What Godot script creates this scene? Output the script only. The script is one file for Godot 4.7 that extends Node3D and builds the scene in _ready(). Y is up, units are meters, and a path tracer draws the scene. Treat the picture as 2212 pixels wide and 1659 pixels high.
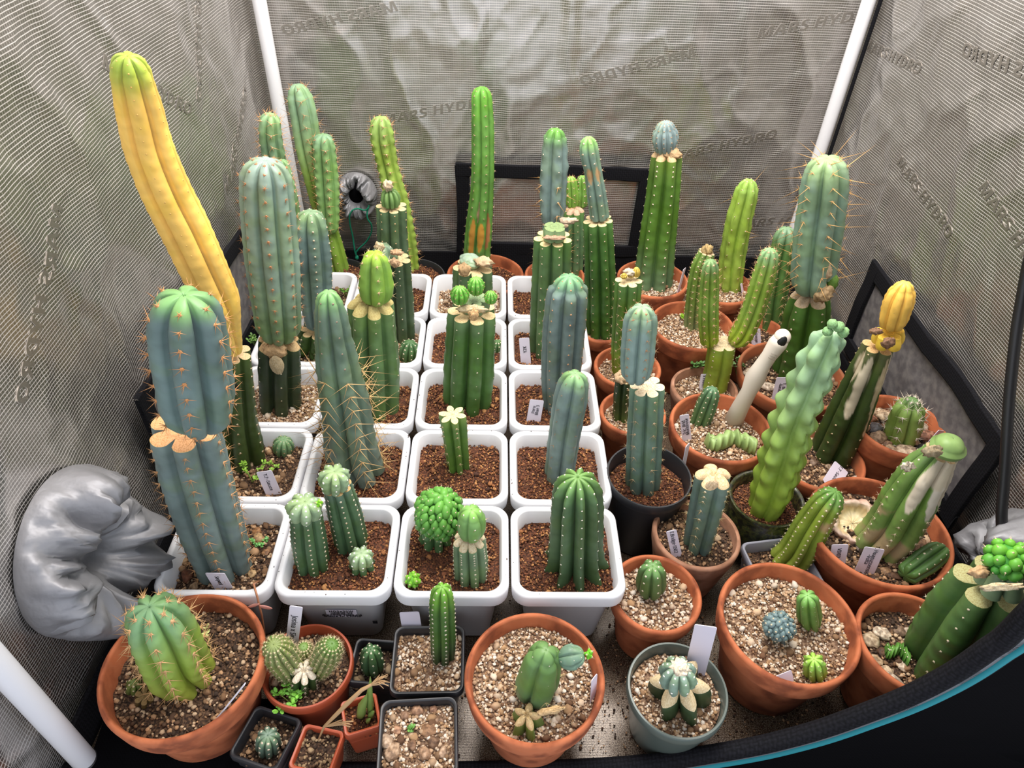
extends Node3D

const MESH_TILE := 0.064
var rng := RandomNumberGenerator.new()
var used := {}
var mats := {}
var lump := FastNoiseLite.new()
var fold := FastNoiseLite.new()
var grains: Array[ArrayMesh] = []


# ---------------------------------------------------------------- geometry
class Geo:
	var p := PackedVector3Array()
	var n := PackedVector3Array()
	var c := PackedColorArray()
	var t := PackedVector2Array()
	var i := PackedInt32Array()
	var tint := Color(1, 1, 1)

	func vert(a: Vector3, b: Vector3, uv := Vector2.ZERO) -> int:
		p.append(a)
		n.append(b)
		c.append(tint)
		t.append(uv)
		return p.size() - 1

	# rows of points; closed rings run right-handed round the way the rows advance
	func grid(rows: Array, closed := true, cols: Array = [], uvs: Array = []) -> void:
		var at := p.size()
		var h := rows.size()
		var w: int = rows[0].size()
		for r in h:
			var row: PackedVector3Array = rows[r]
			var up: PackedVector3Array = rows[mini(r + 1, h - 1)]
			var dn: PackedVector3Array = rows[maxi(r - 1, 0)]
			for k in w:
				var a: Vector3 = row[(k + 1) % w] - row[(k + w - 1) % w] if closed else row[mini(k + 1, w - 1)] - row[maxi(k - 1, 0)]
				var m := a.cross(up[k] - dn[k])
				p.append(row[k])
				n.append(m.normalized() if m.length_squared() > 1e-18 else Vector3.UP)
				c.append(cols[r][k] if cols else tint)
				t.append(uvs[r][k] if uvs else Vector2.ZERO)
		for r in h - 1:
			for k in (w if closed else w - 1):
				var k2 := (k + 1) % w
				var q := at + r * w
				i.append_array([q + k, q + w + k, q + k2, q + k2, q + w + k, q + w + k2])

	func spike(a: Vector3, b: Vector3, r: float) -> void:
		var d := (b - a).normalized()
		var e := d.cross(Vector3.UP if absf(d.y) < 0.9 else Vector3.RIGHT).normalized()
		var f := e.cross(d)
		var q := p.size()
		for k in 3:
			var o := e * cos(k * TAU / 3) + f * sin(k * TAU / 3)
			vert(a + o * r, o)
		vert(b, d)
		i.append_array([q, q + 1, q + 3, q + 1, q + 2, q + 3, q + 2, q, q + 3])

	func bead(a: Vector3, axis: Vector3, r: float, flat: float, stretch := 1.0) -> void:
		var d := axis.normalized()
		var e := d.cross(Vector3.UP if absf(d.y) < 0.9 else Vector3.RIGHT).normalized()
		var f := d.cross(e)
		var q := p.size()
		vert(a + d * r * flat, d)
		for k in 6:
			var o := e * cos(k * TAU / 6) * stretch + f * sin(k * TAU / 6)
			vert(a + o * r, (o + d * 0.5).normalized())
		for k in 6:
			i.append_array([q, q + 1 + (k + 1) % 6, q + 1 + k])

	func ball(o: Vector3, ax: Basis, seg := 10, rings := 7) -> void:
		var rows := []
		for r in rings + 1:
			var a := -PI / 2 + PI * r / rings
			var row := PackedVector3Array()
			for k in seg:
				var th := -TAU * k / seg
				row.append(o + ax * Vector3(cos(th) * maxf(cos(a), 0.01), sin(a), sin(th) * maxf(cos(a), 0.01)))
			rows.append(row)
		grid(rows)

	func tube(pts: PackedVector3Array, r: PackedFloat32Array, seg := 8, ends := true) -> void:
		var rows := []
		var e := Vector3.ZERO
		var list := []
		for k in pts.size():
			list.append([pts[k], r[mini(k, r.size() - 1)], pts[mini(k + 1, pts.size() - 1)] - pts[maxi(k - 1, 0)]])
		if ends:
			list.push_front([list[0][0], list[0][1] * 0.02, list[0][2]])
			list.append([list[-1][0], list[-1][1] * 0.02, list[-1][2]])
		for l in list:
			var d: Vector3 = l[2].normalized()
			if e == Vector3.ZERO:
				e = d.cross(Vector3.UP if absf(d.y) < 0.9 else Vector3.RIGHT)
			e = (e - d * e.dot(d)).normalized()
			var f := d.cross(e)
			var row := PackedVector3Array()
			for k in seg:
				row.append(l[0] + (e * cos(k * TAU / seg) + f * sin(k * TAU / seg)) * l[1])
			rows.append(row)
		grid(rows)

	func box(o: Vector3, s: Vector3, b := Basis()) -> void:
		for ax in 3:
			for sg in [-1.0, 1.0]:
				var nn := Vector3.ZERO
				nn[ax] = sg
				var u := Vector3.ZERO
				u[(ax + 1) % 3] = 1.0
				var v := nn.cross(u)
				var q := p.size()
				for cc in [[-1, -1], [1, -1], [1, 1], [-1, 1]]:
					vert(o + b * ((nn + u * cc[0] + v * cc[1]) * s * 0.5), b * nn, Vector2(cc[0], cc[1]) * 0.5)
				i.append_array([q, q + 2, q + 1, q, q + 3, q + 2])

	func mesh() -> ArrayMesh:
		var m := ArrayMesh.new()
		if i.is_empty():
			return m
		var a := []
		a.resize(Mesh.ARRAY_MAX)
		a[Mesh.ARRAY_VERTEX] = p
		a[Mesh.ARRAY_NORMAL] = n
		a[Mesh.ARRAY_COLOR] = c
		a[Mesh.ARRAY_TEX_UV] = t
		a[Mesh.ARRAY_INDEX] = i
		m.add_surface_from_arrays(Mesh.PRIMITIVE_TRIANGLES, a)
		return m


# ---------------------------------------------------------------- objects
func thing(called: String, label: String, category: String, at := Vector3.ZERO, group := "") -> Node3D:
	var o := Node3D.new()
	o.name = numbered(called)
	o.position = at
	tag(o, label, category, group)
	add_child(o)
	return o


func numbered(called: String) -> String:
	used[called] = used.get(called, -1) + 1
	return called if used[called] == 0 else "%s_%03d" % [called, used[called]]


func tag(o: Node, label: String, category: String, group := "", kind := "") -> void:
	if label:
		o.set_meta("label", label)
	if category:
		o.set_meta("category", category)
	if group:
		o.set_meta("group", group)
	if kind:
		o.set_meta("kind", kind)


func part(called: String, mesh: Mesh, m: Material, parent: Node, kind := "", label := "") -> MeshInstance3D:
	var o := MeshInstance3D.new()
	o.name = called
	o.mesh = mesh
	o.material_override = m
	if kind:
		o.set_meta("kind", kind)
	if label:
		o.set_meta("label", label)
	parent.add_child(o, true)
	return o


func struct(called: String, mesh: Mesh, m: Material, label := "") -> MeshInstance3D:
	var o := MeshInstance3D.new()
	if called == "trim":
		used[called] = used.get(called, 0) + 1
		called = "trim_%d" % used[called]
	o.name = called
	o.mesh = mesh
	o.material_override = m
	o.set_meta("kind", "structure")
	if label:
		o.set_meta("label", label)
	add_child(o, true)
	return o


# ---------------------------------------------------------------- materials
func mat(key: String, col: Color, rough := 0.7, metal := 0.0) -> StandardMaterial3D:
	if not mats.has(key):
		var m := StandardMaterial3D.new()
		m.resource_name = key
		m.albedo_color = col
		m.roughness = rough
		m.metallic = metal
		mats[key] = m
	return mats[key]


func noise_tex(freq: float, octaves: int, cols: Array, offs: Array, size := 512, seed_at := 3, normal := false, strength := 4.0) -> NoiseTexture2D:
	var f := FastNoiseLite.new()
	f.noise_type = FastNoiseLite.TYPE_SIMPLEX_SMOOTH
	f.frequency = freq
	f.fractal_octaves = octaves
	f.seed = seed_at
	var t := NoiseTexture2D.new()
	t.width = size
	t.height = size
	t.seamless = true
	t.noise = f
	if normal:
		t.as_normal_map = true
		t.bump_strength = strength
	else:
		var g := Gradient.new()
		g.offsets = PackedFloat32Array(offs)
		var cc := PackedColorArray()
		for x in cols:
			cc.append(Color(x))
		g.colors = cc
		t.color_ramp = g
	return t


func tri(m: StandardMaterial3D, scale: float) -> StandardMaterial3D:
	m.uv1_triplanar = true
	m.uv1_world_triplanar = true
	m.uv1_scale = Vector3.ONE * scale
	return m


func make_materials() -> void:
	lump.seed = 5
	lump.frequency = 40.0
	lump.fractal_octaves = 3
	fold.seed = 21
	fold.frequency = 3.0
	fold.fractal_octaves = 3
	var skin := mat("cactus_skin", Color.WHITE, 0.43)
	skin.vertex_color_use_as_albedo = true
	skin.metallic_specular = 0.4
	var cut := mat("cut_flesh", Color.WHITE, 0.75)
	cut.vertex_color_use_as_albedo = true
	cut.albedo_texture = noise_tex(0.03, 5, ["#d8c8b0", "#f6f0e6", "#ffffff"], [0.25, 0.5, 0.8], 512, 10)
	tri(cut, 30.0)
	var spine := mat("spine", Color.WHITE, 0.5)
	spine.vertex_color_use_as_albedo = true
	var terra := mat("terracotta", Color("#b96b44"), 0.8)
	terra.albedo_texture = noise_tex(0.008, 5, ["#a08a78", "#e6d8cc", "#ffffff", "#fff2e6"], [0.2, 0.42, 0.6, 0.85], 512, 12)
	terra.heightmap_enabled = false
	tri(terra, 5.0)
	var pale := mat("pale_clay", Color("#b58a72"), 0.85)
	pale.albedo_texture = noise_tex(0.008, 5, ["#b0a498", "#e8dcd0", "#ffffff"], [0.2, 0.5, 0.8], 512, 13)
	tri(pale, 6.0)
	var limed := mat("limed_clay", Color("#b97c5a"), 0.85)
	limed.albedo_texture = noise_tex(0.006, 5, ["#c8c8c4", "#d8ccc0", "#e8c8b0", "#ffd0b0"], [0.25, 0.45, 0.6, 0.8], 512, 14)
	tri(limed, 5.0)
	mat("white_plastic", Color("#e4e4e7"), 0.38)
	mat("black_plastic", Color("#26272b"), 0.42)
	mat("brown_plastic", Color("#a2492c"), 0.45)
	mat("grey_plastic", Color("#8d8d98"), 0.45)
	mat("cloudy_plastic", Color("#56605a"), 0.3)
	var glaze := mat("dark_glaze", Color.WHITE, 0.12)
	glaze.albedo_texture = noise_tex(0.02, 4, ["#0c0e0c", "#1d2413", "#4c4a1c", "#22301a"], [0.25, 0.45, 0.62, 0.8], 512, 16)
	glaze.clearcoat_enabled = true
	glaze.clearcoat = 0.8
	tri(glaze, 12.0)
	for s in [["coir", ["#2e180e", "#55301c", "#74442a"]], ["grit", ["#5a4030", "#7e6450", "#9c8064"]], ["mix", ["#281a12", "#4a3424", "#6a503a"]], ["wet", ["#24170f", "#3e2a1c", "#5a4230"]]]:
		var soil := mat("soil_" + s[0], Color.WHITE, 0.95)
		soil.albedo_texture = noise_tex(0.06, 5, s[1], [0.3, 0.5, 0.72], 512, 17)
		tri(soil, 9.0)
	var grain := mat("grain", Color.WHITE, 0.9)
	grain.vertex_color_use_as_albedo = true
	var stone := mat("stone", Color.WHITE, 0.7)
	stone.vertex_color_use_as_albedo = true
	stone.albedo_texture = noise_tex(0.02, 5, ["#8c8078", "#d8ccc0", "#ffffff"], [0.25, 0.5, 0.75], 512, 18)
	tri(stone, 14.0)
	var pole := mat("white_pole", Color("#e6e6ea"), 0.35)
	pole.metallic_specular = 0.5
	mat("card", Color("#dcd6e4"), 0.5)
	mat("ink", Color("#15151c"), 0.6)
	mat("teal", Color("#14808a"), 0.7)
	mat("green_cord", Color("#118a6a"), 0.6)
	mat("cable", Color("#1a1a1c"), 0.4)
	var web := mat("webbing", Color.WHITE, 0.85)
	web.albedo_texture = weave(64, 8, Color("#0d0d0f"), Color("#1f1f23"))
	web.metallic_specular = 0.25
	tri(web, 30.0)
	var canvas := mat("black_canvas", Color.WHITE, 0.9)
	canvas.albedo_texture = weave(64, 16, Color("#060607"), Color("#0e0e10"))
	canvas.metallic_specular = 0.15
	tri(canvas, 30.0)
	var grey := mat("grey_screen", Color.WHITE, 0.75)
	grey.albedo_texture = noise_tex(0.01, 5, ["#5a5658", "#686465", "#767270"], [0.25, 0.5, 0.8], 512, 19)
	tri(grey, 9.0)
	var foil := mat("mesh_foil", Color.WHITE, 1.0, 1.0)
	foil.albedo_texture = scrim(1)
	foil.roughness_texture = scrim(2)
	foil.metallic_texture = scrim(3)
	foil.uv1_scale = Vector3(1.0 / MESH_TILE, 1.0 / MESH_TILE, 1)
	var floor_foil := mat("floor_foil", Color("#a4988a"), 1.0, 1.0)
	floor_foil.albedo_texture = foil.albedo_texture
	floor_foil.roughness_texture = foil.roughness_texture
	floor_foil.metallic_texture = scrim(4)
	floor_foil.uv1_scale = foil.uv1_scale * 1.35
	floor_foil.detail_enabled = true
	floor_foil.detail_blend_mode = BaseMaterial3D.BLEND_MODE_MUL
	floor_foil.detail_uv_layer = BaseMaterial3D.DETAIL_UV_1
	floor_foil.detail_albedo = noise_tex(0.05, 5, ["#6a5038", "#c8b8a4", "#ffffff"], [0.3, 0.5, 0.7], 512, 20)
	var silver := mat("silver_cloth", Color("#8c8c90"), 0.5, 0.35)
	silver.normal_enabled = true
	silver.normal_texture = noise_tex(0.012, 4, [], [], 512, 22, true, 6.0)
	silver.normal_scale = 0.6
	tri(silver, 6.0)
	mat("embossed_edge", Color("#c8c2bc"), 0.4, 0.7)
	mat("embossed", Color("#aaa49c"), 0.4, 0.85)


func weave(size: int, cells: int, a: Color, b: Color) -> ImageTexture:
	var im := Image.create(size, size, false, Image.FORMAT_RGB8)
	var s := size / float(cells)
	for y in size:
		for x in size:
			var cx := int(x / s)
			var cy := int(y / s)
			var fx := fmod(x, s) / s - 0.5
			var fy := fmod(y, s) / s - 0.5
			var up := (cx + cy) % 2 == 0
			var l := 1.0 - 2.0 * absf(fx if up else fy)
			im.set_pixel(x, y, a.lerp(b, clampf(l, 0, 1)))
	return ImageTexture.create_from_image(im)


# The scrim of the tent lining: bright threads over darker foil. 1 colour, 2 roughness, 3 and 4 metalness
func scrim(what: int) -> ImageTexture:
	var size := 256
	var im := Image.create(size, size, false, Image.FORMAT_RGB8)
	var r := RandomNumberGenerator.new()
	r.seed = 4
	var wx := []
	var wy := []
	for k in 16:
		wx.append(r.randf_range(0.55, 1.0))
		wy.append(r.randf_range(0.75, 1.0))
	for y in size:
		for x in size:
			var fx := absf(fmod(x, 16.0) - 8.0) / 8.0
			var fy := absf(fmod(y, 16.0) - 8.0) / 8.0
			var a: float = smoothstep(0.74, 0.96, fx) * wx[int((x + 8) / 16.0) % 16] * 0.6
			var b: float = smoothstep(0.66, 0.92, fy) * wy[int((y + 8) / 16.0) % 16]
			var l := clampf(maxf(a, b), 0, 1)
			var v := Color.BLACK
			match what:
				1: v = Color("#b9b4ae").lerp(Color("#dcd8d4"), l)
				2: v = Color(1, 1, 1) * lerpf(0.3, 0.45, l)
				3: v = Color(1, 1, 1) * lerpf(0.96, 0.25, l)
				4: v = Color(1, 1, 1) * lerpf(0.2, 0.1, l)
			im.set_pixel(x, y, v)
	return ImageTexture.create_from_image(im)


# ---------------------------------------------------------------- pots
# (corner signs, arc directions) of an outline: a circle or a rounded square
func outline(square: bool, seg: int) -> Array:
	var sg := PackedVector2Array()
	var ad := PackedVector2Array()
	for k in seg:
		var q := k * 4 / seg
		var a := -TAU * k / seg
		if square:
			var per := seg / 4
			a = -(q * PI / 2 + PI / 2 * (k % per) / (per - 1))
			sg.append(Vector2([1, -1, -1, 1][q], [-1, -1, 1, 1][q]))
		else:
			sg.append(Vector2.ZERO)
		ad.append(Vector2(cos(a), sin(a)))
	return [sg, ad]


# Sweeps a profile of (radius, height) round an outline. corner is the corner radius as a share of the half width.
func turned(g: Geo, prof: Array, out: Array, corner := 1.0) -> void:
	var sg: PackedVector2Array = out[0]
	var ad: PackedVector2Array = out[1]
	var m := prof.size()
	var dn := []
	for b in m - 1:
		var d: Vector2 = (prof[b + 1] - prof[b]).normalized()
		dn.append(Vector2(d.y, -d.x))
	for b in m - 1:
		var n0: Vector2 = dn[b]
		var n1: Vector2 = dn[b]
		if b > 0 and dn[b].dot(dn[b - 1]) > 0.6:
			n0 = (dn[b] + dn[b - 1]).normalized()
		if b < m - 2 and dn[b].dot(dn[b + 1]) > 0.6:
			n1 = (dn[b] + dn[b + 1]).normalized()
		var q := g.p.size()
		var w := sg.size()
		for e in 2:
			var pr: Vector2 = prof[b + e]
			var nn := n0 if e == 0 else n1
			for k in w:
				var cr := pr.x * corner
				var xy := sg[k] * (pr.x - cr) + ad[k] * cr
				g.vert(Vector3(xy.x, pr.y, xy.y), Vector3(ad[k].x * nn.x, nn.y, ad[k].y * nn.x))
		for k in w:
			var k2 := (k + 1) % w
			g.i.append_array([q + k, q + w + k, q + k2, q + k2, q + w + k, q + w + k2])


func soil(parent: Node3D, kind: String, r: float, y: float, square: bool, corner: float, slope := 0.0) -> void:
	var seg := 40
	var out := outline(square, seg)
	var rows := []
	var off := Vector3(rng.randf() * 9, rng.randf() * 9, 0)
	for k in 13:
		var f := 1.0 - k / 12.0
		var row := PackedVector3Array()
		for j in seg:
			var xy: Vector2 = (out[0][j] * (r - r * corner) + out[1][j] * r * corner) * maxf(f, 0.01)
			row.append(Vector3(xy.x, y + lump.get_noise_3d(xy.x + off.x, xy.y + off.y, 0) * 0.005 - 0.001, xy.y))
		rows.append(row)
	var g := Geo.new()
	g.grid(rows)
	part("soil", g.mesh(), mats["soil_" + kind], parent)
	var pal: Array = {"coir": ["#74442a", "#96623a", "#52301c", "#b4804e", "#46281a", "#683c24"], "grit": ["#cdb59a", "#d8c6b0", "#b89878", "#a8845f", "#8a6a4c", "#e2d6c6", "#c4a686", "#6e4e36"],
		"mix": ["#8a6a4c", "#b08a66", "#5a4230", "#3a2a1e", "#c4a888", "#74563c"], "wet": ["#5a4430", "#80664a", "#3a2a1e", "#98805e", "#a08868"], "stones": ["#a88a70", "#c4ac96", "#8a7464", "#d0bca8", "#6e5a4c", "#b89474"]}[kind if mats.has("soil_" + kind) else "mix"]
	var step: float = {"coir": 0.0024, "grit": 0.0031, "mix": 0.0036, "wet": 0.0034}[kind]
	var area := (4.0 if square else PI) * r * r
	var count := int(area / (step * step) * (1.45 if kind == "grit" else 1.0))
	var mm := MultiMesh.new()
	mm.transform_format = MultiMesh.TRANSFORM_3D
	mm.use_colors = true
	mm.mesh = grains[rng.randi() % grains.size()]
	mm.instance_count = count
	for k in count:
		var xy := Vector2.ZERO
		if square:
			xy = Vector2(rng.randf_range(-r, r), rng.randf_range(-r, r)) * 0.985
		else:
			xy = Vector2.from_angle(rng.randf() * TAU) * sqrt(rng.randf()) * r * 0.985
		var s := step * 0.62 * (0.55 + 0.9 * pow(rng.randf(), 2.0) + (1.6 if rng.randf() < 0.012 else 0.0))
		var hh := y + lump.get_noise_3d(xy.x + off.x, xy.y + off.y, 0) * 0.005 + s * 0.15
		var bs := Basis.from_euler(Vector3(rng.randf() * TAU, rng.randf() * TAU, 0)).scaled_local(Vector3(s, s * rng.randf_range(0.6, 0.9), s * rng.randf_range(0.7, 1.2)))
		mm.set_instance_transform(k, Transform3D(bs, Vector3(xy.x, hh, xy.y)))
		mm.set_instance_color(k, Color(pal[rng.randi() % pal.size()]).srgb_to_linear() * rng.randf_range(0.75, 1.1))
	var o := MultiMeshInstance3D.new()
	o.name = "grit"
	o.multimesh = mm
	o.material_override = mats["grain"]
	o.set_meta("kind", "stuff")
	parent.add_child(o, true)


func make_grains() -> void:
	for v in 3:
		var g := Geo.new()
		var r := RandomNumberGenerator.new()
		r.seed = 40 + v
		var rows := []
		for a in 5:
			var row := PackedVector3Array()
			var la := -PI / 2 + PI * a / 4.0
			for k in 6:
				var th := -TAU * k / 6
				var q := Vector3(cos(th) * maxf(cos(la), 0.02), sin(la), sin(th) * maxf(cos(la), 0.02))
				row.append(q * (r.randf_range(0.75, 1.15) if a % 4 else 0.9))
			rows.append(row)
		g.grid(rows)
		grains.append(g.mesh())


func white_pot(x: float, z: float, kind: String, drop: float, label: String, grp := "white square pots standing in rows") -> Node3D:
	var o := thing("square_pot", label, "pot", Vector3(x, 0, z), grp)
	var h := 0.125
	var g := Geo.new()
	var out := outline(true, 32)
	turned(g, [Vector2(0.002, 0), Vector2(0.041, 0), Vector2(0.0445, 0.003), Vector2(0.054, h - 0.034), Vector2(0.0565, h - 0.031), Vector2(0.0575, h - 0.0205), Vector2(0.0655, h - 0.02), Vector2(0.0662, h - 0.004), Vector2(0.0650, h - 0.0012), Vector2(0.0630, h), Vector2(0.0592, h), Vector2(0.0575, h - 0.002), Vector2(0.0545, h - drop - 0.006)], out, 0.3)
	part("pot_body", g.mesh(), mats.white_plastic, o)
	var d := Geo.new()
	d.tint = Color("#1c1c1e").srgb_to_linear()
	for s in 4:
		for u in [-0.022, 0.026]:
			var q := Vector3(u, h - 0.0002, 0.0615).rotated(Vector3.UP, s * PI / 2)
			d.bead(q, Vector3.UP, 0.0009, 0.25)
	for k in 26:
		var s := rng.randi() % 4
		var q := Vector3(rng.randf_range(-0.055, 0.055), h - 0.0002, rng.randf_range(0.0595, 0.064)).rotated(Vector3.UP, s * PI / 2)
		d.tint = Color(["#2a1a10", "#4a2c1a", "#20140c"][k % 3]).srgb_to_linear()
		d.bead(q, Vector3.UP, rng.randf_range(0.0003, 0.0009), 0.5, rng.randf_range(0.6, 1.8))
	part("rim_specks", d.mesh(), mats.grain, o, "stuff")
	soil(o, kind, 0.0555, h - drop, true, 0.3)
	return o


func round_pot(called: String, at: Vector3, d: float, h: float, style: String, kind: String, drop: float, label: String, grp := "") -> Node3D:
	var o := thing(called, label, "pot", Vector3(at.x, 0, at.z), grp)
	var r := d / 2
	var g := Geo.new()
	var out := outline(false, 72)
	var prof := []
	var m: Material = mats.terracotta
	var inner := r - 0.0065
	match style:
		"terracotta", "limed":
			var ch := clampf(h * 0.27, 0.022, 0.034)
			prof = [Vector2(0.001, 0), Vector2(r * 0.645, 0), Vector2(r * 0.665, 0.003), Vector2(r * 0.86, h - ch - 0.001), Vector2(r * 0.925, h - ch), Vector2(r * 0.955, h - ch + 0.002), Vector2(r * 0.965, h - ch + 0.005), Vector2(r, h - 0.005), Vector2(r - 0.0007, h - 0.002), Vector2(r - 0.003, h - 0.0002), Vector2(r - 0.005, h - 0.0006), Vector2(inner, h - 0.003), Vector2(inner - 0.003, h - drop - 0.006)]
			if style == "limed":
				m = mats.limed_clay
		"clay":
			m = mats.pale_clay
			prof = [Vector2(0.001, 0), Vector2(r * 0.66, 0), Vector2(r * 0.69, 0.004), Vector2(r * 0.98, h - 0.016), Vector2(r, h - 0.004), Vector2(r - 0.001, h - 0.001), Vector2(r - 0.003, h), Vector2(r - 0.0055, h - 0.0005), Vector2(inner, h - 0.003), Vector2(inner - 0.002, h - drop - 0.006)]
		"nursery", "brown", "cloudy":
			m = mats[{"nursery": "black_plastic", "brown": "brown_plastic", "cloudy": "cloudy_plastic"}[style]]
			inner = r - 0.004
			prof = [Vector2(0.001, 0), Vector2(r * 0.72, 0), Vector2(r * 0.74, 0.002), Vector2(r * 0.93, h - 0.014), Vector2(r * 0.985, h - 0.0135), Vector2(r, h - 0.011), Vector2(r, h - 0.002), Vector2(r - 0.001, h), Vector2(r - 0.003, h), Vector2(inner, h - 0.002), Vector2(inner - 0.002, h - drop - 0.006)]
		"glazed":
			m = mats.dark_glaze
			prof = [Vector2(0.001, 0), Vector2(r * 0.6, 0), Vector2(r * 0.72, 0.005), Vector2(r * 1.02, h * 0.45), Vector2(r * 1.05, h * 0.65), Vector2(r * 0.99, h * 0.85), Vector2(r * 0.97, h - 0.008), Vector2(r, h - 0.003), Vector2(r - 0.001, h), Vector2(r - 0.004, h), Vector2(inner, h - 0.003), Vector2(inner - 0.002, h - drop - 0.006)]
	turned(g, prof, out)
	part("pot_body", g.mesh(), m, o)
	soil(o, kind, inner - 0.002, h - drop, false, 1.0)
	return o


func square_pot(called: String, x: float, z: float, size: float, h: float, turn: float, style: String, kind: String, drop: float, label: String) -> Node3D:
	var o := thing(called, label, "pot", Vector3(x, 0, z))
	o.rotation.y = turn
	var r := size / 2
	var g := Geo.new()
	turned(g, [Vector2(0.001, 0), Vector2(r * 0.7, 0), Vector2(r * 0.74, 0.003), Vector2(r * 0.93, h - 0.011), Vector2(r * 0.985, h - 0.0105), Vector2(r, h - 0.009), Vector2(r, h - 0.002), Vector2(r - 0.001, h), Vector2(r - 0.003, h), Vector2(r - 0.0038, h - 0.001), Vector2(r * 0.9, h - drop - 0.006)], outline(true, 32), 0.24)
	part("pot_body", g.mesh(), mats[style], o)
	soil(o, kind, r * 0.9, h - drop, true, 0.24)
	return o


# ---------------------------------------------------------------- cacti
func kol(s) -> Color:
	return Color(s).srgb_to_linear()


func dry_kol(s) -> Color:
	var c := Color(s)
	c.s *= 0.72
	if c.h < 0.085:
		c.h = lerpf(c.h, 0.085, 0.75)
	return c.srgb_to_linear()


func leaf_kol(s) -> Color:
	var c := Color(s)
	c.s *= 0.62 if c.h > 0.40 and c.h < 0.7 else (0.68 if c.h > 0.28 else 0.84)
	return c.srgb_to_linear()


# One ribbed stem along points (x, y, z, radius) of the world, under a thing.
# n ribs, d depth, a skin, b skin near the tip, base skin near the foot, cut: 0 round top, 1 flat cut, 2 bevelled cut;
# bot: rounds the foot of a scion; bump: swelling at the areoles; sp areole spacing, k spines of length L, w spine thickness
func stem(o: Node3D, called: String, pts: Array, opt: Dictionary) -> void:
	var n: int = opt.get("n", 6)
	var dep: float = opt.get("d", 0.2)
	if dep > 0.1 and dep < 0.45:
		dep = minf(dep * 1.4, 0.48)
	var ca := leaf_kol(opt.get("a", "#5f8048"))
	var cb := leaf_kol(opt.get("b", opt.get("a", "#5f8048")))
	var c0 := leaf_kol(opt.get("base", opt.get("a", "#5f8048")))
	var cut: int = opt.get("cut", 0)
	var bot: float = opt.get("bot", 0.0)
	var bump: float = opt.get("bump", 0.03)
	var spc: float = opt.get("sp", 0.014)
	var spl: float = opt.get("L", 0.005)
	var spk: int = opt.get("k", 5)
	var spw: float = opt.get("w", 0.00035)
	var csp := dry_kol(opt.get("sc", "#c98a4a"))
	var car := dry_kol(opt.get("ac", "#d8c8a4"))
	var arr: float = opt.get("ar", 0.0013)
	var phase: float = opt.get("ph", 0.3)
	var twist: float = opt.get("tw", 0.0)
	var wrin: float = opt.get("wr", 0.02)
	var stag: bool = opt.get("stag", false)
	var blunt: float = opt.get("bl", 1.5)
	var crease: float = opt.get("cr", 0.2)
	var bp: float = opt.get("bp", 3.0)
	var bw: float = opt.get("bw", 0.3)
	var scars: Array = opt.get("scars", [])
	var long_len: float = opt.get("LL", 0.0)
	var long_share: float = opt.get("LP", 0.4)
	var dome: float = opt.get("dome", 0.95)
	var s_from: float = opt.get("sf", 0.0)
	var s_to: float = opt.get("st", 1.0)
	var curve := Curve3D.new()
	curve.bake_interval = 0.003
	var at := o.position
	var np := pts.size()
	var rad := []
	var cum := [0.0]
	for k in np:
		var v := Vector3(pts[k].x, pts[k].y, pts[k].z) - at
		var pre := Vector3(pts[maxi(k - 1, 0)].x, pts[maxi(k - 1, 0)].y, pts[maxi(k - 1, 0)].z) - at
		var nxt := Vector3(pts[mini(k + 1, np - 1)].x, pts[mini(k + 1, np - 1)].y, pts[mini(k + 1, np - 1)].z) - at
		var tg := (nxt - pre) * 0.5
		var din := (v - pre).length()
		var dout := (nxt - v).length()
		tg = tg.normalized() if tg.length() > 0 else Vector3.UP
		curve.add_point(v, -tg * din * 0.33, tg * dout * 0.33)
		rad.append(pts[k].w)
	var full := curve.get_baked_length()
	for k in range(1, np):
		cum.append(curve.get_closest_offset(Vector3(pts[k].x, pts[k].y, pts[k].z) - at))
	cum[np - 1] = full
	var r_at := func(s: float) -> float:
		for k in range(1, np):
			if s <= cum[k] or k == np - 1:
				var f: float = clampf((s - cum[k - 1]) / maxf(cum[k] - cum[k - 1], 1e-5), 0, 1)
				return lerpf(rad[k - 1], rad[k], f * f * (3 - 2 * f) * 0.5 + f * 0.5)
		return rad[np - 1]
	# stations along the axis: (offset, radius)
	var st := []
	var rt: float = r_at.call(full)
	var rb: float = r_at.call(0.0)
	var dl := minf(rt * dome, full * 0.6) if cut == 0 else 0.0
	var bl := minf(rb * bot, full * 0.4)
	if bot > 0:
		for k in 6:
			var a := PI / 2 * (k + 0.12) / 6.12
			st.append(Vector2(bl * (1 - cos(a)), r_at.call(bl * (1 - cos(a))) * sin(a)))
	var mid := clampi(int((full - dl - bl) / opt.get("ring", 0.0042)), 3, 90)
	for k in mid + 1:
		var s := bl + (full - dl - bl) * k / mid
		st.append(Vector2(s, r_at.call(s)))
	if cut == 0:
		for k in range(1, 10):
			var a := PI / 2 * k / 9.4
			st.append(Vector2(full - dl + dl * sin(a), rt * pow(cos(a), 0.85)))
		st.append(Vector2(full - rt * 0.06, rt * 0.02))
	var m := st.size()
	var per: int = opt.get("per", 10 if n <= 9 else 6)
	var w := n * per
	# areole stations
	var arc := 0.0
	var last := -spc * 0.5
	var are := []
	var alen := [0.0]
	for k in range(1, m):
		arc += Vector2(st[k].x - st[k - 1].x, (st[k].y - st[k - 1].y)).length()
		alen.append(arc)
	for k in m - 1:
		var want := spc if k < m - 6 else spc * 0.6
		if alen[k] - last >= want:
			are.append(k)
			last = alen[k]
	var g := Geo.new()
	var rows := []
	var cols := []
	var e := Vector3.ZERO
	var frames := []
	var seed_off := at * 7.0
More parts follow.
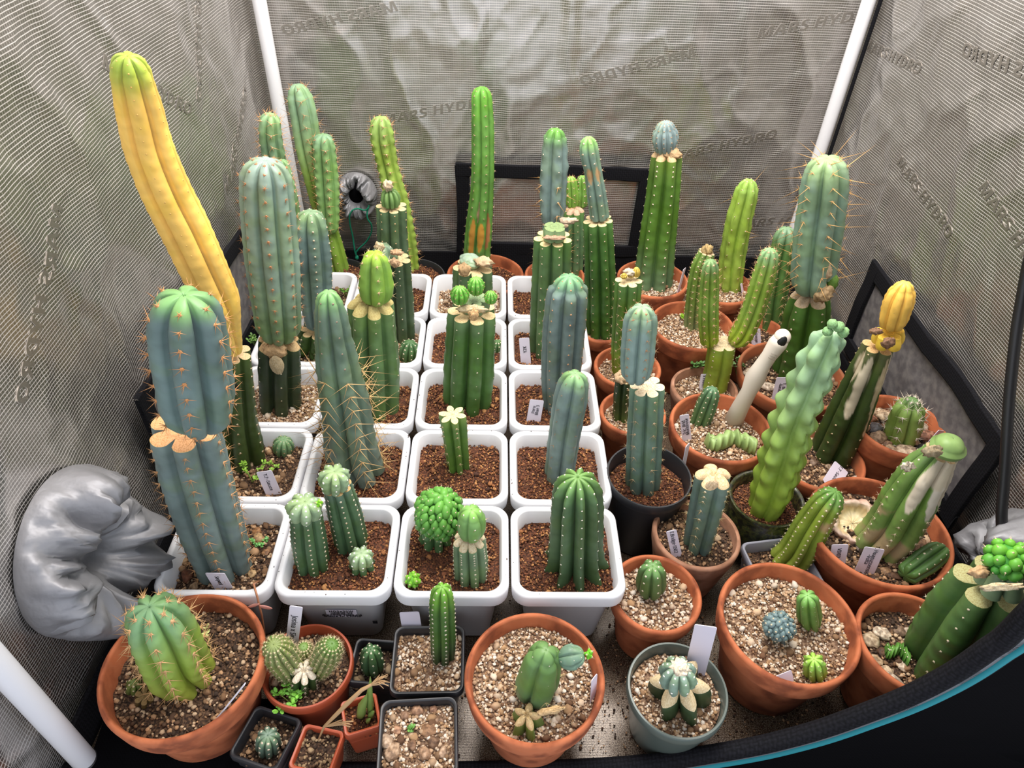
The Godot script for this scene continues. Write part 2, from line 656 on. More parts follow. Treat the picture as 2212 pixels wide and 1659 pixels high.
	for k in m:
		var s: float = st[k].x
		var o3 := curve.sample_baked(s, true)
		var d := (curve.sample_baked(minf(s + 0.004, full), true) - curve.sample_baked(maxf(s - 0.004, 0), true)).normalized()
		if e == Vector3.ZERO:
			e = Vector3.BACK - d * d.dot(Vector3.BACK)
		e = (e - d * e.dot(d)).normalized()
		var f := d.cross(e)
		frames.append([o3, d, e, f])
		var row := PackedVector3Array()
		var col := PackedColorArray()
		var u := s / full
		var skin := ca.lerp(cb, smoothstep(opt.get("bs", 0.8), 1.0, u))
		if opt.has("base"):
			skin = c0.lerp(skin, smoothstep(0.0, opt.get("be", 0.45), u))
		var near0 := 9.0
		var near1 := 9.0
		for a in are:
			near0 = minf(near0, absf(alen[k] - alen[a]))
			near1 = minf(near1, absf(alen[k] - alen[a] - spc * 0.5))
		var b0 := bump * exp(-pow(near0 / (spc * bw), 2.0)) * smoothstep(opt.get("b_from", -0.1), opt.get("b_full", 0.0), u)
		var b1 := bump * exp(-pow(near1 / (spc * bw), 2.0)) * smoothstep(opt.get("b_from", -0.1), opt.get("b_full", 0.0), u) if stag else b0
		var flare: float = 1.0 + opt.get("flare", 0.0) * exp(-s / 0.014)
		for j in w:
			var rib := (j + per / 2) / per
			var th := phase + twist * s + TAU * j / w
			var cc := absf(cos(PI * j / per))
			var prof := 1.0 - dep * pow(1.0 - cc, blunt) - crease * exp(-pow(cc / 0.1, 2.0))
			prof += (b1 if rib % 2 else b0) * pow(cc, bp)
			var q: Vector3 = o3 + (e * cos(th) + f * sin(th)) * st[k].y
			prof += wrin * lump.get_noise_3dv(q * 0.9 + seed_off) * 1.4
			row.append(o3 + (e * cos(th) + f * sin(th)) * st[k].y * prof * (1.0 + (flare - 1.0) * cc))
			var nv := lump.get_noise_3dv(q * 0.35 + seed_off)
			var shade := skin * (1.0 + nv * 0.34 + 0.18 * lump.get_noise_3dv(q * 2.3 + seed_off))
			shade = shade.lerp(Color(shade.r * 0.95, shade.g * 0.98, shade.b * 0.62), smoothstep(0.0, 0.3, lump.get_noise_3dv(q * 0.5 + seed_off + Vector3(3, 1, 2))) * 0.5)
			if opt.has("patch"):
				shade = shade.lerp(kol(opt.patch), smoothstep(0.1, 0.22, nv) * smoothstep(opt.get("p0", 0.0), opt.get("p0", 0.0) + 0.06, u) * (1.0 - smoothstep(opt.get("p1", 1.0) - 0.06, opt.get("p1", 1.0), u)))
			for sc in scars:
				if u > sc[0] and u < sc[1]:
					var da := absf(wrapf(th - deg_to_rad(sc[2]), -PI, PI)) * 180.0 / PI
					var lim: float = sc[3] * pow(sin(PI * (u - sc[0]) / (sc[1] - sc[0])), 0.6) * (1.0 + 0.5 * nv)
					var sh := 1.0 - smoothstep(lim * 0.85, lim, da)
					shade = shade.lerp(kol(sc[4]) * (1.0 + nv * 0.5), sh)
					if sh > 0.5:
						row[j] = o3 + (row[j] - o3) * 0.975
			col.append(shade)
		rows.append(row)
		cols.append(col)
	if bot > 0:
		var tip := PackedVector3Array()
		for j in w:
			tip.append(frames[0][0] + (rows[0][j] - frames[0][0]) * 0.02)
		rows.push_front(tip)
		cols.push_front(cols[0])
	g.grid(rows, true, cols)
	var body := part(called, g.mesh(), mats.cactus_skin, o)
	var first := 1 if bot > 0 else 0
	# the cut face
	if cut > 0:
		var h := Geo.new()
		var ring: PackedVector3Array = rows[-1]
		var fr: Array = frames[-1]
		var rise: float = st[-1].y * (0.05 if cut == 1 else 0.38)
		var cr := []
		var cl := []
		var tan := kol(opt.get("cc", "#dcc49a"))
		for l in [[1.0, 0.0, kol(opt.get("ce", "#b0b070"))], [0.985, 0.05, tan], [0.88, 0.45, tan * 1.05], [0.62, 1.0, tan], [0.44, 0.9, tan * 0.8], [0.36, 1.15, tan * 1.1], [0.16, 0.7, tan * 0.85], [0.01, 0.6, tan * 0.7]]:
			var row := PackedVector3Array()
			var col := PackedColorArray()
			for j in w:
				row.append(fr[0] + (ring[j] - fr[0]) * l[0] + fr[1] * rise * l[1])
				col.append(l[2])
			cr.append(row)
			cl.append(col)
		h.grid(cr, true, cl)
		part("cut_face", h.mesh(), mats.cut_flesh, body)
	# areoles and spines
	var ag := Geo.new()
	ag.tint = car
	var sg := Geo.new()
	for a in are.size():
		for rib in n:
			var k: int = are[a]
			if stag and rib % 2:
				k = mini((are[a] + (are[a + 1] if a + 1 < are.size() else m - 1)) / 2, m - 1)
			var row: PackedVector3Array = rows[k + first]
			var q := row[rib * per]
			var fr: Array = frames[k]
			var u: float = st[k].x / full
			if u < 0.02 or (cut == 0 and st[k].x > full - dl and st[k].y < rt * 0.34):
				continue
			var scarred := false
			for sc in scars:
				if u > sc[0] and u < sc[1] and absf(wrapf(phase + twist * st[k].x + TAU * rib / n - deg_to_rad(sc[2]), -PI, PI)) < deg_to_rad(sc[3]):
					scarred = true
			if scarred:
				continue
			var tang: Vector3 = (rows[mini(k + first + 1, rows.size() - 1)][rib * per] - rows[maxi(k + first - 1, 0)][rib * per]).normalized()
			var side: Vector3 = fr[1].cross(q - fr[0]).normalized()
			var nrm := side.cross(tang).normalized()
			if nrm.dot(q - fr[0]) < 0 and k < m - 4:
				nrm = -nrm
			if arr > 0:
				ag.bead(q - nrm * 0.0002, nrm, arr * rng.randf_range(0.8, 1.2), 0.6)
			if spl <= 0 or u < s_from or u > s_to:
				continue
			var long := spl * (1.0 if k < m - 8 else 0.6)
			for z in spk:
				var al := TAU * (z + rng.randf() * 0.6) / spk
				var ti := rng.randf_range(0.75, 1.3) if z < spk - 1 or spk < 3 else rng.randf_range(0.0, 0.5)
				var dir := nrm * cos(ti) + (side * cos(al) + tang * (sin(al) - 0.25)) * sin(ti)
				sg.tint = csp * rng.randf_range(0.75, 1.15)
				sg.spike(q - nrm * 0.0003, q + dir.normalized() * long * rng.randf_range(0.5, 1.1), spw)
			if long_len > 0 and rng.randf() < long_share:
				var dir2 := (nrm + side * rng.randf_range(-0.7, 0.7) + tang * rng.randf_range(-0.7, 0.3)).normalized()
				sg.tint = csp * rng.randf_range(0.85, 1.15)
				sg.spike(q - nrm * 0.0003, q + dir2 * long_len * rng.randf_range(0.6, 1.1), spw * 1.3)
	if ag.i.size():
		part("areoles", ag.mesh(), mats.spine, body, "stuff")
	if sg.i.size():
		part("spines", sg.mesh(), mats.spine, body, "stuff")


# A knobbly head: small swellings packed over an ellipsoid
func knobs(o: Node3D, called: String, centre: Vector3, size: Vector3, count: int, knob: float, col: String, col2: String, lean := Vector3.ZERO, tall := 1.4) -> void:
	var g := Geo.new()
	var c := centre - o.position
	var tilt := Basis.from_euler(lean)
	g.tint = kol(col)
	g.ball(c, tilt * Basis.from_scale(size * 0.9), 16, 10)
	var s := Geo.new()
	for k in count:
		var y := 1.0 - 2.0 * (k + 0.5) / count
		var a := k * 2.39996
		var q := Vector3(cos(a) * sqrt(1 - y * y), y, sin(a) * sqrt(1 - y * y))
		var nrm := tilt * (q / size).normalized()
		var pos := c + tilt * (q * size) * rng.randf_range(0.88, 1.0)
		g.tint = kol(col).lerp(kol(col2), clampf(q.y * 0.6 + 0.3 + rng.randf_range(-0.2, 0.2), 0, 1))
		var r := knob * rng.randf_range(0.75, 1.2)
		var down := (tilt * Vector3.UP - nrm * nrm.dot(tilt * Vector3.UP)).normalized()
		var b := Basis(down.cross(nrm), down, nrm) if down.length() > 0.5 else Basis()
		g.ball(pos, b * Basis.from_scale(Vector3(r, r * tall, r)), 8, 6)
		s.tint = kol("#d8c4a0")
		s.bead(pos + nrm * r * 0.92, nrm, 0.001, 0.7)
		for z in 2:
			s.spike(pos + nrm * r * 0.9, pos + nrm * (r + 0.0022) + Vector3(rng.randf_range(-1, 1), rng.randf_range(-1, 1), rng.randf_range(-1, 1)) * 0.0015, 0.0003)
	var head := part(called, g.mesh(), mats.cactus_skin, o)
	part("areoles", s.mesh(), mats.spine, head, "stuff")


# A scrap of dried, torn skin or a scar: a crumpled, thin lump
func scrap(o: Node3D, called: String, centre: Vector3, size: Vector3, col: String, turn := Vector3.ZERO, rough := 0.35) -> void:
	var g := Geo.new()
	var rows := []
	var cl := []
	var b := Basis.from_euler(turn)
	var off := centre * 31.0
	for r in 11:
		var a := -PI / 2 + PI * r / 10.0
		var row := PackedVector3Array()
		var col_row := PackedColorArray()
		for k in 18:
			var th := -TAU * k / 18
			var q := Vector3(cos(th) * maxf(cos(a), 0.02), sin(a), sin(th) * maxf(cos(a), 0.02))
			var f := 1.0 + rough * lump.get_noise_3dv(q * 0.045 + off) * 1.8
			row.append(centre - o.position + b * (q * size * f))
			col_row.append(kol(col) * (1.0 + 0.5 * lump.get_noise_3dv(q * 0.06 + off)))
		rows.append(row)
		cl.append(col_row)
	g.grid(rows, true, cl)
	part(called, g.mesh(), mats.cut_flesh, o)


# ---------------------------------------------------------------- small things
func label_card(foot: Vector3, top: Vector3, width: float, words: Array, size: float, label: String, way := 1, yaw := 0.0, ink := true, grp := "plant labels") -> void:
	var o := thing("plant_label", label, "label", foot, grp)
	var up := (top - foot)
	var len := up.length()
	up = up.normalized()
	var side := Vector3(cos(yaw), 0, -sin(yaw))
	side = (side - up * side.dot(up)).normalized()
	var nrm := side.cross(up)
	o.basis = Basis(side, up, nrm)
	var g := Geo.new()
	var w := width / 2
	var out := PackedVector2Array()
	for q in [[w - 0.002, len - 0.002, 0.0], [-w + 0.002, len - 0.002, 1.0]]:
		for k in 4:
			var a: float = (q[2] + k / 3.0) * PI / 2
			out.append(Vector2(q[0] + cos(a) * 0.002, q[1] + sin(a) * 0.002))
	out.append(Vector2(-w, -0.004))
	out.append(Vector2(-w * 0.3, -0.008))
	out.append(Vector2(w * 0.3, -0.008))
	out.append(Vector2(w, -0.004))
	for f in [1.0, -1.0]:
		var q := g.p.size()
		for v in out:
			g.vert(Vector3(v.x, v.y, 0.0004 * f), Vector3(0, 0, f))
		for k in range(1, out.size() - 1):
			g.i.append_array([q, q + k + 1, q + k] if f > 0 else [q, q + k, q + k + 1])
	var m := out.size()
	for k in m:
		var a := out[k]
		var b := out[(k + 1) % m]
		var nn := Vector3(b.y - a.y, a.x - b.x, 0).normalized()
		var q := g.p.size()
		for v in [Vector3(a.x, a.y, 0.0004), Vector3(b.x, b.y, 0.0004), Vector3(b.x, b.y, -0.0004), Vector3(a.x, a.y, -0.0004)]:
			g.vert(v, nn)
		g.i.append_array([q, q + 1, q + 2, q, q + 2, q + 3])
	part("card", g.mesh(), mats.card, o)
	var lines := words.size()
	for k in lines:
		var t := TextMesh.new()
		t.text = words[k]
		t.font = hand
		t.font_size = 64
		t.pixel_size = size / 64.0
		t.depth = 0.0004
		var h := part("lettering", t, mats.ink, o)
		var off := ((lines - 1) / 2.0 - k) * size * 1.0
		h.position = Vector3(off * way, len * 0.55, 0.0006)
		if way == 0:
			h.position = Vector3(0, len * 0.6 + off, 0.0006)
		h.rotation.z = -PI / 2 * way


var hand: SystemFont


func strip(g: Geo, a: Vector3, b: Vector3, w: float, thick: float, nrm: Vector3) -> void:
	var d := (b - a)
	var bs := Basis(d.normalized(), nrm.cross(d.normalized()), nrm)
	g.box((a + b) / 2, Vector3(d.length(), w, thick), bs)


# a gathered cloth sleeve: c centre on the wall, nrm into the tent, up vector, radii, how far it stands out
func sleeve(called: String, label: String, c: Vector3, nrm: Vector3, ra: float, rb: float, out_by: float, hole: float, sag: Vector3, seed_at: int) -> Node3D:
	var o := thing(called, label, "sleeve", c)
	var side := Vector3.UP.cross(nrm).normalized()
	var up := nrm.cross(side)
	var rows := []
	var w := 120
	var prof := [[1.0, 0.0], [1.02, 0.12], [1.03, 0.3], [1.0, 0.55], [0.95, 0.75], [0.88, 0.9], [0.78, 0.98], [0.67, 1.0], [0.57, 0.97], [0.48, 0.9], [0.4, 0.8], [0.33, 0.68], [0.28, 0.52], [0.25, 0.35], [0.23, 0.2], [0.22, 0.08], [0.05, 0.05]]
	for k in prof.size():
		var pr: float = prof[k][0]
		var dep: float = prof[k][1]
		if pr < 0.45:
			pr = lerpf(hole, 0.45, clampf((pr - 0.2) / 0.25, 0, 1))
		var row := PackedVector3Array()
		var f := float(k) / prof.size()
		for j in w:
			var th := TAU * j / w
			var q := Vector3(cos(th), sin(th), seed_at * 3.7)
			var pl := fold.get_noise_3d(q.x * 0.33 + f * 0.2, q.y * 0.33, q.z + f * 0.25) * 1.4 + 0.35 * fold.get_noise_3d(q.x * 0.9, q.y * 0.9 + f * 0.5, q.z + 9.0) + 0.3 * maxf(0.0, 1.0 - 4.0 * absf(fold.get_noise_3d(q.x * 0.5 + f * 0.3, q.y * 0.5, q.z + 4.0 - f * 0.4)))
			var k2 := sin(clampf(f * 1.25, 0, 1) * PI)
			var rr := pr * (1.0 + 0.12 * pl * k2)
			var dd := dep * out_by * (1.0 + 0.9 * pl * k2)
			row.append(side * cos(th) * ra * rr + up * sin(th) * rb * rr + nrm * (dd + 0.002) + sag * sin(f * PI) * 0.7)
		rows.append(row)
	var g := Geo.new()
	g.grid(rows)
	part("cloth", g.mesh(), mats.silver_cloth, o)
	return o


# leaves on thin stalks
func weed(label: String, at: Vector3, spread: float, high: float, stalks: int, leaf: float, col: String, grp := "small green weeds in the pots") -> void:
	var o := thing("weed", label, "weed", at, grp)
	var s := Geo.new()
	var l := Geo.new()
	for k in stalks:
		var a := rng.randf() * TAU
		var tip := Vector3(cos(a) * spread * rng.randf_range(0.3, 1.0), high * rng.randf_range(0.5, 1.0), sin(a) * spread * rng.randf_range(0.3, 1.0))
		var mid := tip * 0.5 + Vector3(0, high * 0.12, 0)
		s.tint = kol("#7f9a48")
		s.tube(PackedVector3Array([Vector3(0, -0.002, 0), mid, tip]), PackedFloat32Array([0.0006, 0.0005, 0.0003]), 5)
		for z in 7:
			var q := mid.lerp(tip, z / 6.0) if z > 1 else tip
			var d := Vector3(rng.randf_range(-1, 1), rng.randf_range(0.1, 0.6), rng.randf_range(-1, 1)).normalized()
			var sd := d.cross(Vector3.UP).normalized()
			l.tint = kol(col) * rng.randf_range(0.7, 1.25)
			l.ball(q + d * leaf, Basis(sd * leaf * 0.62, d.cross(sd).normalized() * leaf * 0.12, d * leaf), 6, 4)
	part("stalks", s.mesh(), mats.spine, o, "stuff")
	part("leaves", l.mesh(), mats.cactus_skin, o, "stuff")


func rock(parent: Node3D, called: String, at: Vector3, size: Vector3, col: String, turn := 0.0, rough := 0.25) -> MeshInstance3D:
	var g := Geo.new()
	var rows := []
	var off := at * 17.0
	var b := Basis.from_euler(Vector3(0, turn, 0))
	g.tint = kol(col)
	for r in 8:
		var a := -PI / 2 + PI * r / 7.0
		var row := PackedVector3Array()
		for k in 12:
			var th := -TAU * k / 12
			var q := Vector3(cos(th) * maxf(cos(a), 0.02), sin(a), sin(th) * maxf(cos(a), 0.02))
			row.append(at + b * (q * size * (1.0 + rough * 1.6 * lump.get_noise_3dv(q * 0.02 + off))))
		rows.append(row)
	g.grid(rows)
	return part(called, g.mesh(), mats.stone, parent)


func wrinkle(x: float, y: float, seed_at: float, amp: float, ul: float) -> float:
	var big := fold.get_noise_3d(x * 0.7 + y * 0.35, y * 0.45 - x * 0.2, seed_at)
	var ridge := 1.0 - absf(fold.get_noise_3d(x * 1.2 + y * 0.7, y * 0.7 - x * 0.6, seed_at + 5.0)) * 4.0
	var ridge2 := 1.0 - absf(fold.get_noise_3d(x * 2.0 - y * 1.1, y * 1.5 + x * 0.4, seed_at + 11.0)) * 5.0
	var fine := lump.get_noise_3d(x * 0.5, y * 0.35, seed_at)
	var f := x / ul
	return smoothstep(0.0, 0.05, minf(f, 1 - f) * ul) * amp * (big * 1.3 + maxf(ridge, 0.0) * 0.5 + maxf(ridge2, 0.0) * 0.2 + fine * 0.1)


func fabric(g: Geo, o: Vector3, u: Vector3, v: Vector3, nu: int, vs: Array, amp: float, nrm: Vector3, seed_at: float) -> void:
	var rows := []
	var uvs := []
	var ul := u.length()
	var vl := v.length()
	for y in vs:
		var row := PackedVector3Array()
		var uv := PackedVector2Array()
		for k in nu + 1:
			var f := k / float(nu)
			row.append(o + u * f + v * float(y) + nrm * wrinkle(f * ul, float(y) * vl, seed_at, amp, ul))
			uv.append(Vector2(f * ul, y * vl))
		rows.append(row)
		uvs.append(uv)
	g.grid(rows, false, [], uvs)


# lettering pressed into the lining, bent along its wrinkles: at offset (x, y) of the wall
func emboss(parent: Node3D, o: Vector3, u: Vector3, nrm: Vector3, x: float, y: float, tilt: float, mirrored: bool, size: float, seed_at: float, amp: float) -> void:
	var d := u.normalized()
	for layer in 2:
		var t := TextMesh.new()
		t.text = "MARS HYDRO"
		t.font = bold
		t.font_size = 48
		t.pixel_size = size / 48.0
		t.depth = 0.0003
		t.curve_step = 2.0
		var a := t.get_mesh_arrays()
		var p: PackedVector3Array = a[Mesh.ARRAY_VERTEX]
		var n: PackedVector3Array = a[Mesh.ARRAY_NORMAL]
		for k in p.size():
			var q := p[k]
			var lx := (q.x * 1.45 + q.y * 0.25) * (-1.0 if mirrored else 1.0)
			var ly := q.y
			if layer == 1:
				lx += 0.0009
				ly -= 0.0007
			var wx := x + lx * cos(tilt) - ly * sin(tilt)
			var wy := y + lx * sin(tilt) + ly * cos(tilt)
			p[k] = o + d * wx + Vector3.UP * wy + nrm * (wrinkle(wx, wy, seed_at, amp, u.length()) + 0.0004 + q.z + (0.0002 if layer == 1 else 0.0))
			n[k] = d * n[k].x + Vector3.UP * n[k].y + nrm * n[k].z
		a[Mesh.ARRAY_VERTEX] = p
		a[Mesh.ARRAY_NORMAL] = n
		a[Mesh.ARRAY_TANGENT] = null
		if mirrored:
			var ix: PackedInt32Array = a[Mesh.ARRAY_INDEX]
			for k in range(0, ix.size(), 3):
				var w := ix[k]
				ix[k] = ix[k + 1]
				ix[k + 1] = w
			a[Mesh.ARRAY_INDEX] = ix
		var m := ArrayMesh.new()
		m.add_surface_from_arrays(Mesh.PRIMITIVE_TRIANGLES, a)
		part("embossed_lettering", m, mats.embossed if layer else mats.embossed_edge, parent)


var bold: SystemFont


# ---------------------------------------------------------------- the scene
func _ready() -> void:
	rng.seed = 77
	var cam := Camera3D.new()
	cam.name = "camera"
	cam.fov = 56.8353
	cam.near = 0.02
	cam.far = 20.0
	cam.transform = Transform3D(Basis(Vector3(0.999505, 0.029195, 0.011760), Vector3(-0.014276, 0.753514, -0.657277), Vector3(-0.028050, 0.656784, 0.753557)), Vector3(-0.024108, 0.831673, 0.443630))
	add_child(cam)
	cam.current = true
	var env := Environment.new()
	env.background_mode = Environment.BG_COLOR
	env.background_color = Color(0.86, 0.88, 0.92)
	env.background_energy_multiplier = 1.6
	env.tonemap_mode = Environment.TONE_MAPPER_LINEAR
	env.tonemap_exposure = 0.98
	env.sdfgi_enabled = true
	env.ssao_enabled = true
	env.ssil_enabled = true
	var we := WorldEnvironment.new()
	we.name = "world"
	we.environment = env
	add_child(we)
	var lamp := AreaLight3D.new()
	lamp.name = "grow_lamp_light"
	lamp.area_size = Vector2(0.62, 0.62)
	lamp.light_energy = 2.2
	lamp.light_color = Color(1.0, 0.98, 0.96)
	lamp.area_range = 6.0
	lamp.shadow_enabled = true
	lamp.position = Vector3(0.09, 1.235, -0.36)
	lamp.rotation_degrees.x = -90
	add_child(lamp)
	bold = SystemFont.new()
	bold.font_names = PackedStringArray(["Droid Sans"])
	bold.font_weight = 700
	hand = SystemFont.new()
	hand.font_names = PackedStringArray(["Droid Sans"])
	hand.font_italic = true
	make_materials()
	make_grains()
	build_tent()
	build_pots_and_plants()
	build_extras()


func seq(a: float, b: float, n: int) -> Array:
	var r := []
	for k in n + 1:
		r.append(lerpf(a, b, k / float(n)))
	return r


func build_tent() -> void:
	var g := Geo.new()
	# floor
	g.box(Vector3(0.08, -0.016, -0.36), Vector3(1.36, 0.02, 1.32))
	var fl := struct("floor", g.mesh(), mats.black_canvas, "dirty reflective woven sheet on the tent floor")
	g = Geo.new()
	fabric(g, Vector3(-0.56, -0.0035, 0.24), Vector3(1.26, 0, 0), Vector3(0, 0, -1.2), 90, seq(0, 1, 90), 0.0022, Vector3.UP, 2.0)
	part("floor_sheet", g.mesh(), mats.floor_foil, fl)
	var crumbs := MultiMesh.new()
	crumbs.transform_format = MultiMesh.TRANSFORM_3D
	crumbs.use_colors = true
	crumbs.mesh = grains[0]
	crumbs.instance_count = 9000
	for k in 9000:
		var q := Vector3(rng.randf_range(-0.44, 0.6), -0.0005, rng.randf_range(-0.88, 0.14))
		if k % 3 == 0:
			q.x = 0.25 + 0.3 * (rng.randf() + rng.randf() + rng.randf() - 1.5)
			q.z = 0.03 + 0.16 * (rng.randf() + rng.randf() - 1.0)
		var s := 0.0006 + 0.0016 * pow(rng.randf(), 3.0)
		crumbs.set_instance_transform(k, Transform3D(Basis.from_euler(Vector3(rng.randf() * 6, rng.randf() * 6, 0)) * Basis.from_scale(Vector3(s, s * 0.7, s)), q))
		crumbs.set_instance_color(k, Color(["#2a1a10", "#4a3020", "#8a6a4c", "#b08a66", "#3a2416"][k % 5]).srgb_to_linear())
	var cm := MultiMeshInstance3D.new()
	cm.name = "soil_crumbs"
	cm.multimesh = crumbs
	cm.material_override = mats.grain
	cm.set_meta("kind", "stuff")
	fl.add_child(cm, true)
	# lined walls
	var vs := seq(0.0, 0.62, 170) + seq(0.64, 1.0, 12)
	var up := Vector3(0, 1.5, 0)
	var specs := [["wall_back", Vector3(-0.45, 0, -0.905), Vector3(1.085, 0, 0), Vector3.BACK, 3.0], ["wall_left", Vector3(-0.482, 0, 0.26), Vector3(0.034, 0, -1.17), Vector3.RIGHT, 17.0], ["wall_right", Vector3(0.628, 0, -0.91), Vector3(-0.004, 0, 1.08), Vector3.LEFT, 31.0]]
	for s in specs:
		g = Geo.new()
		fabric(g, s[1], s[2], up, 170, vs, 0.0075, s[3], s[4])
		var w := struct(s[0], g.mesh(), mats.mesh_foil, "silver foil lining under a woven scrim, wrinkled")
		g = Geo.new()
		var d: Vector3 = s[2]
		strip(g, s[1] + up * 0.5 - s[3] * 0.024, s[1] + d + up * 0.5 - s[3] * 0.024, 1.5, 0.006, s[3])
		part("outer_canvas", g.mesh(), mats.black_canvas, w)
		var side: Vector3 = d.normalized()
		var marks := []
		match s[0]:
			"wall_back": marks = [[0.1505, 0.4931, 0.22, true], [0.6793, 0.4264, 0.27, true], [0.3116, 0.338, 0.2, false], [0.989, 0.5078, 0.2, false], [0.8678, 0.2846, 0.25, false], [1.0321, 0.1234, 0.05, false]]
			"wall_left": marks = [[0.9294, 0.5336, 0.9, true], [0.7476, 0.5099, -0.6, false], [0.9709, 0.3535, 0.5, false], [0.4028, 0.4206, 0.6, true]]
			"wall_right": marks = [[0.1197, 0.4883, 0.1, false], [0.4163, 0.5637, 0.1, true], [0.3645, 0.3612, -0.1, false], [0.5772, 0.41, -0.2, false]]
		for mk in marks:
			emboss(w, s[1], d, s[3], mk[0], mk[1], mk[2], mk[3], 0.023, s[4], 0.0075)
	g = Geo.new()
	g.box(Vector3(0.08, 1.51, -0.33), Vector3(1.2, 0.02, 1.2))
	struct("ceiling", g.mesh(), mats.silver_cloth)
	# black hems along the floor
	for s in [[Vector3(-0.43, 0.024, -0.878), Vector3(0.6, 0.024, -0.878), Vector3.BACK], [Vector3(-0.462, 0.03, 0.13), Vector3(-0.43, 0.03, -0.88), Vector3.RIGHT], [Vector3(0.606, 0.024, -0.88), Vector3(0.606, 0.024, 0.12), Vector3.LEFT]]:
		g = Geo.new()
		strip(g, s[0], s[1], 0.052, 0.005, s[2])
		struct("trim", g.mesh(), mats.webbing, "black woven hem along the foot of the wall")
	# poles
	for s in [[Vector3(-0.421, 0, -0.872), 0.0118, "white steel tent pole in the back left corner"], [Vector3(0.6, 0, -0.872), 0.0118, "white steel tent pole in the back right corner"], [Vector3(-0.4575, 0, 0.128), 0.0118, "white steel tent pole in the front left corner, lower left of the photo"]]:
		var o := thing("tent_pole", s[2], "pole", s[0], "tent poles")
		g = Geo.new()
		g.tube(PackedVector3Array([Vector3.ZERO, Vector3(0, 0.7, 0), Vector3(0, 1.49, 0)]), PackedFloat32Array([s[1]]), 24)
		part("tube", g.mesh(), mats.white_pole, o)
		g = Geo.new()
		g.tube(PackedVector3Array([Vector3(0, 0.0, 0), Vector3(0, 0.012, 0)]), PackedFloat32Array([s[1] * 1.08]), 24)
		part("foot_cap", g.mesh(), mats.black_plastic, o)
	g = Geo.new()
	g.tube(PackedVector3Array([Vector3(0.614, 0, -0.86), Vector3(0.614, 1.49, -0.86)]), PackedFloat32Array([0.0035]), 8)
	struct("trim", g.mesh(), mats.webbing, "black seam beside the back right pole")
	# screened vents
	vent("window_1", Vector3(-0.088, 0.06, -0.884), Vector3(0.362, 0, 0), Vector3(0, 0.172, 0), Vector3.BACK, 0.027, false, "rectangular flap framed in black webbing, low on the back wall")
	vent("window_2", Vector3(-0.448, 0.098, -0.19), Vector3(0.012, 0, -0.41), Vector3(0, 0.148, 0), Vector3.RIGHT, 0.026, true, "grey screen framed in black webbing, low on the left wall")
	vent("window_3", Vector3(0.609, 0.078, -0.555), Vector3(-0.002, 0, 0.395), Vector3(0, 0.142, 0), Vector3.LEFT, 0.027, true, "grey screen framed in black webbing, low on the right wall")
	# the front with its zipped opening
	var hem := [Vector3(-0.60, -0.006, 0.134), Vector3(-0.42, 0.006, 0.134), Vector3(-0.232, 0.004, 0.134), Vector3(-0.05, 0.005, 0.134), Vector3(0.1168, 0.017, 0.134), Vector3(0.2211, 0.052, 0.134), Vector3(0.289, 0.091, 0.134), Vector3(0.3403, 0.142, 0.134), Vector3(0.38, 0.1975, 0.134), Vector3(0.4028, 0.2612, 0.134), Vector3(0.4108, 0.3312, 0.134), Vector3(0.413, 0.6, 0.134), Vector3(0.413, 1.45, 0.134)]
	var cv := Curve3D.new()
	cv.bake_interval = 0.004
	for k in hem.size():
		var tg: Vector3 = (hem[mini(k + 1, hem.size() - 1)] - hem[maxi(k - 1, 0)]) * 0.2
		cv.add_point(hem[k], -tg, tg)
	var base: PackedVector3Array = cv.get_baked_points()
	var rows := []
	var hemtop := PackedVector3Array()
	var coil := PackedVector3Array()
	var teal := PackedVector3Array()
	var tape := PackedVector3Array()
	var outer := PackedVector3Array()
	var outer2 := PackedVector3Array()
	for k in base.size():
		var d := (base[mini(k + 1, base.size() - 1)] - base[maxi(k - 1, 0)]).normalized()
		var dn := d.cross(Vector3.BACK).normalized()
		hemtop.append(base[k] + dn * 0.008)
		coil.append(base[k] + dn * 0.0195 + Vector3(0, 0, 0.004))
		teal.append(base[k] + dn * 0.0255 + Vector3(0, 0, 0.005))
		tape.append(base[k] + dn * 0.03 + Vector3(0, 0, 0.003))
		var f := smoothstep(0.1, 0.6, float(k) / base.size())
		outer.append(base[k] + dn * 0.012)
		outer2.append((base[k] + dn * 0.4).clamp(Vector3(-0.7, -0.03, 0.1), Vector3(0.66, 1.49, 0.3)) + Vector3(0, 0, 0.05 * (1.0 - f)))
	rows = [outer2, outer]
	g = Geo.new()
	g.grid(rows, false)
	rows = [PackedVector3Array(), PackedVector3Array()]
	for k in outer.size():
		rows[0].append(outer[k] - Vector3(0, 0, 0.004))
		rows[1].append(outer2[k] - Vector3(0, 0, 0.004))
	g.grid(rows, false)
	var fw := struct("wall_front", g.mesh(), mats.black_canvas, "black canvas front of the tent below the zipped opening")
	g = Geo.new()
	g.tube(hemtop, PackedFloat32Array([0.0095]), 10)
	part("hem", g.mesh(), mats.webbing, fw, "", "thick black bound edge")
	g = Geo.new()
	for k in range(0, coil.size() - 1):
		for z in 3:
			var q: Vector3 = coil[k].lerp(coil[k + 1], z / 3.0)
			var d := (coil[k + 1] - coil[k]).normalized()
			g.tint = kol("#6a6a6e")
			g.box(q, Vector3(0.0008, 0.0055, 0.003), Basis(d, Vector3.BACK.cross(d), Vector3.BACK))
	part("zipper_teeth", g.mesh(), mats.spine, fw, "stuff")
	g = Geo.new()
	g.tube(teal, PackedFloat32Array([0.0038]), 8)
	part("zipper_cord", g.mesh(), mats.teal, fw, "", "teal cord along the zipper")
	g = Geo.new()
	g.tube(tape, PackedFloat32Array([0.004]), 8)
	part("zipper_tape", g.mesh(), mats.webbing, fw)
	# a slumped fold of black canvas in the front left corner
	g = Geo.new()
